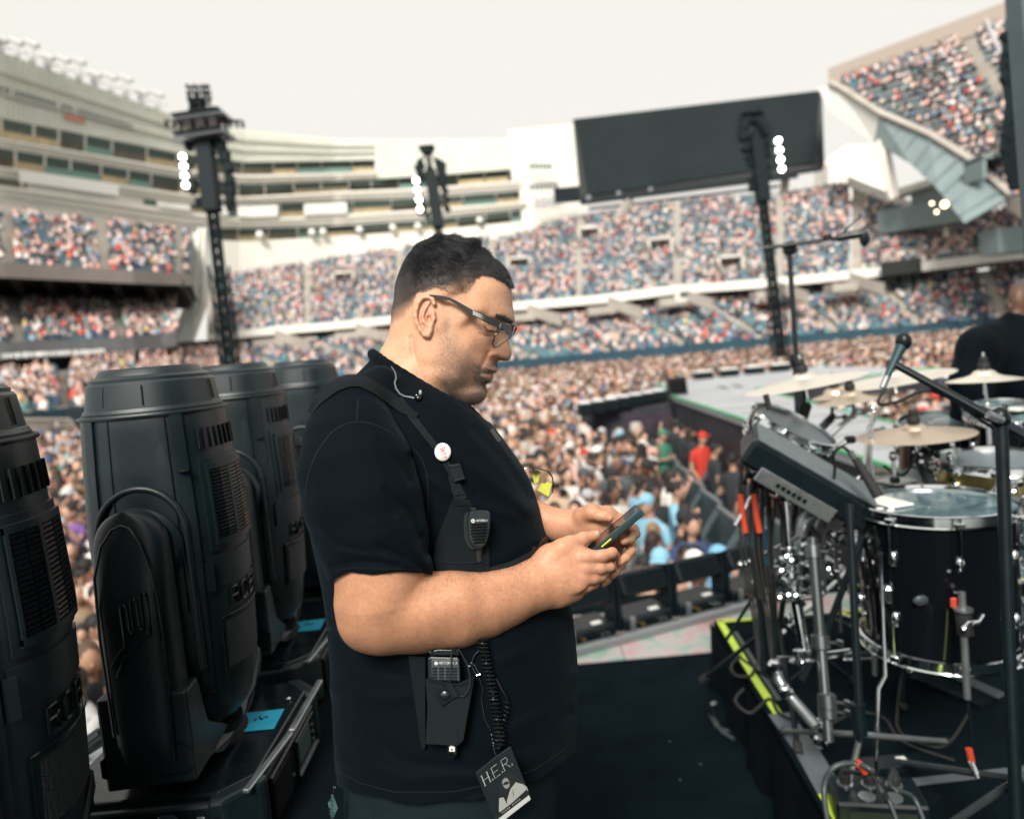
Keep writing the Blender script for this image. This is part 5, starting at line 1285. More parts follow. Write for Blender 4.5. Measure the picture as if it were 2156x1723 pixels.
# gooseneck mic over the tilted snare
def cable(name, label, pts, r, m, cat='cable', sm=6):
    p = np.array(pts, float); n_ = len(p); t_ = np.linspace(0, n_-1, (n_-1)*sm+1); o = []
    for tv in t_:                                   # Catmull-Rom
        i = min(int(tv), n_-2); u = tv-i; p0, p1, p2, p3 = p[max(i-1, 0)], p[i], p[i+1], p[min(i+2, n_-1)]
        o.append(.5*((2*p1)+(-p0+p2)*u+(2*p0-5*p1+4*p2-p3)*u*u+(-p0+3*p1-3*p2+p3)*u**3))
    ob = MB().tube(o, r, 7).build(name, m, smooth=60)
    return tag(ob, label, cat) if cat else ob
gm = thing('gooseneck_microphone', 'small clip-on gooseneck microphone arching over the tilted snare', 'microphone')
o_ = cable('neck', '', [P(1583, 915, 2.2), P(1580, 885, 2.2), P(1592, 862, 2.2), P(1615, 848, 2.2)], .004, M_blkmet, None); o_.parent = gm
MB().bar(P(1612, 830, 2.2), P(1620, 862, 2.2), .009, 10).build('capsule', M_rub, gm); MB().box(P(1585, 912, 2.2), (.03, .02, .02), ch=.004).build('clip', M_rub, gm)
for i, (px, py) in enumerate(((1600, 905), (1625, 912), (1650, 925))): tag(MB().box(P(px, py, 2.25), (.04, .03, .022), Rm, ch=.005).build('rim_clamp', M_blkmet), f'black clamp on the rim of the tilted snare, {ORD(i+1)} from its left end', 'clamp')
# instrument mic aimed at the floor tom
im = thing('drum_microphone', 'black stick microphone aimed down at the white pad on the floor tom', 'microphone')
MB().tube([P(1800, 965, 1.98), P(1814, 985, 1.97), P(1835, 1020, 1.95), P(1850, 1045, 1.94)], [.010, .012, .014, .015], 14).build('body', M_rub, im, smooth=50)
MB().bar(P(1790, 950, 1.98), P(1803, 970, 1.98), .0095, 12).build('connector', M_greymet, im)
o_ = cable('lead', '', [P(1793, 955, 1.98), P(1772, 940, 1.98), P(1755, 958, 2.0), P(1757, 1000, 2.05), P(1735, 1120, 2.1), P(1738, 1250, 2.1)], .0045, M_rub, None); o_.parent = im
# vocal mic on its boom from the right
vm = thing('vocal_microphone', 'handheld style microphone clipped to the boom arm at the right', 'microphone')
a, b = P(1868, 792, 1.75), P(1898, 728, 1.75)
MB().tube([a, a*.5+b*.5, b], [.008, .010, .0145], 16).build('body', mat('teal_grey_metal', (.04, .08, .095), .35, .5), vm, smooth=60)
MB().ball(b+nrm(b-a)*.012, (.019, .019, .023), 16, 10).build('grille_ball', M_blkmet, vm, smooth=60)
MB().bar(P(1870, 788, 1.75), P(1858, 816, 1.75), .008, 12).build('connector', M_greymet, vm)
bs = thing('boom_stand', 'thick black boom microphone stand crossing the right edge of the frame', 'microphone stand')
MB().bar(P(1882, 765, 1.75), P(2175, 925, 1.62), .009, 12, .011).build('boom', M_blkmet, bs)
MB().bar(P(2060, 862, 1.68), P(2200, 940, 1.6), .0135, 12).build('boom_sleeve', M_blkmet, bs)
MB().tube([P(2108, 878, 1.62), P(2122, 1300, 1.60), P(2142, 1760, 1.56)], [.0138, .0132, .0130], 14).build('post', M_blkmet, bs, smooth=60)
MB().ball(P(2106, 880, 1.62), (.022, .02, .026), 12, 8).build('boom_clutch', M_blkmet, bs, smooth=60); MB().bar(P(2080, 872, 1.6), P(2110, 885, 1.6), .010, 8).build('clutch_lever', M_greymet, bs)
f0 = P(2142, 1640, 1.6)
for k, (px, py) in enumerate(((1960, 1760), (1890, 1602), (2260, 1600))): MB().bar(f0, G(px, py, RZ+.02), .009, 8).build('leg', M_greymet2, bs)
o_ = cable('lead', '', [P(1858, 826, 1.75), P(1850, 850, 1.75), P(1890, 845, 1.75), P(1960, 822, 1.72), P(2060, 880, 1.68), P(2115, 960, 1.65), P(2110, 1300, 1.62)], .004, M_rub, None); o_.parent = bs
# tall overhead boom
ob = thing('overhead_stand', 'tall thin black overhead microphone stand with a horizontal boom', 'microphone stand')
MB().bar(P(1661, 520, 3.3), P(1676, 745, 3.3), .012, 12).build('upper_post', M_blkmet, ob); MB().bar(P(1676, 745, 3.3), P(1700, 1250, 3.3), .018, 12).build('lower_post', M_blkmet, ob)
MB().lathe([(.026, -.03), (.03, 0), (.026, .03)], P(1677, 758, 3.3), n=14).build('clutch', M_blkmet, ob)
MB().bar(P(1606, 523, 3.3), P(1818, 492, 3.2), .010, 10).build('boom', M_blkmet, ob); MB().box(P(1663, 522, 3.3), (.06, .05, .06), ch=.012).build('boom_clutch', M_blkmet, ob)
MB().bar(P(1760, 501, 3.22), P(1822, 490, 3.18), .019, 12).build('microphone', M_blkmet, ob); MB().ball(P(1820, 502, 3.18), (.022, .022, .038), 10, 7).build('capsule', M_blkmet, ob)
MB().bar(P(1742, 494, 3.22), P(1744, 506, 3.22), .02, 8).build('clip', M_blkmet, ob)
o_ = cable('lead', '', [P(1790, 496, 3.2), P(1778, 488, 3.2), P(1795, 470, 3.2), P(1812, 455, 3.2), P(1808, 452, 3.2)], .004, M_rub, None); o_.parent = ob
# chrome rack and stands left of the floor tom
stand('front chrome rack post left of the floor tom', [P(1652, 1020, 2.25), P(1662, 1165, 2.25), P(1672, 1240, 2.22), P(1700, 1395, 2.18)], [.016, .021, .017], None, M_chrome, 'rack_post', [P(1664, 1185, 2.25), P(1666, 1215, 2.22), P(1690, 1380, 2.18)])
stand('slim chrome rack post carrying the sampling pad', [P(1645, 985, 2.3), P(1652, 1230, 2.3)], [.009], None, M_greymet2, 'rack_post', [P(1646, 1005, 2.3)])
stand('tall chrome rack post with a cup clamp near its foot', [P(1710, 1130, 2.1), P(1728, 1350, 2.05), P(1745, 1560, 1.98)], [.0155, .0145], None, mat('smoky_chrome', (.22, .25, .26), .25, .9), 'rack_post', [P(1712, 1160, 2.1), P(1742, 1475, 2.0), P(1743, 1495, 2.0)])
stand('short chrome tube standing beside the floor tom shell', [P(1828, 1130, 2.1), P(1836, 1240, 2.1), P(1842, 1420, 2.1)], [.015, .009], None, M_chrome, 'rack_post', [P(1832, 1205, 2.1), P(1834, 1222, 2.1)])
hr = thing('rack_crossbar', 'horizontal double chrome bar joining the rack posts below the floor tom', 'rack bar')
for dy_ in (0, 12): MB().bar(P(1775, 1375+dy_, 2.2), P(1990, 1366+dy_, 2.15), .006, 8).build('tube', M_chrome, hr)
MB().bar(P(1660, 1390, 2.2), P(1790, 1372, 2.2), .011, 10).build('tube', M_chrome, hr)
ar = thing('bent_rack_tube', 'curved chrome rack arm bending down to the foot clamp', 'rack bar')
MB().tube([P(1632, 1395, 2.15), P(1640, 1430, 2.12), P(1655, 1455, 2.1), P(1690, 1495, 2.05), P(1720, 1530, 2.0)], .016, 12).build('tube', M_greymet, ar, smooth=60)
for (px, py) in ((1632, 1400), (1655, 1455), (1718, 1525), (1728, 1560)): MB().ball(P(px, py, 2.08), (.022, .022, .02), 10, 7).build('clamp', M_chrome, ar)
r_ = random.Random(5)
def cluster(label, spots, d, n_=14, s=.012):
    t = thing('clamp_cluster', label, 'clamps')
    for (px, py, w, h) in spots:
        for k in range(n_):
            q = P(px+r_.uniform(-w, w), py+r_.uniform(-h, h), d+r_.uniform(-.05, .05)); ty = k % 4; R3 = Matrix.Rotation(r_.uniform(0, 3), 3, Vector((r_.random(), r_.random(), r_.random())).normalized())
            if ty == 0: MB().box(q, (s*2.2, s*1.2, s), R3, ch=s*.25).build('clamp_jaw', M_chrome, t)
            elif ty == 1: MB().bar(q, q+np.array(R3)@np.array([s*4, 0, 0]), s*.35, 8).build('bolt', M_chrome, t)
            elif ty == 2: MB().ball(q, (s*.9, s*.6, s*.9), 8, 6).build('wing_nut', M_chrome, t)
            else: MB().box(q, (s*1.8, s*1.8, s*1.4), R3, ch=s*.3).build('clamp_block', M_blkmet, t)
cluster('cluster of chrome clamps at mid height on the rack posts', [(1665, 1180, 26, 10), (1720, 1150, 30, 8), (1770, 1135, 20, 14)], 2.15, 12)
cluster('cluster of chrome clamps under the sampling pad', [(1800, 1105, 26, 20), (1800, 1060, 20, 12), (1745, 1075, 30, 12)], 2.2, 12)
cluster('chrome clamps where the crossbar meets the rack posts', [(1660, 1250, 18, 10), (1690, 1390, 30, 10)], 2.15, 12)
cluster('chrome clamps and wing bolts down the front rack post', [(1655, 1215, 20, 14), (1672, 1262, 18, 8), (1640, 1010, 16, 20), (1650, 1040, 12, 12), (1760, 1200, 16, 40)], 2.15, 9)
cluster('chrome memory locks below the bottom hoop of the floor tom', [(1925, 1400, 22, 14)], 2.0, 14, .009)
cluster('chrome hardware right of the thick black post', [(2140, 1180, 14, 40), (2145, 1300, 12, 60), (2140, 1040, 14, 30)], 2.1, 9)
cluster('chrome hardware between the ride cymbal and the brass snare', [(1985, 985, 30, 8), (1950, 950, 14, 30), (2010, 940, 10, 40)], 2.4, 8)
# curled pad holders: grey curved blocks left of the floor tom
ch_ = thing('curved_holder', 'pair of grey ribbed curved rack brackets below the sampling pad', 'bracket')
for k in range(3): MB().tube([P(1685+k*30, 1130-k*18, 2.2), P(1692+k*30, 1100-k*18, 2.2), P(1715+k*28, 1080-k*16, 2.2), P(1742+k*26, 1082-k*14, 2.2)], [.016, .024, .024, .014], 10).build('bracket_rib', M_greymet, ch_, smooth=60)
# black stands with orange tape left of the rack
for k, (px, d, lab) in enumerate(((1590, 2.35, 'black cable stand with orange tape, left of a pair'), (1617, 2.3, 'black cable stand with orange tape, right of a pair'))):
    t = thing('cable_stand', lab, 'stand'); MB().bar(P(px-6, 900, d), P(px+18, 1420, d), .009, 10).build('post', M_blkmet, t)
    MB().tube([P(px-31+k*2, 1040, d-.05), P(px-26+k*2, 1085, d-.05), P(px-20+k*2, 1120, d-.05)], .010, 10).build('tape_wrap', M_red, t, smooth=50)
    for j in range(5):
        MB().tube([P(px-20+j*9, 930+8*j, d), P(px-34+j*12, 1030, d-.03), P(px-30+j*10, 1160, d-.04), P(px-6+j*6, 1290, d), P(px+8, 1400, d)], .004, 6).build('hanging_cable', M_rub, t, smooth=60)
    for j in range(8): MB().ball(P(px+r_.uniform(-24, 18), 985+r_.uniform(-25, 40), d-.03), (.010, .007, .012), 8, 6).build('buckle', M_chrome if j % 3 == 0 else M_blkmet, t)
MB().bar(P(1545, 1098, 2.3), P(1578, 1040, 2.3), .008, 10); bt_ = MB().bar(P(1500, 1100, 2.3), P(1542, 1040, 2.3), .008, 10)
tag(MB().bar(P(1548, 1105, 2.3), P(1582, 1045, 2.3), .007, 10).build('drum_rod', M_chrome), 'short bright chrome rod sticking out left of the rack', 'rod')
bg_ = thing('water_bottle', 'two bright blue water bottles in a holder behind the rack posts', 'bottles')
for px in (1592, 1614): MB().lathe([(.0, -.05), (.022, -.05), (.022, .03), (.012, .075), (.012, .09), (0, .09)], P(px, 1160, 2.7), n=14, cap=False).build('bottle', mat('bright_blue_plastic', (.02, .40, .70), .3), bg_, smooth=40)
# diagonal black boom bars and tripod legs
for k, (a, b, d0, d1, r, lab) in enumerate((((1832, 1085), (1740, 1330), 2.05, 2.1, .010, 'dark diagonal boom crossing in front of the rack posts'), ((1740, 1330), (1690, 1430), 2.1, 2.12, .012, 'lower dark sleeve of the diagonal boom'),
                                     ((1788, 1060), (1812, 1560), 1.95, 1.9, .0105, 'vertical black microphone stand in front of the rack'), ((1620, 1200), (1530, 1345), 2.4, 2.5, .006, 'thin black arm reaching left past the riser corner'))):
    tag(MB().bar(P(*a, d0), P(*b, d1), r, 10).build('boom_pole', M_blkmet), lab, 'pole')
tp_ = thing('stand_tripod', 'folded tripod feet of the vertical black stand on the riser', 'tripod'); h0 = P(1812, 1545, 1.9)
for (px, py) in ((1650, 1538), (1780, 1680), (1990, 1560)): MB().bar(h0, G(px, py, RZ+.02), .008, 8).build('leg', M_greymet, tp_); MB().ball(G(px, py, RZ+.015), .013, 8, 6).build('rubber_foot', M_rub, tp_)
MB().bar(P(1805, 1480, 1.9), h0, .018, 12).build('collar', M_blkmet, tp_)
# pale post with a bracket in front of the floor tom
fp = thing('leg_post', 'pale straight metal rod with a clamp bracket in front of the floor tom', 'rod')
MB().bar(P(2025, 1245, 1.78), P(2037, 1470, 1.78), .0085, 12).build('rod', M_greymet, fp); MB().bar(P(2037, 1470, 1.78), P(2050, 1565, 1.78), .004, 8).build('lower_rod', M_blkmet, fp)
MB().lathe([(.022, -.003), (.022, .003)], P(2028, 1282, 1.78), n=16).build('washer', M_greymet, fp); MB().bar(P(2028, 1290, 1.78), P(2033, 1335, 1.78), .018, 12).build('bracket_body', M_rub, fp)
MB().tube([P(2028, 1325, 1.75), P(2040, 1312, 1.75), P(2060, 1308, 1.76), P(2068, 1295, 1.78)], [.009, .008, .005, .006], 8).build('lever', M_chrome, fp, smooth=60); MB().box(P(2008, 1268, 1.8), (.016, .01, .026), ch=.003).build('orange_tag', M_red, fp)
lt = thing('tuning_rod', 'thin chrome rod with orange tape below the floor tom', 'rod'); MB().bar(P(2043, 1600, 1.75), P(2062, 1640, 1.7), .005, 8).build('rod', M_chrome, lt); MB().bar(P(2040, 1575, 1.75), P(2046, 1602, 1.75), .008, 10).build('tape_wrap', M_red, lt)
for k in range(6): MB().lathe([(.0065, -.003), (.0065, .003)], P(2046+k*2.7, 1607+k*5.8, 1.745), nrm(P(2062, 1640, 1.7)-P(2043, 1600, 1.75)), 8).build('ring', M_chrome, lt)
# cables on the riser
for k, (pts, r, lab) in enumerate((([(1560, 1380), (1540, 1400), (1548, 1420), (1580, 1422), (1590, 1400)], .006, 'loop of black cable on the riser behind the yellow tape corner'),
        ([(1565, 1450), (1548, 1475), (1580, 1500), (1620, 1470), (1640, 1500), (1680, 1520)], .006, 'tangled black cable beside the curved rack arm'),
        ([(1900, 1420), (1890, 1490), (1895, 1540), (1960, 1570), (2000, 1560), (2040, 1500)], .005, 'grey cable looping on the riser under the floor tom'),
        ([(1740, 1530), (1800, 1500), (1860, 1510), (1900, 1560), (2010, 1600)], .005, 'dark cable trailing across the riser behind the tripod'))):
    cable('floor_cable', lab, [G(px, py, RZ+.008) for px, py in pts], r, M_rub)
cl = thing('drum_pedal', 'grey metal pedal bar lying on the riser behind the floor tom', 'pedal')
MB().beam(G(1990, 1410, RZ+.05), G(2110, 1465, RZ+.03), .045, .012, ch=.003).build('foot_board', M_greymet2, cl); MB().beam(G(1930, 1420, RZ+.01), G(2080, 1480, RZ+.01), .08, .012).build('base_plate', M_blkmet, cl)
for (px, py) in ((1930, 1545),): pass
bx_ = thing('small_box', 'small black box with a white label lying on the riser', 'box'); cq = G(1822, 1612, RZ+.012)
MB().box(cq+[.05, .0, .0], (.16, .06, .024), ch=.004).build('case', M_blkmet, bx_); MB().box(cq+[.105, -.005, .0135], (.026, .03, .002)).build('white_label', M_white, bx_)
# power strip with plugs
ps = thing('power_strip', 'black power box with plugged leads at the bottom right of the riser', 'power box'); cq = G(1845, 1688, RZ+.035)
Rz = np.array(Matrix.Rotation(-.22, 3, 'Z')); MB().box(cq, (.22, .13, .07), Rz, ch=.006).build('case', M_blkmet, ps)
for (dx, dy) in ((-.07, .02), (-.01, .02), (.05, .02), (-.03, -.035), (.035, -.035)):
    q = cq+Rz@np.array([dx, dy, .036]); MB().lathe([(.021, 0), (.021, .004), (.015, .0045)], q, n=18).build('socket_ring', M_greymet, ps)
for (dx, dy) in ((-.07, .02), (-.01, .02), (.05, .02)):
    q = cq+Rz@np.array([dx, dy, .04]); MB().lathe([(.015, 0), (.016, .02), (.010, .04)], q, n=12).build('plug', M_rub, ps)
o_ = cable('lead', '', [cq+Rz@np.array([-.07, .02, .07]), P(1838, 1625, 1.55), P(1800, 1606, 1.55), P(1755, 1615, 1.55), P(1735, 1660, 1.55), P(1745, 1740, 1.5)], .006, M_greymet2, None); o_.parent = ps
MB().tube([P(1803, 1604, 1.548), P(1815, 1612, 1.548), P(1822, 1624, 1.548)], .009, 10).build('tape_wrap', M_red, o_, smooth=50)
MB().box(cq+Rz@np.array([.0, -.066, .0]), (.16, .003, .03), Rz).build('front_label', mat('faint_green_label', (.008, .018, .010), .7), ps)
for k, (dx, x1) in enumerate(((-.01, 1870), (.05, 1925))): o_ = cable('lead', '', [cq+Rz@np.array([dx, .02, .08]), P(1850+k*25, 1655, 1.5), P(x1, 1680, 1.5), P(x1+30, 1760, 1.45)], .005, M_greymet2, None); o_.parent = ps
# drum rug edge: second riser level line
# right edge structure pole
tr = thing('stage_post', 'dark grey stage roof post leaning in at the top right edge', 'post'); a, b = P(2150, -60, 2.6), P(2196, 560, 2.6); dn_ = (b-a)/np.linalg.norm(b-a); b = b+dn_*(b[2]/-dn_[2]); a = a-dn_*3.5
MB().beam(a, b, .075, .09, up=(0, 1, 0), ch=.006).build('post', mat('blue_grey_steel', (.10, .14, .15), .4, .4, var=.15, vscale=4), tr)
MB().beam(a+[-.028, -.05, 0], b+[-.028, -.05, 0], .006, .01, up=(0, 1, 0)).build('edge_bead', M_greymet, tr)
# cables and clamps hanging beside the post, high at the right
hc = thing('hung_speaker_cables', 'dark bundle hanging beside the stage roof post at the top right', 'cables')
for k in range(6): MB().tube([P(2080+k*5, -700, 9), P(2125+k*5, 60+k*6, 9), P(2108+k*8, 130, 9), P(2122+k*6, 220, 9), P(2110+k*7, 310, 9), P(2130+k*4, 400, 9)], .03, 6).build('cable', M_mast, hc, smooth=60)
for k in range(9): MB().box(P(2122+r_.uniform(-8, 16), 80+k*30, 9), (.10, .08, .14), Matrix.Rotation(r_.uniform(-.6, .6), 3, 'Y'), ch=.02).build('clamp', M_mast, hc)
for (px, py) in ((2108, 118), (2096, 95)): MB().bar(P(px, py, 40), P(px-22, py-55, 40), .12, 6).build('aerial', M_faint, hc)

for k, (pts, r, lab) in enumerate(((((1838, 860), (1832, 960), (1850, 1090)), .006, 'slim chrome stand behind the drum microphone'), (((1880, 960), (1884, 1010)), .007, 'short chrome rod standing on the low tom'),
        (((1560, 1190), (1700, 1120)), .006, 'thin chrome arm reaching left from the rack'), (((1690, 1000), (1730, 960), (1790, 925)), .008, 'bright chrome arm under the tilted snare'), (((1660, 1300), (1760, 1290), (1830, 1310)), .008, 'low chrome brace between the rack posts'),
        (((1600, 1100), (1612, 1400)), .006, 'slim black stand left of the rack'), (((2000, 960), (2010, 1010)), .007, 'short chrome post beside the brass snare'))):
    t = thing('slim_stand', lab, 'rod')
    for a, b in zip(pts[:-1], pts[1:]): MB().bar(P(*a, 2.35), P(*b, 2.35), r, 10).build('tube', M_chrome if 'black' not in lab else M_blkmet, t, smooth=60)
    MB().ball(P(*pts[0], 2.35), (r*2, r*2, r*2.6), 8, 6).build('joint', M_chrome, t, smooth=60); MB().box(P(*pts[-1], 2.35), (r*4, r*3, r*3), ch=r*.6).build('clamp', M_blkmet, t)
for k, pts in enumerate((((1600, 1010, 2.3), (1640, 1060, 2.25), (1650, 1150, 2.25), (1610, 1230, 2.3)), ((1720, 1000, 2.2), (1700, 1090, 2.2), (1760, 1180, 2.15), (1770, 1330, 2.15)), ((1930, 960, 2.5), (1900, 1000, 2.4), (1860, 980, 2.4)), ((1575, 930, 2.3), (1560, 1010, 2.3), (1575, 1120, 2.3), (1600, 1260, 2.3)))):
    cable('hanging_cable', f'black cable looping through the drum rack, {ORD(k+1)} from the left', [P(*p) for p in pts], .005, M_rub)
# ================================================================ THE MAN WITH THE PHONE
import openvdb as vdb
from mathutils.bvhtree import BVHTree
D0 = 1.10; KK = D0/FPX
def M3(v):
    """figure space (survey px, survey px, px towards camera) to world"""
    v = np.asarray(v, float).reshape(-1, 3); return P(v[:, 0], v[:, 1], D0-v[:, 2]*KK)
class Vol:
    def __init__(s, lo, hi, h):
        s.lo = np.array(lo, float); s.h = h; s.n = np.ceil((np.array(hi)-s.lo)/h).astype(int)+1
        s.ax = [s.lo[i]+h*np.arange(s.n[i]) for i in range(3)]; s.F = np.full(s.n, 30., np.float32)
    def sub(s, lo, hi):
        a = [max(0, int((lo[i]-s.lo[i])/s.h)) for i in range(3)]; b = [min(s.n[i], int((hi[i]-s.lo[i])/s.h)+2) for i in range(3)]
        sl = tuple(slice(a[i], max(a[i], b[i])) for i in range(3))
        X = s.ax[0][sl[0]][:, None, None].astype(np.float32); Y = s.ax[1][sl[1]][None, :, None].astype(np.float32); Z = s.ax[2][sl[2]][None, None, :].astype(np.float32)
        return sl, X, Y, Z
    def mix(s, sl, d, k, mode='u'):
        F = s.F[sl]
        if mode == 'u':
            if k <= 0: s.F[sl] = np.minimum(F, d)
            else:
                h = np.clip(.5+.5*(F-d)/k, 0, 1); s.F[sl] = F*(1-h)+d*h-k*h*(1-h)
        elif mode == 's':
            d = -d; h = np.clip(.5-.5*(F-d)/max(k, 1e-3), 0, 1); s.F[sl] = F*(1-h)+d*h+k*h*(1-h)
    def cap(s, a, b, ra, rb=None, k=6, flat=(1, 1, 1), mode='u'):
        rb = ra if rb is None else rb; a = np.array(a, float); b = np.array(b, float); fl = np.array(flat, float)
        m = (max(ra, rb)+k*2+4)*np.maximum(fl, 1e-3)*1.05; sl, X, Y, Z = s.sub(np.minimum(a, b)-m, np.maximum(a, b)+m)
        q = (b-a)/fl; L2 = max((q**2).sum(), 1e-6)
        x, y, z = (X-a[0])/fl[0], (Y-a[1])/fl[1], (Z-a[2])/fl[2]
        t = np.clip((x*q[0]+y*q[1]+z*q[2])/L2, 0, 1)
        d = np.sqrt((x-t*q[0])**2+(y-t*q[1])**2+(z-t*q[2])**2)-(ra+(rb-ra)*t)
        s.mix(sl, d*min(fl), k, mode)
    def chain(s, pts, k=6, flat=(1, 1, 1), mode='u'):
        for p, q in zip(pts[:-1], pts[1:]): s.cap(p[:3], q[:3], p[3], q[3], k, flat, mode)
    def ell(s, c, r, k=6, rot=0, mode='u'):
        c = np.array(c, float); r = np.array(r, float); m = max(r)+k*2+4; sl, X, Y, Z = s.sub(c-m, c+m)
        x, y, z = X-c[0], Y-c[1], Z-c[2]; cs, sn = math.cos(rot), math.sin(rot)
        u, v = x*cs+y*sn, -x*sn+y*cs
        q = np.sqrt((u/r[0])**2+(v/r[1])**2+(z/r[2])**2); s.mix(sl, (q-1)*min(r), k, mode)
    def poly(s):
        g = vdb.FloatGrid(background=30.0); g.copyFromArray(np.ascontiguousarray(s.F)); p, t, q = g.convertToPolygons(isovalue=0.0, adaptivity=0.0)
        return s.lo+np.asarray(p, float)*s.h, np.asarray(q, int)
def mesh_from(name, v, q, m, parent=None, col=None):
    w = M3(v)
    a, b, c = w[q[:, 0]], w[q[:, 1]], w[q[:, 2]]
    if ((a-w.mean(0))*np.cross(b-a, c-a)).sum() < 0: q = q[:, ::-1]
    me = bpy.data.meshes.new(name); n = len(q)
    me.vertices.add(len(w)); me.vertices.foreach_set('co', w.astype(np.float32).ravel())
    me.loops.add(n*4); me.loops.foreach_set('vertex_index', np.ascontiguousarray(q).ravel().astype(np.int32))
    me.polygons.add(n); me.polygons.foreach_set('loop_start', (np.arange(n)*4).astype(np.int32)); me.polygons.foreach_set('loop_total', np.full(n, 4, np.int32)); me.polygons.foreach_set('use_smooth', np.ones(n, bool))
    if col is not None:
        at = me.color_attributes.new('Col', 'FLOAT_COLOR', 'POINT'); c4 = np.ones((len(w), 4), np.float32); c4[:, :3] = col; at.data.foreach_set('color', c4.ravel())
    me.update(); me.materials.append(m); o = bpy.data.objects.new(name, me); link(o, parent); return o
def gs(x, y, cx, cy, sx, sy=None, rot=0):
    sy = sy or sx; u, v = x-cx, y-cy
    if rot: c, s_ = math.cos(rot), math.sin(rot); u, v = u*c+v*s_, -u*s_+v*c
    return np.exp(-(u/sx)**2-(v/sy)**2)
def segd(x, y, a, b):
    ax_, ay_ = a; bx_, by_ = b; L = (bx_-ax_)**2+(by_-ay_)**2; t = np.clip(((x-ax_)*(bx_-ax_)+(y-ay_)*(by_-ay_))/L, 0, 1)
    return np.hypot(x-ax_-t*(bx_-ax_), y-ay_-t*(by_-ay_))
def pathd(x, y, pts): return np.minimum.reduce([segd(x, y, a, b) for a, b in zip(pts[:-1], pts[1:])])
def smooth_poly(pts, n=6):
    p = np.array(pts, float); m = len(p); o = []
    for i in range(m):
        p0, p1, p2, p3 = p[i-1], p[i], p[(i+1) % m], p[(i+2) % m]
        for u in np.arange(n)/n: o.append(.5*((2*p1)+(-p0+p2)*u+(2*p0-5*p1+4*p2-p3)*u*u+(-p0+3*p1-3*p2+p3)*u**3))
    return np.array(o)
HC = lambda cx, cy: (768.3+.24699*cx, 461+.24699*cy)      # enlarged head crop -> survey frame
# ---- head
prof = [(250, 690), (228, 780), (226, 850), (205, 980), (170, 1060), (125, 1140), (110, 1300), (130, 1560), (200, 1760), (520, 1840), (700, 1700), (748, 1560), (800, 1572), (850, 1578), (905, 1578), (965, 1566), (1008, 1534), (1030, 1495), (1032, 1455), (1020, 1420), (1034, 1395), (1066, 1385),
        (1088, 1362), (1092, 1336), (1088, 1318), (1108, 1308), (1127, 1296), (1128, 1278), (1118, 1250), (1124, 1222), (1150, 1204), (1185, 1207), (1222, 1203), (1242, 1184), (1250, 1150), (1245, 1112), (1232, 1062), (1226, 1010), (1232, 960), (1262, 905), (1276, 860), (1268, 800), (1257, 740), (1252, 670),
        (1246, 600), (1228, 530), (1190, 450), (1120, 375), (1040, 315), (950, 262), (850, 215), (740, 185), (620, 185), (510, 208), (425, 250), (365, 320), (315, 410), (280, 500), (258, 590)]
prof = np.array([HC(*p) for p in prof]); profs = smooth_poly(prof, 4)
TY = .14                                             # small turn of the head towards the camera
vh = Vol((780, 478, -128), (1108, 905, 132), 1.7)
X2, Y2 = np.meshgrid(np.arange(770, 1135, 1.5), np.arange(478, 910, 1.5), indexing='ij')
ins = inpoly(X2, Y2, [tuple(p) for p in profs]); dist = np.full(X2.shape, 1e9)
for i in range(len(profs)): dist = np.minimum(dist, segd(X2, Y2, profs[i-1], profs[i]))
SD2 = np.where(ins, dist, -dist)
# half width and rounding radius control points: x, y (survey px), W, R
ctl = [(930, 520, 96, 105), (880, 540, 98, 100), (840, 620, 88, 80), (860, 580, 98, 90), (900, 600, 106, 100), (950, 590, 104, 100), (1000, 570, 94, 90), (1040, 580, 84, 75), (1060, 620, 80, 58), (1062, 650, 78, 50), (1020, 630, 90, 70), (980, 650, 96, 80), (920, 670, 99, 80),
       (850, 680, 86, 70), (1048, 690, 60, 36), (1030, 690, 76, 50), (1066, 690, 26, 16), (1066, 710, 15, 13), (1068, 730, 17, 15), (1070, 750, 19, 15), (1055, 755, 24, 15), (1045, 745, 30, 18), (1030, 720, 64, 45), (1000, 720, 88, 60), (960, 720, 96, 75), (920, 740, 98, 80), (1022, 745, 58, 40), (1035, 780, 48, 24), (1025, 790, 50, 28), (1032, 795, 42, 22),
       (1040, 775, 26, 14), (1005, 790, 66, 46), (980, 775, 86, 64), (940, 790, 93, 72), (960, 755, 97, 74), (985, 750, 93, 68), (1005, 765, 78, 55), (900, 790, 92, 75), (1010, 825, 40, 30), (985, 835, 58, 34), (950, 830, 72, 45), (905, 840, 84, 60), (860, 740, 88, 70), (840, 800, 98, 80), (860, 860, 105, 90), (830, 740, 84, 60), (820, 880, 110, 90)]
ctl = np.array(ctl, float)
wsum = 0; Wf = 0; Rf = 0
for cx, cy, w_, r_2 in ctl:
    g_ = np.exp(-((X2-cx)**2+(Y2-cy)**2)/(2*15.**2))+1e-7/(((X2-cx)**2+(Y2-cy)**2)+1); wsum = wsum+g_; Wf = Wf+g_*w_; Rf = Rf+g_*r_2
Wf = Wf/wsum; Rf = Rf/wsum
for _ in range(10):
    for A in (Wf, Rf): A[1:-1, 1:-1] = (A[1:-1, 1:-1]*2+A[:-2, 1:-1]+A[2:, 1:-1]+A[1:-1, :-2]+A[1:-1, 2:])/6
sx = lambda x, w=80: x+w*TY                              # near-side feature position in the unturned head
Wf += -7.5*gs(X2, Y2, sx(1034, 60), 692, 15, 11)+6.5*gs(X2, Y2, sx(1030, 55), 695, 11, 8)+5*gs(X2, Y2, sx(1047, 65), 668, 22, 7, .25)      # socket, eyeball under lid, brow
Wf += 5*gs(X2, Y2, sx(990), 738, 40, 24, .5)+3*gs(X2, Y2, sx(975), 770, 26, 26)+4*gs(X2, Y2, sx(930), 800, 40, 22, .5)
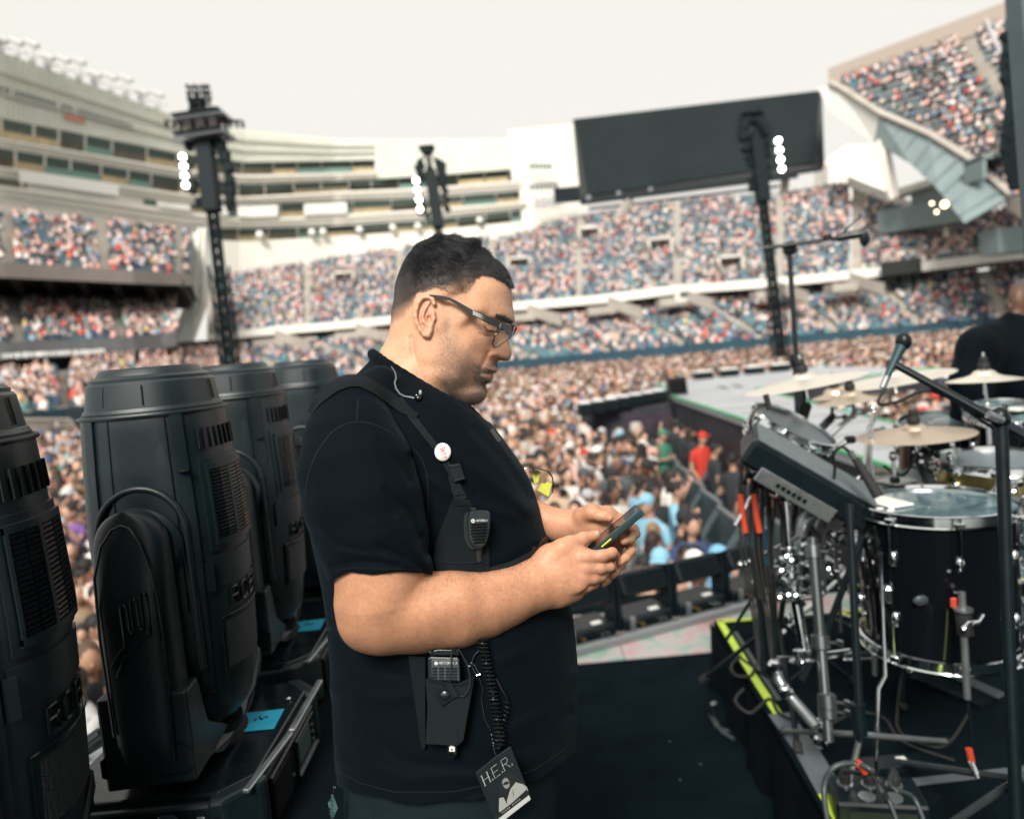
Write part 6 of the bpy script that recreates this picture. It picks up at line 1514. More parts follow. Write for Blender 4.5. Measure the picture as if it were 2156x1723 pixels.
Wf += 7*gs(X2, Y2, sx(1042, 30), 746, 10, 9)-3.5*np.exp(-(pathd(X2, Y2, [(sx(1030, 30), 742), (sx(1021, 40), 760), (sx(1006, 60), 785), (sx(1000, 60), 800)])/4)**2)        # wing, nasolabial fold
Wf += -3.5*np.exp(-(pathd(X2, Y2, [(sx(1010, 50), 786), (sx(1022, 45), 783), (sx(1050, 20), 783)])/2.2)**2)+4*gs(X2, Y2, sx(1030, 38), 776, 15, 5, -.1)+4.5*gs(X2, Y2, sx(1028, 38), 792, 13, 5.5)-4*gs(X2, Y2, sx(1018, 40), 806, 14, 5)+4*gs(X2, Y2, 1010, 826, 16, 12)
Wf += -4*np.exp(-(pathd(X2, Y2, [(sx(866), 712), (sx(872), 745), (sx(888), 790), (sx(905), 822)])/6)**2)-2.0*np.exp(-(pathd(X2, Y2, [(sx(1012, 60), 702), (sx(1024, 60), 708), (sx(1040, 50), 708)])/2.5)**2)
Wf += -3*gs(X2, Y2, sx(905), 650, 14, 30)
def bil(A, x, y):
    fx = np.clip((x-770)/1.5, 0, A.shape[0]-1.001); fy = np.clip((y-478)/1.5, 0, A.shape[1]-1.001); i = fx.astype(int); j = fy.astype(int); u = fx-i; v = fy-j
    return (A[i, j]*(1-u)*(1-v)+A[i+1, j]*u*(1-v)+A[i, j+1]*(1-u)*v+A[i+1, j+1]*u*v)
X, Y, Z = vh.ax[0][:, None, None], vh.ax[1][None, :, None], vh.ax[2][None, None, :]
for k_ in range(vh.n[2]):                                # slice by slice to save memory
    z_ = vh.ax[2][k_]; xs = np.broadcast_to(vh.ax[0][:, None]+z_*TY, (vh.n[0], vh.n[1])); ys = np.broadcast_to(vh.ax[1][None, :], (vh.n[0], vh.n[1]))
    d2 = bil(SD2, xs, ys); w_ = bil(Wf, xs, ys); r_1 = bil(Rf, xs, ys)
    f = np.sqrt((np.maximum(r_1-d2, 0)/r_1)**2+(z_/w_)**2)-1
    vh.F[:, :, k_] = f*np.minimum(r_1, w_)
EAR = lambda cx, cy, z: (*HC(cx, cy), z)
for s_ in (1, -1):
    zz = lambda z: z*s_
    off = 0 if s_ > 0 else 2*100*TY
    ea = lambda pts, r, dz: [(HC(*p)[0]+off, HC(*p)[1], zz(dz), r) for p in pts]
    vh.ell((HC(520, 830)[0]+off, HC(0, 815)[1], zz(95)), (20, 38, 9), 5, rot=-.12)
    vh.ell((HC(515, 800)[0]+off, HC(0, 800)[1], zz(107)), (13, 22, 7), 4, rot=-.1, mode='s')
    vh.chain(ea([(590, 720), (575, 680), (535, 660), (490, 668), (455, 710), (436, 770), (430, 830), (445, 890), (475, 945), (510, 985)], 4.6, 105), 3)
    vh.chain(ea([(510, 985), (535, 990), (550, 955), (560, 915)], 5.4, 102), 5)
    vh.chain(ea([(545, 715), (515, 760), (492, 820), (500, 875), (535, 905)], 3.4, 102), 3)
    vh.chain(ea([(582, 800), (585, 850), (570, 890)], 4.4, 102), 4)
    vh.ell((HC(545, 850)[0]+off, HC(0, 850)[1], zz(104)), (5, 8, 9), 3, mode='s')
    nx = HC(1150, 0)[0]+(-2 if s_ > 0 else 6); vh.ell((nx, HC(0, 1203)[1], zz(12)), (6, 3.0, 4), 3, mode='s')
vh.cap((880, 790, 0), (850, 900, 0), 84, 100, 14, (1.0, 1, 1.05))
hv, hq = vh.poly()
hx, hy, hz_ = hv[:, 0], hv[:, 1], hv[:, 2]; hxs = hx+hz_*TY       # unturned x
# skin colour
SK = np.array([.62, .345, .215]); n_ = len(hv)
rngc = np.random.default_rng(3)
def vnoise(v, sc, seed=0):
    """cheap smooth noise from sines"""
    r = np.random.default_rng(seed); o = 0
    for _ in range(10):
        d = r.normal(size=3); d /= np.linalg.norm(d); o = o+np.sin(v@d/sc*r.uniform(.6, 1.9)+r.uniform(0, 6.3))
    return o/3.2
colh = np.tile(SK, (n_, 1))*(1+.05*vnoise(hv, 14, 1)[:, None])
def blend(col, m, c): m = np.clip(m, 0, 1)[:, None]; return col*(1-m)+np.array(c)*m
front = gs(hxs, hy, 1040, 745, 40, 30); colh = blend(colh, .35*front, (.60, .27, .19))
earm = gs(hx, hy, 896, 660, 22, 45)*(np.abs(hz_) > 92); colh = blend(colh, .5*earm, (.62, .30, .23))
lip = np.clip(gs(hxs, hy, sx(1030, 38), 790, 17, 6.5)*1.6-.35, 0, 1)+np.clip(gs(hxs, hy, sx(1034, 38), 777.5, 17, 4)*1.5-.5, 0, 1); colh = blend(colh, lip*(np.abs(hz_) < 60), (.52, .20, .16))
mline = np.exp(-(pathd(hxs, hy, [(sx(1010, 50), 786), (sx(1022, 45), 783.3), (sx(1050, 20), 783)])/1.5)**2); colh = blend(colh, .75*mline, (.12, .045, .035))
lash = np.exp(-(pathd(hx, hy, [HC(1020, 915), HC(1045, 948), HC(1085, 962), HC(1120, 958)])/2.0)**2)*(hz_ > 20)+.8*gs(hx, hy, *HC(1082, 952), 6.5, 3.6)*(hz_ > 20); colh = blend(colh, .92*np.clip(lash, 0, 1), (.025, .014, .012)); crease = np.exp(-(pathd(hx, hy, [HC(1010, 900), HC(1050, 905), HC(1100, 925)])/1.3)**2)*(hz_ > 20); colh = blend(colh, .35*crease, (.22, .10, .07))
lidc = gs(hxs, hy, sx(1030, 56), 690, 14, 7); colh = blend(colh, .3*lidc, (.33, .17, .13))
# beard shadow (real stubble colour in the skin) and scalp under the hair
bp_ = [HC(*p) for p in [(640, 830), (700, 830), (770, 980), (860, 1120), (940, 1210), (1010, 1240), (1090, 1225), (1130, 1250), (1120, 1300), (1100, 1390), (1060, 1600), (840, 1650), (640, 1540), (560, 1330), (600, 1100)]]
bxs = hx
binn = inpoly(hx, hy, bp_); bd = pathd(hx, hy, bp_+[bp_[0]]); bm = np.clip(np.where(binn, bd, -bd)/24+.25, 0, 1)
mou = gs(hx, hy, *HC(1080, 1345), 11, 8)
bdens = bm*(.35+.65*np.clip((hxs-925)/90, 0, 1))*(1-.9*np.clip(mou*1.6, 0, 1))*(1-.8*gs(hx, hy, *HC(900, 1330), 9, 16))
must = np.clip(np.exp(-(pathd(hx, hy, [HC(990, 1300), HC(1030, 1262), HC(1110, 1238)])/4.5)**2), 0, 1)
soul = gs(hx, hy, *HC(1045, 1400), 6, 5)
colh = blend(colh, .36*bdens*(1+.3*vnoise(hv, 9, 7)), (.17, .125, .10)); colh = blend(colh, .5*must, (.07, .05, .045)); colh = blend(colh, .8*soul, (.03, .025, .022))
brow = np.exp(-(pathd(hx, hy, [HC(1125, 825), HC(1180, 835), HC(1235, 870)])/3.4)**2)*(hz_ > 0); colh = blend(colh, .45*brow, (.06, .04, .03))
lowp = np.array([HC(*p) for p in [(150, 905), (230, 900), (330, 850), (400, 750), (440, 650), (600, 615), (700, 625), (800, 640), (880, 650), (905, 600), (940, 530), (950, 500), (1000, 492), (1060, 490), (1130, 508), (1200, 545), (1262, 582), (1330, 560)]])
hairy = np.interp(hx, lowp[:, 0], lowp[:, 1])+1.8*vnoise(hv, 5, 77)+2.5*vnoise(hv, 11, 78)*(hx < 1010); above = hairy-hy
solp = np.array([HC(*p) for p in [(150, 790), (230, 760), (330, 700), (450, 620), (560, 570), (700, 540), (850, 490), (930, 500), (1000, 480), (1060, 482), (1130, 500), (1262, 575), (1330, 560)]])
soly = np.interp(hx, solp[:, 0], solp[:, 1])
dens = np.clip(above/np.maximum(hairy-soly, 3), 0, 1)**.85*(above > 0)
colh = blend(colh, .93*dens, (.012, .013, .016))
# ---- near arm and both hands, one volume
HD = lambda cx, cy, z: (1063.8+.1715*cx, 1004.7+.1715*cy, z)
va = Vol((690, 1050, -60), (1372, 1392, 352), 1.9)
va.chain([(784, 1130, 264, 80), (801, 1205, 266, 93), (800, 1262, 262, 91), (805, 1290, 255, 85)], 16, (1, 1, .85))
va.chain([(793, 1292, 252, 82), (880, 1288, 246, 82), (960, 1283, 236, 77), (1018, 1274, 222, 64), (1066, 1258, 208, 55), (1118, 1236, 194, 50)], 20, (1, 1, .82))
va.ell((762, 1318, 250), (40, 42, 45), 22); va.cap((860, 1300, 262), (960, 1270, 250), 58, 50, 26)
va.ell((938, 1350, 240), (20, 9, 16), 10, rot=-.35)          # tendon at the elbow crease
def hand(pts, k=5, flat=(1, 1, 1), sc=.1715): va.chain([(*HD(x, y, z), r*sc) for x, y, z, r in pts], k, flat)
va.chain([(1118, 1236, 194, 50), (1150, 1222, 186, 50), (1180, 1208, 182, 50), (1212, 1198, 180, 44), (1236, 1196, 178, 34)], 14, (1, 1, .52))
hand([(560, 990, 178, 175), (760, 960, 186, 150), (930, 1010, 184, 120)], 14, (1, 1, .7))
# near hand fingers
hand([(540, 1010, 182, 130), (700, 865, 190, 98), (800, 800, 184, 82)], 12); hand([(790, 800, 184, 84), (930, 758, 172, 76), (960, 748, 170, 80), (1110, 708, 160, 64)], 6)
hand([(880, 1010, 184, 120), (1010, 985, 198, 92), (1190, 965, 198, 76), (1310, 925, 192, 68)], 7); hand([(1310, 925, 192, 68), (1345, 960, 150, 58), (1330, 980, 118, 50)], 5)
hand([(860, 1110, 180, 120), (1010, 1110, 196, 88), (1170, 1120, 194, 70), (1280, 1100, 182, 62)], 6); hand([(1280, 1100, 182, 62), (1310, 1110, 140, 55), (1290, 1110, 112, 48)], 5)
hand([(830, 1220, 176, 110), (960, 1235, 190, 84), (1090, 1240, 190, 68), (1180, 1215, 180, 60)], 6); hand([(1180, 1215, 180, 60), (1210, 1210, 142, 52)], 5)
hand([(800, 1320, 168, 100), (900, 1340, 180, 76), (1010, 1340, 180, 60), (1090, 1310, 172, 54)], 6); hand([(1090, 1310, 172, 54), (1120, 1290, 140, 46)], 5)
hand([(430, 1330, 186, 190), (640, 1400, 176, 150), (850, 1400, 168, 110)], 14, (1, 1, .6))
# knuckle rises and tendon hollows on the back of the near hand
for (x, y) in ((985, 975), (1000, 1105), (950, 1230), (890, 1335)): va.ell(HD(x, y, 200), (11, 9, 5), 11)
for (a, b) in (((650, 1150), (930, 1050)), ((640, 1230), (930, 1170)), ((640, 1300), (900, 1290))): va.cap(HD(*a, 222), HD(*b, 218), 3, 3, 9, mode='s')
va.chain([(*HD(830, 860, 212), 2.5), (*HD(890, 880, 208), 2.5)], 5, mode='s')
# far forearm and hand
va.chain([(1020, 1065, -60, 52), (1120, 1095, -18, 42), (1185, 1107, 8, 33), (1222, 1106, 22, 34)], 12, (1, 1, .9))
hand([(930, 560, 30, 150), (1060, 540, 42, 160), (1190, 600, 46, 150), (1250, 660, 48, 130)], 10, (1, 1, .62))
hand([(960, 480, 44, 120), (1060, 430, 62, 100), (1160, 470, 78, 72)], 8); hand([(1150, 465, 78, 68), (1210, 482, 84, 56), (1282, 500, 86, 48)], 5)
hand([(1100, 420, 36, 95), (1260, 450, 28, 95), (1420, 540, 20, 80), (1560, 640, 30, 70)], 8)
hand([(1420, 560, 24, 80), (1580, 640, 48, 62), (1600, 690, 82, 56), (1540, 755, 110, 50), (1450, 785, 124, 44)], 5)
hand([(1420, 720, 18, 80), (1540, 830, 50, 62), (1545, 900, 90, 58), (1480, 985, 118, 56), (1405, 1045, 130, 46)], 5)
hand([(1340, 850, 14, 75), (1430, 1010, 50, 56), (1420, 1080, 84, 52), (1360, 1155, 108, 50), (1305, 1215, 120, 42)], 5)
hand([(1250, 900, 10, 70), (1310, 1120, 50, 46), (1300, 1200, 80, 44), (1250, 1270, 100, 42), (1205, 1315, 110, 36)], 5)
hand([(1250, 660, 40, 130), (1340, 760, 24, 120), (1300, 850, 14, 100)], 10, (1, 1, .6))
av, aq = va.poly(); ax_, ay_, az_ = av.T
cola = np.tile(SK*np.array([.84, .76, .72]), (len(av), 1))*(1+.06*vnoise(av, 16, 4)[:, None]+.03*vnoise(av, 5, 5)[:, None])
hm = gs(ax_, ay_, 1230, 1170, 110, 90); cola = blend(cola, .35*hm, (.60, .31, .22))
farm = np.clip((60-az_)/60, 0, 1)*(ax_ > 1180); cola = blend(cola, .25*farm, (.62, .30, .22))
for (x, y, z, rx, ry, rot) in ((1126, 672, 172, 34, 42, .35), (1232, 432, 92, 44, 14, .1), (1482, 770, 134, 30, 30, .6), (1438, 1030, 140, 24, 26, .5), (1348, 1190, 128, 22, 24, .5), (1236, 1322, 118, 14, 20, .4)):
    c_ = HD(x, y, z); nm = gs(ax_, ay_, c_[0], c_[1], rx*.1715*.8, ry*.1715*.8, rot)*(np.abs(az_-z) < 26); cola = blend(cola, np.clip(nm*1.6-.5, 0, .75), (.72, .46, .36))
for (a, b, w) in (((830, 855), (885, 880), 3), ((1180, 1095), (1340, 1050), 4), ((1000, 745), (1010, 790), 2.5)):
    c_ = np.exp(-(segd(ax_, ay_, HD(*a, 0)[:2], HD(*b, 0)[:2])/(w*.3))**2)*(az_ > 120); cola = blend(cola, .3*c_, (.30, .13, .09))
# core of the torso so that head and arms belong to one body
V_all = np.concatenate([hv, av]); Q_all = np.concatenate([hq, aq+len(hv)]); C_all = np.concatenate([colh, cola])
M_skin = bpy.data.materials.new('skin'); M_skin.use_nodes = True; n = M_skin.node_tree; b = n.nodes['Principled BSDF']; L = n.links
b.inputs['Roughness'].default_value = .48; b.inputs['Subsurface Weight'].default_value = .12; b.inputs['Subsurface Radius'].default_value = (.010, .004, .002); b.inputs['Subsurface Scale'].default_value = 1.0; b.inputs['Specular IOR Level'].default_value = .4
at_ = n.nodes.new('ShaderNodeAttribute'); at_.attribute_name = 'Col'; tc = n.nodes.new('ShaderNodeTexCoord')
t1_ = n.nodes.new('ShaderNodeTexNoise'); t1_.inputs['Scale'].default_value = 240; t1_.inputs['Detail'].default_value = 4; t2_ = n.nodes.new('ShaderNodeTexVoronoi'); t2_.inputs['Scale'].default_value = 620
for t_ in (t1_, t2_): L.new(tc.outputs['Object'], t_.inputs['Vector'])
mr = n.nodes.new('ShaderNodeMapRange'); mr.inputs['From Min'].default_value = .3; mr.inputs['From Max'].default_value = .7; mr.inputs['To Min'].default_value = .90; mr.inputs['To Max'].default_value = 1.08; L.new(t1_.outputs['Fac'], mr.inputs['Value'])
mx = n.nodes.new('ShaderNodeMix'); mx.data_type = 'RGBA'; mx.blend_type = 'MULTIPLY'; mx.inputs[0].default_value = 1; L.new(at_.outputs['Color'], mx.inputs[6]); L.new(mr.outputs[0], mx.inputs[7]); L.new(mx.outputs[2], b.inputs['Base Color'])
ad = n.nodes.new('ShaderNodeMath'); ad.operation = 'ADD'; L.new(t1_.outputs['Fac'], ad.inputs[0]); L.new(t2_.outputs['Distance'], ad.inputs[1])
bp = n.nodes.new('ShaderNodeBump'); bp.inputs['Strength'].default_value = .35; bp.inputs['Distance'].default_value = .0006; L.new(ad.outputs[0], bp.inputs['Height']); L.new(bp.outputs[0], b.inputs['Normal'])
man = thing('person', 'heavyset man in a black t-shirt and glasses looking down at his phone', 'person', tuple(G(950, 2890, 0)))
INV = man.location.copy()
def own(o):
    """make a world-placed mesh a part of the man"""
    o.parent = man; o.matrix_parent_inverse = Matrix.Translation(-INV); return o
body = own(mesh_from('body', V_all, Q_all, M_skin, None, C_all))
# ---- hair strands
def strands(name, roots, nrms, dirs, length, rad, m, npt=5, curl=0., seed=0, parent=None):
    r = np.random.default_rng(seed); n = len(roots); hc = bpy.data.hair_curves.new(name); hc.add_curves([npt]*n)
    t = np.linspace(0, 1, npt)[None, :, None]; L_ = length[:, None, None]
    d0 = nrms[:, None]; d1 = dirs[:, None]
    p = roots[:, None]+d0*L_*(t-.55*t*t)+d1*L_*(.15*t+.75*t*t)
    if curl:
        a1 = r.normal(size=(n, 1, 3)); a2 = r.normal(size=(n, 1, 3)); ph = r.uniform(0, 6.28, (n, 1, 1))
        p = p+curl*L_*(np.sin(t*7+ph)-np.sin(ph))*a1*.14+curl*L_*t*a2*.12
    w = M3(p.reshape(-1, 3)).astype(np.float32)
    hc.attributes['position'].data.foreach_set('vector', w.ravel())
    ra = hc.attributes.get('radius') or hc.attributes.new('radius', 'FLOAT', 'POINT')
    rr = (rad*np.array([1, 1, .9, .7, .25] if npt == 5 else np.linspace(1, .3, npt)))[None, :]*np.ones((n, 1)); ra.data.foreach_set('value', rr.astype(np.float32).ravel())
    hc.materials.append(m); o = bpy.data.objects.new(name, hc); COL.objects.link(o); own(o)
    return o
def sample(v, q, wgt, n, seed):
    r = np.random.default_rng(seed); a, b, c, d = v[q[:, 0]], v[q[:, 1]], v[q[:, 2]], v[q[:, 3]]
    nn = np.cross(c-a, d-b); ar = np.linalg.norm(nn, axis=1)/2; nn = nn/np.maximum(ar*2, 1e-9)[:, None]
    pw = ar*wgt[q].mean(1); k = r.choice(len(q), n, p=pw/pw.sum()); u, w_ = r.random((n, 1)), r.random((n, 1))
    p = a[k]*(1-u)*(1-w_)+b[k]*u*(1-w_)+c[k]*u*w_+d[k]*(1-u)*w_; return p, nn[k], k
cen = np.array([920, 650, 0.]); a_, b_, c_2 = hv[hq[:, 0]], hv[hq[:, 1]], hv[hq[:, 2]]
flip = ((a_-cen)*np.cross(b_-a_, c_2-a_)).sum() < 0
hq2 = hq[:, ::-1] if flip else hq
M_hair = bpy.data.materials.new('dark_hair'); M_hair.use_nodes = True; b = M_hair.node_tree.nodes['Principled BSDF']; b.inputs['Base Color'].default_value = (.003, .005, .008, 1); b.inputs['Roughness'].default_value = .3; b.inputs['Specular IOR Level'].default_value = .45
M_beard = mat('greying_stubble', (.07, .055, .045), .5); M_grey = mat('grey_stubble', (.38, .35, .32), .5)
p_, nn_, k_ = sample(hv, hq2, dens*(np.abs(hz_) < 125)*(hy < 700), 52000, 11)
r5 = np.random.default_rng(21)
ab = np.interp(p_[:, 0], solp[:, 0], solp[:, 1])-p_[:, 1]
topn = np.clip((ab-12)/55, 0, 1)
len_ = 3.4+23*topn**1.1*r5.uniform(.75, 1.1, len(p_))*.85; len_ *= np.where(p_[:, 0] < 870, np.clip((p_[:, 0]-835)/70, .10, 1), 1)
fr = np.clip((p_[:, 0]-1015)/50, 0, 1); len_ = len_+10*fr*(np.abs(p_[:, 2]) < 90)
lump = vnoise(p_, 8, 31)*.8; l2 = vnoise(p_, 8, 32)*.85; len_ *= 1+.18*vnoise(p_, 6, 36)
dr = np.stack([.75+.35*lump, .25+.5*l2+.55*fr, .12*np.sign(p_[:, 2])+.2*vnoise(p_, 8, 33)], 1)
back = np.clip((870-p_[:, 0])/40, 0, 1)[:, None]; dr = dr*(1-back)+np.array([[-.15, .9, 0]])*back
side = (1-topn)[:, None]; dr = dr*(1-side*.8)+np.array([[.25, .75, 0]])*side*.8
dr += r5.normal(0, .16, dr.shape)
strands('hair', p_, nn_*(.35+.65*topn[:, None]), dr, len_, .00021, M_hair, 5, .30, 1)
wb = np.clip(bdens+.9*must+.9*soul, 0, 1)*(hy > 640)
for nm, cnt_, m, sd in (('beard', 15000, M_beard, 5), ('grey_beard', 8000, M_grey, 6)):
    w_ = wb if nm == 'beard' else bdens
    p_, nn_, k_ = sample(hv, hq2, w_, cnt_, sd); r6 = np.random.default_rng(sd)
    dd_ = np.stack([.15+.4*r6.normal(size=cnt_), .8+.3*r6.normal(size=cnt_), .4*r6.normal(size=cnt_)], 1)
    strands(nm, p_, nn_*.5, dd_, r6.uniform(2.5, 5.5, cnt_), .000055, m, 3, .3, sd)
p_, nn_, k_ = sample(hv, hq2, brow, 700, 8); strands('eyebrow', p_, nn_*.35, np.tile([.75, .45, 0], (700, 1))+r5.normal(0, .15, (700, 3)), r5.uniform(5, 9, 700), .00011, M_hair, 3, .1, 8)
hw_ = ((ax_ > 880) & (ax_ < 1150)).astype(float)*np.clip((1300-ay_)/80, .1, 1)*(az_ > 120)
ca = av.mean(0); a_, b_, c_2 = av[aq[:, 0]], av[aq[:, 1]], av[aq[:, 2]]; aq2 = aq[:, ::-1] if ((a_-np.array([980, 1270, 230]))*np.cross(b_-a_, c_2-a_))[ax_[aq[:, 0]] < 1120].sum() < 0 else aq
p_, nn_, k_ = sample(av, aq2, hw_, 2200, 9); strands('arm_hair', p_, nn_*.25, np.tile([.35, -.55, 0], (2200, 1))+r5.normal(0, .3, (2200, 3)), r5.uniform(5, 11, 2200), .00006, M_hair, 3, .2, 9)

# ---- shirt
SL = np.array([  # y, x back, x front, half depth, centre depth
    (735, 800, 858, 30, 0), (760, 778, 890, 62, 0), (790, 748, 925, 112, 0), (820, 716, 968, 160, 0), (850, 694, 1000, 190, 0), (880, 676, 1026, 208, 0), (940, 652, 1073, 224, 0), (1000, 642, 1113, 228, 0), (1060, 640, 1134, 228, 0),
    (1120, 650, 1148, 228, 0), (1180, 664, 1170, 232, 0), (1240, 677, 1192, 238, 0), (1300, 686, 1207, 242, 0), (1400, 694, 1217, 246, 0), (1500, 699, 1218, 246, 0), (1580, 703, 1212, 244, 0), (1640, 708, 1200, 240, 0), (1700, 714, 1184, 236, 0), (1760, 716, 1180, 230, 0)], float)
for _ in range(1):
    ys_ = np.arange(735, 1760, 5.); SLf = np.stack([ys_]+[np.convolve(np.pad(np.interp(ys_, SL[:, 0], SL[:, k]), 5, 'edge'), np.ones(11)/11, 'valid') for k in range(1, 5)], 1)
vs = Vol((600, 722, -300), (1240, 1712, 392), 3.2)
X = vs.ax[0][:, None]; 
for k in range(vs.n[2]):
    z_ = vs.ax[2][k]; Yv = vs.ax[1]; xl, xr, hz, zc = [np.interp(Yv, SLf[:, 0], SLf[:, j])[None, :] for j in range(1, 5)]
    mx_, hw = (xl+xr)/2, (xr-xl)/2; q = (np.abs((X-mx_)/hw)**2.25+np.abs((z_-zc)/hz)**2.25)**(1/2.25)
    vs.F[:, :, k] = (q-1)*np.minimum(hw, hz)
top_ = vs.F.copy()
for s_ in (1, -1):
    zf = lambda z: z*s_
    vs.chain([(800, 815, zf(120), 46), (735, 872, zf(185), 72), (738, 925, zf(218), 96)], 26)
    vs.chain([(738, 925, zf(220), 98), (749, 990, zf(240), 122), (764, 1060, zf(255), 124), (782, 1130, zf(262), 117), (800, 1200, zf(264), 108), (806, 1250, zf(264), 104)], 12, (1, 1, .82))
# hem of the sleeves: cut below a slanting line
sl, X, Y, Z = vs.sub((600, 1150, 120), (935, 1400, 392))
hemy = 1206+np.maximum(0, (735-X))*.42+3*np.sin(X*.05); hx_ = X
arm_only = (np.hypot(X-800, (Z-262)) < 135) | (Z > 246)
F = vs.F[sl]; cut = (Y-hemy)+0*Z
trunk = top_[sl]; vs.F[sl] = np.where(cut > -8, np.maximum(F, np.minimum(np.maximum(F, cut), trunk*1.0)), F)
# recut hard so the sleeve ends crisply while the trunk goes on
F = vs.F[sl]; vs.F[sl] = np.minimum(np.maximum(F, cut), trunk)
# folds
def foldpath(pts, amp, wid, zmin=-999):
    p = np.array(pts, float); lo = (p.min(0)[0]-wid*3, p.min(0)[1]-wid*3, zmin if zmin > -999 else -300); hi = (p.max(0)[0]+wid*3, p.max(0)[1]+wid*3, 392)
    sl, X, Y, Z = vs.sub(lo, hi); d = pathd(X+0*Y, Y+0*X, [tuple(a) for a in pts]); e = np.ones_like(d)
    vs.F[sl] += (1.45*amp*np.exp(-(d/wid)**2)*e)+0*Z
for pts, amp, wid in (([(900, 1165), (880, 1120), (868, 1040), (862, 960)], 3, 8), ([(900, 1190), (868, 1150), (840, 1090)], -3.5, 9), ([(895, 1200), (850, 1175), (800, 1150)], 3, 8), ([(870, 1190), (800, 1170), (720, 1160)], -2.5, 9),
                      ([(885, 1130), (858, 1075), (815, 1030)], 3, 9), ([(860, 1010), (835, 970), (800, 930)], 2.5, 10), ([(700, 1190), (760, 1180), (840, 1188)], 2.0, 6), ([(660, 1120), (720, 1150), (800, 1170)], 2, 9),
                      ([(905, 1010), (985, 1060), (1080, 1085)], -3, 12), ([(960, 960), (1040, 1020), (1110, 1075)], -4, 14), ([(1000, 905), (1060, 970), (1115, 1050)], 3, 12), ([(900, 940), (950, 1000), (1000, 1040)], 2.5, 10),
                      ([(1000, 1200), (1060, 1190), (1130, 1150)], 3, 9), ([(700, 1450), (800, 1470), (900, 1460)], -2.5, 14), ([(720, 1600), (860, 1640), (1010, 1630), (1150, 1590)], -3, 14), ([(760, 1540), (850, 1600), (1000, 1620)], 2.5, 12),
                      ([(1200, 1500), (1130, 1560), (1040, 1590)], 3, 11), ([(1205, 1420), (1150, 1500), (1060, 1540)], -3, 13), ([(700, 1330), (760, 1400), (850, 1420)], 3, 12), ([(1190, 1300), (1130, 1360), (1060, 1390)], -2.5, 14),
                      ([(705, 1660), (800, 1700), (950, 1695), (1100, 1655), (1185, 1600)], -2.5, 5)): foldpath(pts, amp, wid, 0)
# bottom hem cut
sl, X, Y, Z = vs.sub((600, 1500, -300), (1240, 1712, 392))
hb = np.interp(X, [690, 760, 830, 950, 1060, 1130, 1190, 1240], [1640, 1672, 1690, 1690, 1668, 1640, 1600, 1570])+4*np.sin(X*.045)
vs.F[sl] = np.maximum(vs.F[sl], (Y-hb)+0*Z)
# opening for the neck: keep the collar line
sl, X, Y, Z = vs.sub((740, 722, -300), (1060, 900, 392))
line = (Y-(742+(X-783)*.60))*.86                     # below the collar line is positive
vs.F[sl] = np.maximum(vs.F[sl], np.where(np.abs(Z) < 150, -line-2, -99)+0*X)
cl_ = []
for th in np.linspace(0, 2*np.pi, 37):
    c_ = np.array([884, 805, 0])+np.array([.855, .515, 0])*(-math.cos(th))*116+np.array([0, 0, 1])*math.sin(th)*101+np.array([-.515, .855, 0])*(4*math.sin(th)**2); cl_.append(c_)
for a, b in zip(cl_[:-1], cl_[1:]): vs.cap(a, b, 10, 10, 7)
sv, sq = vs.poly()
M_shirt = bpy.data.materials.new('black_cotton_jersey'); M_shirt.use_nodes = True; n = M_shirt.node_tree; b = n.nodes['Principled BSDF']; L = n.links
b.inputs['Base Color'].default_value = (.0016, .0044, .0072, 1); b.inputs['Roughness'].default_value = .85; b.inputs['Specular IOR Level'].default_value = .07; b.inputs['Sheen Weight'].default_value = .03; b.inputs['Sheen Roughness'].default_value = .4; b.inputs['Sheen Tint'].default_value = (.5, .75, 1, 1)
tc = n.nodes.new('ShaderNodeTexCoord'); t1_ = n.nodes.new('ShaderNodeTexNoise'); t1_.inputs['Scale'].default_value = 700; t2_ = n.nodes.new('ShaderNodeTexNoise'); t2_.inputs['Scale'].default_value = 9; t2_.inputs['Detail'].default_value = 4; t2_.inputs['Distortion'].default_value = .6
for t_ in (t1_, t2_): L.new(tc.outputs['Object'], t_.inputs['Vector'])
bp = n.nodes.new('ShaderNodeBump'); bp.inputs['Strength'].default_value = .5; bp.inputs['Distance'].default_value = .0008; L.new(t1_.outputs['Fac'], bp.inputs['Height'])
bp2 = n.nodes.new('ShaderNodeBump'); bp2.inputs['Strength'].default_value = .55; bp2.inputs['Distance'].default_value = .012; L.new(t2_.outputs['Fac'], bp2.inputs['Height']); L.new(bp.outputs[0], bp2.inputs['Normal']); L.new(bp2.outputs[0], b.inputs['Normal'])
shirt = own(mesh_from('t_shirt', sv, sq, M_shirt))
# trousers, legs to the floor, shoes
vt = Vol((680, 1600, -270), (1220, 2900, 260), 7)
X = vt.ax[0][:, None]
for k in range(vt.n[2]):
    z_ = vt.ax[2][k]; Yv = vt.ax[1]; xl = np.interp(Yv, [1600, 1723, 1900, 2000], [722, 724, 740, 760])[None]; xr = np.interp(Yv, [1600, 1723, 1900, 2000], [1180, 1168, 1130, 1110])[None]; hw = (xr-xl)/2; mx_ = (xl+xr)/2
    q = (np.abs((X-mx_)/hw)**2.3+np.abs(z_/215)**2.3)**(1/2.3); vt.F[:, :, k] = np.maximum((q-1)*200, (Yv[None]-1990))
for s_ in (1, -1): vt.chain([(930, 1950, s_*105, 108), (925, 2250, s_*110, 88), (920, 2780, s_*115, 66)], 30)
tv, tq = vt.poly(); own(mesh_from('trousers', tv, tq, mat('slate_trousers', (.008, .016, .021), .85, spec=.1, bump=.3, bscale=600, var=.2, vscale=10)))
for s_ in (1, -1):
    mb = MB(); c = M3([(960, 2840, s_*115)])[0]; c[2] = .05; mb.ball(c, (.14, .055, .05), 14, 8); own(mb.build('shoe', M_rub, smooth=60))
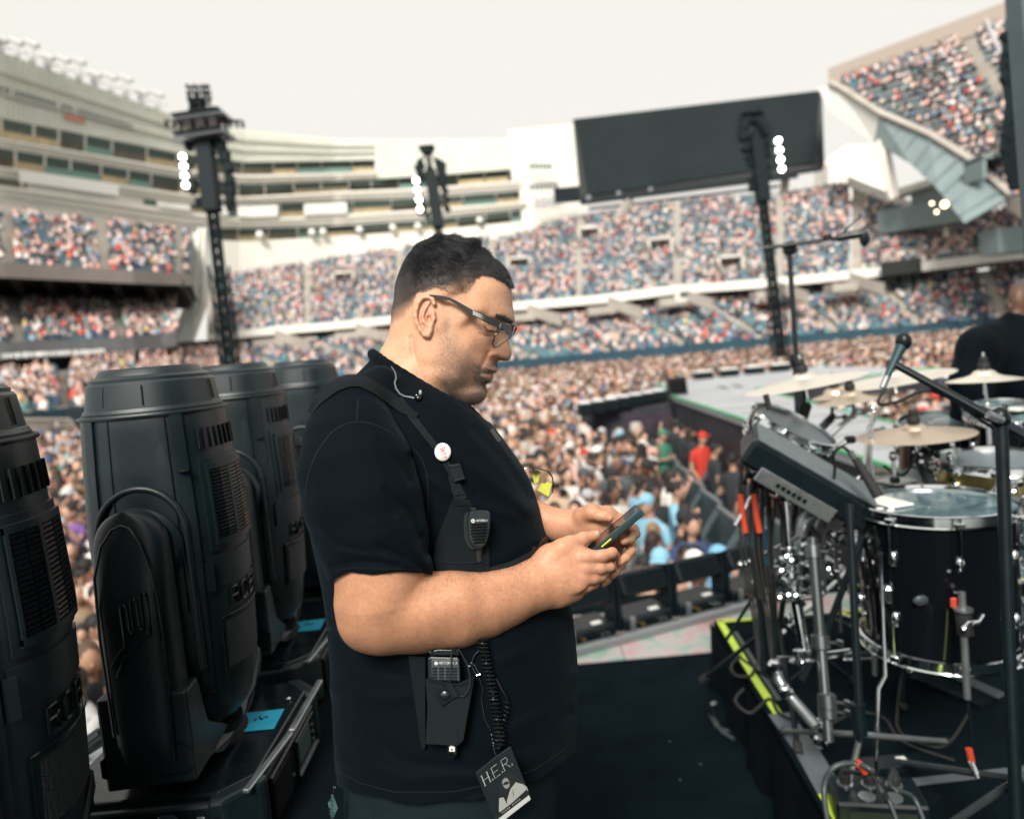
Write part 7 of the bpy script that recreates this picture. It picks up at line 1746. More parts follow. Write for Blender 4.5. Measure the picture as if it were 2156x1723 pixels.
# ---- look-up of the near surface
def bvh(v, q): return BVHTree.FromPolygons([tuple(p) for p in v], [tuple(map(int, f)) for f in q])
def subset(v, q, x0, x1, y0, y1):
    c = v[q[:, 0]]; k = (c[:, 0] > x0) & (c[:, 0] < x1) & (c[:, 1] > y0) & (c[:, 1] < y1) & (c[:, 2] > -60); qq = q[k]; u, inv = np.unique(qq, return_inverse=True); return v[u], inv.reshape(-1, 4)
T_sh = bvh(*subset(sv, sq, 600, 1240, 720, 1712))
def zs(x, y, off=0):
    h = T_sh.ray_cast(Vector((x, y, 700)), Vector((0, 0, -1)))
    return (h[0].z if h[0] is not None else 0)+off
# ================================================================ WHAT THE MAN WEARS AND HOLDS
class MM(MB):
    """shapes given in figure space, mapped to the world when built"""
    def build(s, name, mats, parent=None, smooth=None, **k):
        s.v = [M3(v) for v in s.v]; o = MB.build(s, name, mats, None, smooth, **k)
        if parent is not None: o.parent = parent
        return o
def ribbon(path, w, off=2, th=2.2, n=None, zfun=zs):
    """webbing laid on the shirt along a path of (x, y)"""
    p = np.array(path, float); d = np.concatenate([[0], np.cumsum(np.linalg.norm(np.diff(p, axis=0), axis=1))]); n = n or max(4, int(d[-1]/6))
    t = np.linspace(0, d[-1], n); q = np.stack([np.interp(t, d, p[:, k]) for k in range(2)], 1)
    for _ in range(2): q[1:-1] = (q[:-2]+2*q[1:-1]+q[2:])/4
    tg = np.gradient(q, axis=0); tg /= np.linalg.norm(tg, axis=1)[:, None]; nr = np.stack([-tg[:, 1], tg[:, 0]], 1)
    ww = np.interp(np.linspace(0, 1, n), np.linspace(0, 1, len(np.atleast_1d(w))), np.atleast_1d(w)) if np.ndim(w) else np.full(n, w)
    g = []
    for i in range(n):
        row = []
        for k in np.linspace(-.5, .5, 5):
            x, y = q[i]+nr[i]*k*ww[i]; row.append((x, y, zfun(x, y)+off))
        g.append(row)
    g = np.array(g)
    zc = g[:, :, 2]
    for _ in range(2): zc[1:-1] = (zc[:-2]+2*zc[1:-1]+zc[2:])/4
    g[:, :, 2] = zc
    mb = MM(); mb.slab(g, np.array([0, 0, th])); return mb
M_web = mat('black_nylon_webbing', (.009, .0135, .0165), .8, bump=.6, bscale=1400, spec=.15)
M_pad = mat('black_padded_nylon', (.007, .0105, .013), .85, bump=.5, bscale=900, spec=.1)
M_buck = mat('black_buckle_plastic', (.007, .011, .013), .4, spec=.35)
har = thing('chest_harness', 'black webbing radio harness worn over the t-shirt of the man with the phone', 'harness')
pad = [(653, 868), (668, 842), (700, 813), (732, 800), (758, 800), (790, 815), (820, 836), (848, 858), (878, 876)]
ribbon(pad, [10, 20, 26, 26, 24, 24, 24, 22, 12], 1.5, 4).build('shoulder_pad', M_pad, har, smooth=50)
ribbon([(840, 838), (860, 868), (880, 893), (905, 925), (926, 952), (945, 984), (957, 1006)], 14, 2, 2).build('shoulder_strap', M_web, har, smooth=50)
ribbon([(984, 852), (1010, 877), (1038, 908), (1056, 934), (1074, 964)], [9, 9, 8, 7, 6], 1.5, 2).build('far_strap', M_web, har, smooth=50)
ribbon([(1034, 903), (1052, 928)], 9, 3, 3).build('strap_slider', M_buck, har)
ribbon([(952, 1000), (962, 1030), (972, 1052)], [18, 22, 26], 2, 2.4).build('lower_strap', M_web, har, smooth=50)
for (a, b) in (((947, 980), (956, 982)), ): pass
def plate(pts, off, th, name, m, par, bev=0, zf=zs, sub=1):
    """flat plate following the shirt: polygon of (x, y)"""
    c = np.mean(pts, 0); zc_ = zf(*c); z = [zf(*p) for p in pts]
    A = np.c_[np.array(pts), np.ones(len(pts))]; co = np.linalg.lstsq(A, np.array(z), rcond=None)[0]
    p3_ = [(x, y, co[0]*x+co[1]*y+co[2]+off) for x, y in pts]; mb = MM(); mb.prism(p3_, (0, 0, th)); o = mb.build(name, m, par, bevel=bev); return o, (lambda x, y, d=0: np.array([x, y, co[0]*x+co[1]*y+co[2]+off+th+d]))
bk, fz = plate([(944, 978), (968, 975), (981, 1010), (956, 1016)], 4, 5, 'buckle', M_buck, har, .0012)
MM().tube([fz(948, 983, .5), fz(966, 980, .5)], 1.6, 8).build('buckle_lip', M_buck, har, smooth=60); MM().tube([fz(958, 1012, 1), fz(977, 1006, 1)], 2.2, 8).build('buckle_lip', M_buck, har, smooth=60)
plate([(952, 984), (963, 983), (971, 1002), (959, 1005)], 9.2, 1.2, 'buckle_slot', M_plas2, har)
# chest panel of the harness
bib = [(953, 1050), (988, 1050), (1003, 1082), (1026, 1130), (1031, 1165), (1032, 1206), (960, 1210), (916, 1206), (914, 1172), (918, 1140), (932, 1103)]
def patch2(poly, off, th, name, m, par, step=7):
    xs_, ys_ = zip(*poly); g = []
    rows_ = np.arange(min(ys_), max(ys_)+.1, step)
    for y in rows_:
        ints = []
        for (x0, y0), (x1, y1) in zip(poly, poly[1:]+poly[:1]):
            if (y0 <= y < y1) or (y1 <= y < y0): ints.append(x0+(x1-x0)*(y-y0)/(y1-y0))
        if len(ints) < 2: continue
        a, b = min(ints), max(ints); g.append([(x, y, zs(x, y)+off) for x in np.linspace(a, b, 10)])
    g = np.array(g); mb = MM(); mb.slab(g, np.array([0, 0, th])); return mb.build(name, m, par, smooth=50)
patch2(bib, 2, 2.5, 'chest_panel', M_pad, har)
ribbon([(918, 1178), (960, 1186), (1008, 1183), (1018, 1176)], 3.2, 5, 1.5).build('panel_seam', M_web, har, smooth=50)
ribbon([(1010, 1090), (1024, 1140), (1028, 1204)], 2.2, 5, 1.2).build('panel_seam', M_web, har)
ribbon([(1032, 1202), (1070, 1192), (1104, 1177), (1132, 1160)], 17, 2, 2).build('side_strap', M_web, har, smooth=50)
ribbon([(1118, 1182), (1126, 1150)], 9, 4, 4).build('strap_keeper', M_buck, har, smooth=40); ribbon([(1128, 1176), (1142, 1140), (1156, 1128)], 11, 4, 7).build('side_buckle', M_buck, har, smooth=40)
for k in range(3): ribbon([(1134+k*7, 1166-k*7), (1140+k*7, 1146-k*7)], 4, 8, 5).build('buckle_rib', M_buck, har, smooth=40)
ribbon([(1158, 1150), (1172, 1112), (1176, 1108)], 14, 3, 2.5).build('strap_end', M_web, har)
for (yy_, w_) in ((1041, 23), (1063, 34)): ribbon([(970-w_/2, yy_+2), (970+w_/2, yy_-2)], 1.2, 5.5, .8).build('stitch_line', M_plas2, har)
# badge
zb = zs(932, 951); pin = thing('button_badge', 'round white button badge with red lettering pinned to the chest strap', 'badge')
ax3 = nrm([.10, -.05, 1]); cB_ = np.array([932, 951, zb+8.])
mb = MM(); x_, y_, z_ = frame_of(ax3); an = np.linspace(0, 2*np.pi, 41)[:-1]
rings = []
for r_3, h_ in ((17.5, 0), (18.6, 1.2), (18.0, 2.6), (12, 3.8), (5, 4.2)): rings.append([cB_+x_*r_3*.94*math.cos(a)+y_*r_3*1.04*math.sin(a)+z_*h_ for a in an])
mb.grid(np.array(rings), closed=True); mb.f.append([mb.n-40+i for i in range(40)]); mb.mi.append(0); mb.build('face', mat('white_enamel', (.78, .77, .74), .25), pin, smooth=60)
class _L:
    pass
def letters_m(txt, fn, name, m, parent, r, only=None):
    old = MB.build
    total = sum((.2 if c == '.' else .65)+.28 for c in txt)-.28; x = 0
    for c in txt:
        mb = MM()
        for st in STROKES[c]:
            p = []
            for a, b in zip(st[:-1], st[1:]): p += [(a[0]+(b[0]-a[0])*k/3, a[1]+(b[1]-a[1])*k/3) for k in range(3)]
            p.append(st[-1]); mb.tube([fn((x+q[0])/total, q[1]) for q in p], r, 5)
        mb.build(name, m, parent, smooth=60); x += (.2 if c == '.' else .65)+.28
# the word runs upwards along the badge
letters_m('LOVE', lambda u, v: cB_+z_*4.4+np.array([-3.6*(u-.5)-9.5*(v-.5), -23*(u-.5)+1.5*(v-.5), 0]), 'letter', mat('red_print', (.50, .03, .07), .6), pin, .62)
# remote speaker microphone
mic = thing('radio_microphone', 'black ribbed radio speaker microphone clipped to the chest panel', 'radio microphone')
zm = zs(1008, 1110)+10
body_ = [(986, 1078), (1000, 1073), (1022, 1073), (1030, 1077), (1032, 1086), (1031, 1112), (1027, 1135), (1018, 1150), (1008, 1156), (997, 1152), (988, 1138), (984, 1112)]
c_ = np.mean(body_, 0)
def solid(pts, z0, layers, name, m, par, sm=40, tilt=(0, 0)):
    """outline swept through (z, scale) layers"""
    cc_ = np.mean(pts, 0); sp_ = smooth_poly(pts, 3); g = []
    for z, s_ in layers: g.append([((x-cc_[0])*s_+cc_[0]+tilt[0]*z, (y-cc_[1])*s_+cc_[1]+tilt[1]*z, z0+z) for x, y in sp_])
    mb = MM(); mb.grid(np.array(g), closed=True); k = len(sp_); mb.f += [list(range(k))[::-1], [(len(layers)-1)*k+i for i in range(k)]]; mb.mi += [0, 0]; return mb.build(name, m, par, smooth=sm)
solid([(x-9, y+2) for x, y in body_], zm-6, [(0, .86), (3, .93), (14, .95)], 'back_shell', M_plas2, mic)
solid(body_, zm+6, [(0, .97), (3, 1.0), (12, 1.0), (16, .95), (17.5, .9)], 'body', M_plas, mic)
zf_ = zm+24.5
for k in range(7):
    y = 1102+k*6.4; w = 19-max(0, k-3)*2.0; MM().tube([(1009-w, y+1.2, zf_-1.5), (1009-w+4, y, zf_), (1009+w-3, y-1.2, zf_), (1009+w+1, y-1, zf_-2)], 1.5, 6).build('grille_rib', M_plas2, mic, smooth=60)
    MM().tube([(1009-w+2, y+3.0, zf_-.6), (1009+w-2, y+1.8, zf_-.6)], 1.1, 6).build('grille_slot', M_dark, mic)
M_prt = mat('pale_print', (.62, .64, .64), .5)
MM().lathe([(4.2, 0), (4.2, .6), (.01, .7)], (996, 1096, zf_-.6), (0, 0, 1), 20).build('logo_disc', M_prt, mic)
o_ = MM(); o_.tube([(993.8, 1098, zf_+.4), (995, 1094.4, zf_+.4), (996, 1096.4, zf_+.4), (997, 1094.4, zf_+.4), (998.2, 1098, zf_+.4)], .5, 5); o_.build('logo_mark', M_dark, mic)
letters_m('MOTOROLA', lambda u, v: np.array([1003+23*u, 1097.6-4.0*v-1.2*u, zf_+.1]), 'letter', M_prt, mic, .38)
for k in range(5): MM().box((985.5, 1092+k*6, zm+4), (2.2, 3, 9), ch=.6).build('side_button', M_dark, mic)
MM().box((996, 1071, zm+6), (14, 6, 8), Matrix.Rotation(.1, 3, 'Z'), ch=1.5).build('clip_top', M_plas2, mic)
MM().tube([(1008, 1152, zm+6), (1008, 1166, zm+5), (1009, 1182, zm+3)], [7.5, 6.2, 6], 12).build('cable_boot', M_rub, mic, smooth=60)
# in-ear piece and its tube
ie = thing('earpiece', 'small black in-ear monitor on a twisted cable resting against the collar', 'earphone')
def zc(x, y): return 106+.08*(900-x)
MM().tube([(x, y, zs(x, y)+3.5) for x, y in ((824, 771), (832, 784), (834, 796), (831, 806), (834, 818), (842, 829), (852, 834), (864, 836), (872, 838))], [1.0, 1.5, 2.2, 2.2, 2.2, 2.2, 2.0, 2.6, 2.8], 8).build('cable', mat('braided_grey', (.10, .13, .14), .35), ie, smooth=60)
ez = zs(880, 838)+6; MM().ball((880, 838, ez), (6.5, 8, 6), 12, 8).build('shell', M_lacq, ie, smooth=60); MM().ball((885, 826, ez+2), (3.6, 6, 4), 10, 7).build('ear_tip', mat('clear_grey_gel', (.30, .36, .38), .15), ie, smooth=60); MM().ball((884, 852, ez-1), (3.2, 4, 3), 8, 6).build('nozzle', M_lacq, ie, smooth=60); MM().ball((877, 831, ez+6), 1.6, 8, 6).build('contact', M_chrome, ie)
# sleeve and shoulder seams
M_seam = mat('shirt_seam', (.003, .004, .005), .9)
SQ = lambda x, y: (591+.3773*x, 709.2+.3773*y)
for pts in ([(135, 900), (150, 760), (200, 640), (280, 530), (350, 485), (420, 470), (500, 478), (600, 520), (700, 590), (770, 650), (808, 720), (822, 820), (826, 960), (822, 1080)], [(432, 345), (428, 400), (424, 468)]):
    p = smooth_poly([SQ(*q) for q in pts], 1) if False else [SQ(*q) for q in pts]
    q = np.array(p); t_ = np.linspace(0, len(q)-1, len(q)*4); q = np.stack([np.interp(t_, np.arange(len(q)), q[:, k]) for k in range(2)], 1); 
    for _ in range(4): q[1:-1] = (q[:-2]+2*q[1:-1]+q[2:])/4
    own(MM().tube([(x, y, zs(x, y)-.2) for x, y in q], 1.0, 6).build('seam', M_seam, None, smooth=60))
q = [(704+k*10.2, 1212-min(k, 4)*1.6+.3*k, 0) for k in range(19)]
own(MM().tube([(x, y-12, zs(x, y-12)-.2) for x, y, _ in q], .7, 5).build('hem_stitch', M_seam, None))
q = np.stack([np.linspace(705, 1190, 60), np.interp(np.linspace(705, 1190, 60), [700, 760, 830, 950, 1060, 1130, 1190], [1640, 1672, 1690, 1690, 1668, 1640, 1600])-24], 1)
own(MM().tube([(x, y, zs(x, y)-.2) for x, y in q], .8, 5).build('hem_stitch', M_seam, None))
# radio in its pouch
HR = lambda cx, cy: (827.4+.2285*cx, 1329.8+.2285*cy)
hol = thing('radio_pouch', 'black nylon radio pouch hanging at the hip with a snap tab', 'pouch')
zp = zs(930, 1480)+6
def hp(pts): return [HR(*p) for p in pts]
def fl(pts, z, th, name, m, par, bev=.0008): mb = MM(); mb.prism([(x, y, z) for x, y in pts], (0, 0, th)); return mb.build(name, m, par, bevel=bev)
fl(hp([(140, 215), (300, 230), (300, 1070), (262, 1078)]), zp-4, 5, 'back_flap', M_pad, hol)
fl(hp([(300, 420), (335, 440), (600, 470), (755, 405), (650, 1000), (600, 1050), (300, 1030), (318, 700)]), zp, 26, 'pouch_body', M_web, hol, .002)
fl(hp([(320, 415), (480, 462), (620, 470), (745, 415), (735, 470), (620, 500), (480, 492), (322, 450)]), zp+25, 3, 'pouch_rim', M_pad, hol)
fl(hp([(310, 878), (600, 878), (598, 1046), (300, 1032)]), zp+25, 3, 'bottom_fold', M_web, hol); fl(hp([(600, 860), (672, 855), (668, 905), (604, 915)]), zp+20, 5, 'bottom_fold', M_web, hol)
fl(hp([(375, 562), (480, 500), (535, 465), (612, 588), (520, 640), (450, 690)]), zp+27, 3, 'snap_tab', M_pad, hol); fl(hp([(485, 495), (535, 462), (612, 590), (560, 612)]), zp+29.5, 2, 'tab_fold', M_web, hol)
MM().lathe([(10, 0), (10.2, 1.5), (8.5, 3), (4, 4), (.01, 4.2)], (*HR(478, 583), zp+30), (0, 0, 1), 24).build('snap_button', mat('dark_snap_metal', (.10, .13, .14), .25, .9), hol, smooth=60)
MM().tube([(*HR(540, 150), zp+26), (*HR(536, 300), zp+31), (*HR(524, 460), zp+31)], 1.5, 8).build('elastic_cord', M_rub, hol, smooth=60)
cc_ = [(600, 150), (640, 215), (685, 300), (708, 400), (712, 480), (690, 550), (650, 595), (612, 590)]
MM().tube([(*HR(*p), zp+31) for p in cc_], 1.5, 8).build('elastic_cord', M_rub, hol, smooth=60)
rad = thing('two_way_radio', 'black two-way radio with a pale maker name, keypad showing above the pouch', 'radio')
fl(hp([(318, 240), (345, 225), (600, 232), (615, 250), (625, 460), (330, 450)]), zp+3, 20, 'body', M_plas, rad, .002)
fl(hp([(352, 250), (605, 250), (612, 450), (360, 440)]), zp+22, 3, 'front_face', mat('grey_radio_face', (.045, .06, .065), .4), rad)
fl(hp([(330, 180), (420, 160), (600, 165), (612, 215), (345, 215)]), zp+2, 16, 'top_cap', M_plas2, rad)
for (x, r_3) in ((360, 7), (570, 8)): MM().bar((*HR(x, 200), zp+12), (*HR(x, 150), zp+12), r_3, 12).build('top_knob', M_plas2, rad)
MM().lathe([(3.8, 0), (3.8, .5), (3.0, .6), (3.0, .3)], (*HR(397, 287), zp+25.4), (0, 0, 1), 18).build('logo_ring', M_prt, rad)
MM().tube([(HR(397, 287)[0]-2+k, HR(397, 287)[1]+(1.6 if k % 2 == 0 else -1.6), zp+26) for k in range(5)], .45, 5).build('logo_mark', M_prt, rad)
letters_m('MOTOROLA', lambda u, v: np.array([*HR(425+168*u, 295-22*v), zp+25.6]), 'letter', M_prt, rad, .55)
for r in range(5):
    for c in range(4): MM().box((*HR(385+c*62, 335+r*27), zp+25.6), (10.5, 4.4, 1.6), ch=.7).build('key', M_plas2, rad)
MM().tube([(*HR(342, 250), zp+21), (*HR(336, 440), zp+21)], 1.6, 6).build('side_rail', M_greymet2, rad, smooth=60)
bulb = thing('antenna_tip', 'silvery bullet-shaped metal tip poking out below the radio pouch', 'antenna')
mb = MM(); x0, y0 = HR(545, 0)[0], 0
prof_ = [(8.8, 1036), (9.4, 1050), (10, 1090), (9.4, 1120), (7.4, 1142), (4, 1156), (.1, 1162)]
mb.lathe([(r_3*1.08, HR(0, y)[1]) for r_3, y in prof_], (x0, 0, zp+14), (0, 1, 0), 20, cap=False); mb.build('cap', mat('satin_nickel', (.62, .60, .55), .22, 1), bulb, smooth=60)
fl([(x0-6, HR(0, 1055)[1]), (x0+6, HR(0, 1055)[1]), (x0+6, HR(0, 1100)[1]), (x0-6, HR(0, 1100)[1])], zp+23, 2, 'window', M_white, bulb); MM().lathe([(2.4, 0), (2.4, .8), (1.2, 1)], (x0-1, HR(0, 1080)[1], zp+25), (0, 0, 1), 12).build('contact', mat('brass_connector', (.7, .45, .15), .3, 1), bulb)
# coiled cord
def coil(path, r, pitch, wr, z, name, label, turns=None):
    p = np.array([HR(*q) for q in path]); d = np.concatenate([[0], np.cumsum(np.linalg.norm(np.diff(p, axis=0), axis=1))]); n = int(d[-1]/pitch*14); t = np.linspace(0, d[-1], n)
    q = np.stack([np.interp(t, d, p[:, k]) for k in range(2)], 1); 
    for _ in range(20): q[1:-1] = (q[:-2]+2*q[1:-1]+q[2:])/4
    tg = np.gradient(q, axis=0); tg /= np.linalg.norm(tg, axis=1)[:, None]; ph = t/pitch*2*np.pi
    pts = [(q[i, 0]-tg[i, 1]*r*math.cos(ph[i]), q[i, 1]+tg[i, 0]*r*math.cos(ph[i]), z+r*math.sin(ph[i])*.9) for i in range(n)]
    o = MM().tube(pts, wr, 6).build(name, M_lacq2, None, smooth=70); return tag(o, label, 'cord')
M_lacq2 = mat('shiny_black_cord', (.010, .013, .015), .2)
zk = zs(1040, 1450)+16
coil([(822, 60), (830, 130), (845, 220), (870, 330), (890, 430), (912, 530), (930, 640), (950, 740), (965, 840), (978, 930), (985, 1010), (990, 1070)], 9.6, 8.6, 2.3, zk, 'coiled_cord', 'long glossy black coiled radio cord hanging beside the pouch')
coil([(1046, 640), (1052, 690), (1038, 760), (1024, 830), (1012, 900), (1000, 980)], 5.6, 9.5, 2.0, zk-12, 'coiled_cord', 'shorter narrower coil of black cord behind the long coiled one')
tag(MM().tube([(*HR(950, 430), zk-6), (*HR(1000, 530), zk-6), (*HR(1045, 600), zk-8), (*HR(1050, 645), zk-10)], 2.2, 8).build('cord', M_lacq2, None, smooth=60), 'straight piece of black cord feeding the narrow coil', 'cord')
tag(MM().tube([(*HR(795, 170), zk-8), (*HR(750, 215), zk-6), (*HR(722, 290), zk-4)], 2.0, 8).build('cord', M_lacq2, None, smooth=60), 'short curved black cord above the trigger clip', 'cord')
cb = thing('belt_clip', 'small black and silver trigger clip between the radio and the coiled cord', 'clip')
MM().ball((*HR(702, 315), zk-2), (5, 3.6, 4), 10, 7).build('swivel', M_greymet, cb, smooth=60); MM().ball((*HR(722, 285), zk-2), 2.4, 8, 6).build('rivet', M_chrome, cb)
MM().tube([(*HR(724, 300), zk-3), (*HR(748, 300), zk-3), (*HR(790, 380), zk-3), (*HR(768, 395), zk-3), (*HR(728, 320), zk-3)], 1.3, 8).build('gate', M_greymet2, cb, smooth=60); MM().bar((*HR(768, 402), zk-2), (*HR(806, 388), zk-2), 2.0, 8).build('pin', M_chrome, cb)
MM().tube([(*HR(790, 410), zk-4), (*HR(830, 520), zk-6), (*HR(815, 620), zk-7), (*HR(845, 800), zk-6), (*HR(900, 905), zk-4)], .9, 6).build('thin_cord', M_rub, cb, smooth=60)
lc = thing('lanyard_clip', 'tiny silver lanyard clip above the hanging pass', 'clip')
for (x, y, r_3) in ((908, 945, 2.6), (915, 985, 2.0), (922, 1022, 2.8), (924, 1045, 1.8)): MM().ball((*HR(x, y), zk+6), (r_3, r_3*1.3, r_3), 8, 6).build('clip_link', M_chrome, lc)
MM().tube([(*HR(925, 1045), zk+6), (*HR(935, 1100), zk+8), (*HR(965, 1165), zk+12)], 1.3, 6).build('loop', M_buck, lc, smooth=60)
# pass
ps_ = thing('stage_pass', 'black laminated pass with pale serif letters and a grey portrait, hanging at an angle', 'pass')
c0_, c1_2, c2_2 = np.array([*HR(760, 1290), zk+12]), np.array([*HR(1080, 1042), zk+12]), np.array([*HR(958, 1790), zk+22])
ux, uy = c1_2-c0_, c2_2-c0_
PF = lambda u, v, d=0: c0_+ux*u+uy*v+np.array([0, 0, d])
def pfl(pts, d, th, name, m, par=ps_): mb = MM(); mb.prism([PF(u, v, d) for u, v in pts], (0, 0, th)); return mb.build(name, m, par)
pfl([(.04, 0), (.96, 0), (1, .03), (1, .97), (.96, 1), (.04, 1), (0, .97), (0, .03)], 0, 2.2, 'card', mat('glossy_black_card', (.006, .011, .013), .3, spec=.25))
mb = MM(); mb.tube([PF(0, 0.02, 2), PF(.5, 0, 2), PF(1, .03, 2)], .7, 6); mb.build('card_edge', M_greymet2, ps_)
pfl([(.38, .055), (.62, .055), (.62, .075), (.38, .075)], 1.8, .8, 'slot', M_dark)
M_sil = mat('silver_grey_print', (.36, .38, .37), .4)
def letters_pass():
    x = 0; tot = 3*(.65)+3*.2+5*.16
    for c in 'H.E.R.':
        w = .2 if c == '.' else .65; mb = MM()
        for st in STROKES[c]:
            vert = len(st) == 2 and abs(st[0][0]-st[1][0]) < .01
            p = [PF(.10+.80*(x+q[0])/tot, .30-.185*q[1], 2.8) for q in st]; mb.tube(p, 1.15 if (vert or c == '.') else .75, 5)
            if c != '.':
                for q in (st[0], st[-1]): mb.tube([PF(.10+.80*(x+q[0]-.09)/tot, .30-.185*q[1], 2.8), PF(.10+.80*(x+q[0]+.09)/tot, .30-.185*q[1], 2.8)], .6, 5)
        mb.build('letter', M_sil, ps_, smooth=60); x += w+.16
letters_pass()
pfl(smooth_poly([(.45, .42), (.55, .36), (.70, .36), (.82, .44), (.90, .56), (.97, .70), (.80, .74), (.62, .70), (.50, .80), (.40, .86), (.30, .80), (.34, .60)], 3), 2.3, .25, 'portrait_hair', mat('print_black', (.006, .008, .009), .3))
pfl(smooth_poly([(.50, .43), (.56, .40), (.64, .42), (.66, .50), (.62, .57), (.54, .57), (.50, .51)], 3), 2.6, .25, 'portrait_face', mat('print_grey', (.16, .17, .165), .35))
pfl(smooth_poly([(.50, .47), (.58, .46), (.64, .49), (.64, .52), (.56, .51)], 3), 2.9, .2, 'portrait_shades', mat('print_black', (.006, .008, .009), .3))
pfl([(.62, .62), (.80, .58), (.96, .70), (.99, .80), (.40, .84), (.45, .74)], 2.55, .25, 'portrait_coat', mat('print_pale', (.24, .25, .24), .35)); pfl([(.18, .80), (.30, .62), (.40, .66), (.42, .82), (.20, .90)], 2.55, .25, 'portrait_coat', mat('print_pale', (.24, .25, .24), .35))
pfl([(.64, .70), (.68, .64), (.62, .80)], 2.9, .2, 'portrait_lapel', mat('print_black', (.006, .008, .009), .3))
pfl([(0.02, .83), (.98, .83), (.98, .90), (.02, .90)], 3.2, .4, 'name_band', mat('print_black', (.006, .008, .009), .3)); pfl([(.02, .905), (.98, .905), (.98, .985), (.02, .985)], 3.0, .3, 'foot_band', M_sil)
mb = MM()
for k in range(11):
    if k != 5: mb.box(PF(.24+k*.05, .865, 3.8), (1.6, 2.2, .4))
mb.build('name_marks', M_sil, ps_)['kind'] = 'stuff'
MM().tube([PF(.99, .74, 3), PF(.995, .84, 3)], 1.2, 6).build('edge_glint', M_chrome, ps_)
# yellow and black key pouch on the far strap
kp = thing('key_pouch', 'small black pouch with bright yellow lining hanging on the far chest strap', 'pouch')
kz = -60
mb = MM(); arc = [(1124, 992), (1138, 986), (1154, 990), (1164, 1003), (1167, 1020), (1164, 1036), (1154, 1048)]
mb.slab(np.array([[(x, y, kz-22) for x, y in arc], [(x, y, kz+14) for x, y in arc]]), np.array([-2.5, 1.5, 0])); mb.build('black_shell', M_pad, kp, smooth=60)
M_yel = mat('yellow_lining', (.52, .56, .07), .5, var=.15, vscale=60)
fl([(1120, 1000), (1128, 990), (1138, 992), (1134, 1014), (1126, 1020)], kz-14, 10, 'yellow_liner', M_yel, kp); fl([(1140, 1016), (1147, 1018), (1152, 1013), (1163, 1018), (1155, 1046), (1131, 1032)], kz+4, 6, 'yellow_liner', M_yel, kp)
MM().tube([(1110+9*math.cos(a), 994+9*math.sin(a), kz+6) for a in np.linspace(2.6, 6.6, 14)], 1.1, 8).build('key_ring', M_chrome, kp, smooth=60)
MM().tube([(1098, 980, kz+10), (1106, 1000, kz+10), (1118, 1030, kz+8)], 3, 8).build('strap_loop', M_web, kp, smooth=60)
# loose fringe at the front of the hem: drawstring ends
mb = [MM().tube([(1172+k*10, 1588-k*6, 40+k*6), (1176+k*10, 1600-k*6, 42+k*6), (1180+k*11, 1606-k*5, 42)], [1.8, 2.4, 1.4], 8).build('cord_end', M_rub, None, smooth=60) for k in range(3)]
for k, o in enumerate(mb): own(o)
# key chain at the back pocket
kc = thing('key_chain', 'silver key chain hanging behind the hip of the man at the bottom edge', 'key chain')
for k in range(9): MM().lathe([(2.6, -.8), (3.4, 0), (2.6, .8), (1.8, 0), (2.6, -.8)], (703-k*1.2+3*math.sin(k), 1648+k*9, 120), (math.cos(k*1.6), 0, math.sin(k*1.6)), 12, cap=False).build('chain_link', M_chrome, kc, smooth=60)
fl([(690, 1690), (702, 1672), (712, 1700), (700, 1726)], 110, 3, 'key_tag', mat('teal_metal', (.12, .22, .24), .3, .6), kc)
# ---- glasses
gl = thing('glasses', 'dark half-clear framed spectacles worn low by the man with the phone', 'spectacles')
G2 = lambda cx, cy, z: (*HC(cx, cy), z)
M_frame = mat('smoky_acetate', (.015, .02, .022), .08, coat=.5); M_clear = mat('silver_clear_acetate', (.62, .65, .64), .14, .95, rvar=.05, vscale=80)
def tplate(top, bot, z, th, name, m):
    g = np.array([[(*HC(x, y), zz) for (x, y), zz in zip(top, z)], [(*HC(x, y), zz) for (x, y), zz in zip(bot, z)]]); mb = MM(); mb.slab(g, np.array([0, 0, th])); return mb.build(name, m, gl, smooth=30, bevel=.0004)
tx = [(475, 648), (530, 640), (590, 646), (650, 652), (720, 668), (780, 695), (850, 735), (920, 775)]; tb = [(477, 660), (530, 652), (600, 668), (650, 688), (720, 692), (780, 728), (850, 782), (920, 818)]
tplate(tx, tb, [99, 103, 106, 107, 107, 106, 104, 103], 4, 'temple_arm', M_frame)
tplate([(920, 775), (980, 800), (1050, 832), (1110, 860), (1150, 878), (1165, 886)], [(920, 818), (980, 848), (1050, 888), (1110, 915), (1140, 925), (1150, 928)], [103, 101, 98, 94, 91, 89], 4.5, 'temple_arm_front', M_clear)
MM().tube([G2(925, 776, 107), G2(1050, 834, 103), G2(1160, 884, 94)], 1.0, 6).build('temple_edge', M_frame, gl, smooth=60); MM().tube([G2(925, 817, 107), G2(1050, 888, 103), G2(1145, 928, 95)], 1.0, 6).build('temple_edge', M_frame, gl, smooth=60)
solid([HC(*p) for p in [(1130, 900), (1165, 884), (1215, 890), (1240, 905), (1238, 960), (1225, 985), (1205, 975), (1195, 935), (1160, 935), (1150, 968), (1122, 965)]], 74, [(0, .95), (2, 1), (16, 1), (18, .94)], 'hinge_block', M_lacq, gl)
rim = [G2(1150, 940, 84), G2(1205, 930, 50), G2(1245, 905, 18), G2(1262, 900, 6), G2(1262, 940, 8), G2(1240, 1010, 20), G2(1200, 1040, 40), G2(1150, 1075, 62), G2(1105, 1095, 74), G2(1088, 1055, 84), G2(1105, 1000, 88)]
MM().tube(rim, [2.6, 3, 3.4, 3, 1.6, 1.2, 1.1, 1.2, 1.4, 1.6, 2.0], 8, closed=True).build('rim', M_frame, gl, smooth=60)
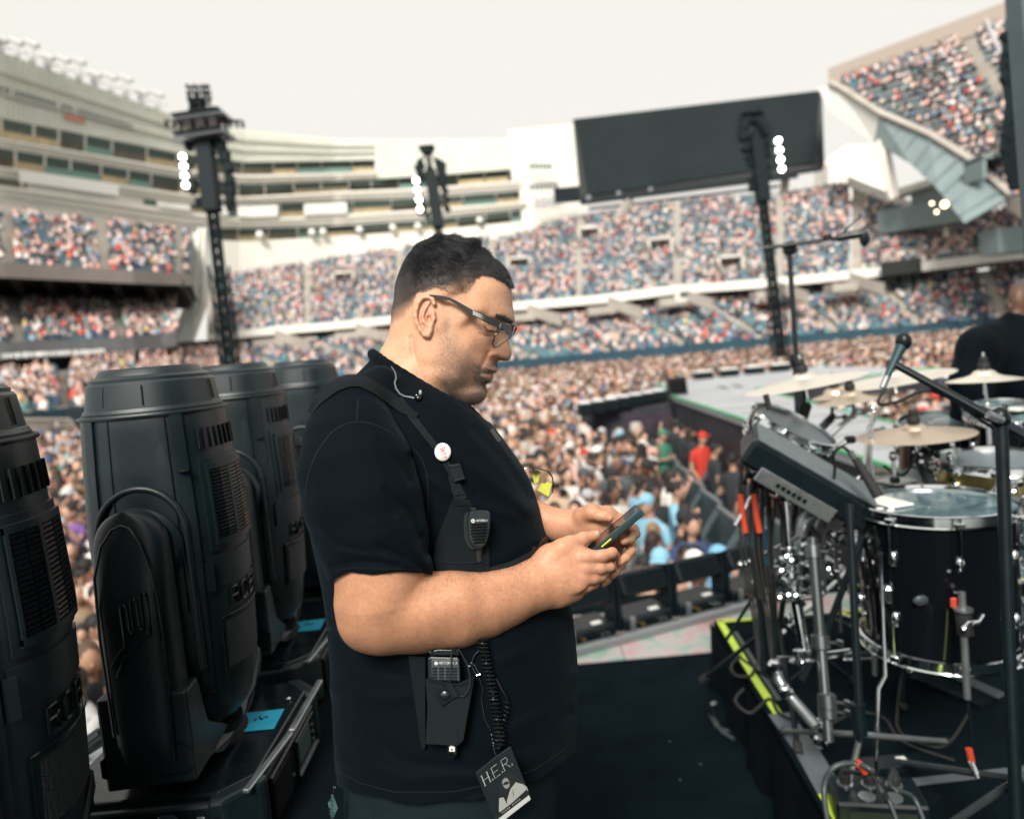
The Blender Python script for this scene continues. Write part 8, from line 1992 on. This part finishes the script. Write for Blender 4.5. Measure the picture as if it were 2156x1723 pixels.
M_lens = bpy.data.materials.new('spectacle_lens'); M_lens.use_nodes = True; b = M_lens.node_tree.nodes['Principled BSDF']; b.inputs['Base Color'].default_value = (.92, .95, .93, 1); b.inputs['Alpha'].default_value = .16; b.inputs['Roughness'].default_value = .04; b.inputs['IOR'].default_value = 1.4; b.inputs['Specular IOR Level'].default_value = .35
mb = MM(); lp = np.array(rim); cl2 = lp.mean(0); n_ = len(lp); mb.add(np.concatenate([lp*.97+cl2*.03, [cl2]]), [(i, (i+1) % n_, n_) for i in range(n_)]); mb.build('lens', M_lens, gl)
rim2 = [G2(1262, 900, -4), G2(1285, 905, -30), G2(1292, 925, -62), G2(1275, 960, -66), G2(1250, 1000, -50), G2(1228, 1015, -28), G2(1240, 960, -10)]
MM().tube(rim2, [2.8, 3, 2.6, 1.6, 1.2, 1.2, 1.6], 8, closed=True).build('rim', M_frame, gl, smooth=60)
mb = MM(); lp = np.array(rim2); cl2 = lp.mean(0); n_ = len(lp); mb.add(np.concatenate([lp*.97+cl2*.03, [cl2]]), [(i, (i+1) % n_, n_) for i in range(n_)]); mb.build('lens', M_lens, gl)
MM().tube([G2(1232, 892, 22), G2(1262, 894, 2), G2(1284, 900, -24)], [2.6, 2.4, 2.4], 8).build('bridge', M_clear, gl, smooth=60)
# ---- phone
ph = thing('phone', 'smartphone in a dark teal rubber case with a yellow side button, held in both hands', 'phone')
e0 = np.array(HD(1690, 415, 168)); e1 = e0+np.array([-156, 133, -26.])        # near long edge, top to bottom
wd = np.array([-9., -11., -94.])                                            # across, away from the camera
ud = nrm(e1-e0); nd = nrm(np.cross(ud, wd)); nd = nd if nd[1] < 0 else -nd
Lp, Wp = np.linalg.norm(e1-e0), np.linalg.norm(wd); wn = nrm(wd)
def PH(u, w, h): return e0+ud*u*Lp+wn*w*Wp+nd*h
M_case = mat('teal_rubber_case', (.018, .045, .05), .45, bump=.2, bscale=900)
def rrect(r, s=0, n=5):
    o = []
    for cx, cy, a0 in ((Lp-r-s, Wp-r-s, 0), (r+s, Wp-r-s, 90), (r+s, r+s, 180), (Lp-r-s, r+s, 270)):
        for k in range(n+1): a = math.radians(a0+90*k/n); o.append((cx+r*math.cos(a), cy+r*math.sin(a)))
    return o
def pslab(layers, name, m, sm=35):
    g = [[e0+ud*u+wn*w+nd*h for u, w in rrect(r, s)] for r, s, h in layers]; mb = MM(); mb.grid(np.array(g), closed=True); k = len(g[0]); mb.f += [list(range(k))[::-1], [(len(g)-1)*k+i for i in range(k)]]; mb.mi += [0, 0]; return mb.build(name, m, ph, smooth=sm)
pslab([(11, 2.2, -7.5), (13, .4, -6), (13.5, 0, -3), (13.5, 0, 3), (13, .6, 6), (12, 2.2, 7)], 'case', M_case)
pslab([(10, 4.6, 5.6), (10, 4.6, 6.2)], 'inner_bezel', M_rub); pslab([(9, 6.2, 6.6), (9, 6.2, 7.2)], 'screen', mat('phone_glass', (.015, .012, .012), .06, spec=.9))
pslab([(12, 2.8, 6.4), (12, 3.6, 8), (11, 4.4, 8), (11, 4.8, 6.4)], 'case_lip', M_case)
MM().tube([PH(.43, -.012, -.5), PH(.56, -.012, -.5)], 1.9, 8).build('side_button', mat('yellow_button', (.62, .66, .05), .4), ph, smooth=60)
# ---- the man in black at the right edge
m2b = thing('person', 'man in black with a short grey beard, blurred behind the drums at the right edge', 'person')
sc_ = 3.2/FPX; v2 = Vol((1990, 560, -150), (2330, 1150, 150), 5)
v2.chain([(2085, 715, 60, 34), (2065, 740, 80, 52), (2050, 800, 90, 50), (2045, 900, 80, 46), (2075, 980, 60, 40)], 18)
v2.chain([(2150, 720, 0, 60), (2155, 820, 0, 100), (2160, 960, 0, 100), (2165, 1140, 0, 95)], 30); v2.chain([(2140, 690, 0, 38), (2160, 740, 0, 70)], 20); v2.chain([(2085, 730, 30, 40), (2220, 730, -30, 50)], 30); v2.chain([(2105, 760, 30, 60), (2100, 900, 30, 70), (2110, 1000, 30, 60)], 30)
bv, bq = v2.poly(); K2 = 3.2/FPX
def M3b(v): v = np.asarray(v, float).reshape(-1, 3); return P(v[:, 0], v[:, 1], 3.2-v[:, 2]*K2)
_M3 = M3; M3 = M3b
mesh_from('jacket', bv, bq, M_shirt, m2b)
v3 = Vol((2090, 575, -60), (2215, 760, 60), 3); v3.ell((2160, 632, 0), (38, 46, 33), 4); v3.ell((2165, 660, 0), (30, 34, 27), 8); v3.cap((2145, 670, 0), (2140, 725, 0), 28, 33, 12); v3.ell((2128, 645, 30), (6, 10, 5), 3)
fv, fq = v3.poly(); c3 = np.tile(np.array([.12, .060, .038]), (len(fv), 1)); c3 = blend(c3, .8*gs(fv[:, 0], fv[:, 1], 2172, 682, 22, 14), (.28, .27, .26)); c3 = blend(c3, .8*np.clip((608-fv[:, 1])/10, 0, 1), (.05, .05, .055))
mesh_from('body', fv, fq, M_skin, m2b, c3)
v4 = Vol((2060, 1080, -80), (2260, 2420, 80), 8); v4.chain([(2140, 1130, 40, 58), (2140, 1500, 42, 44), (2140, 2350, 40, 34)], 20); v4.chain([(2185, 1130, -40, 58), (2185, 1500, -42, 44), (2185, 2350, -40, 34)], 20)
lv, lq = v4.poly(); mesh_from('trousers', lv, lq, M_jean, m2b)
MB().ball(P(2132, 702, 3.1), (.012, .006, .016), 10, 7).build('pin', M_greymet, m2b)
M3 = _M3
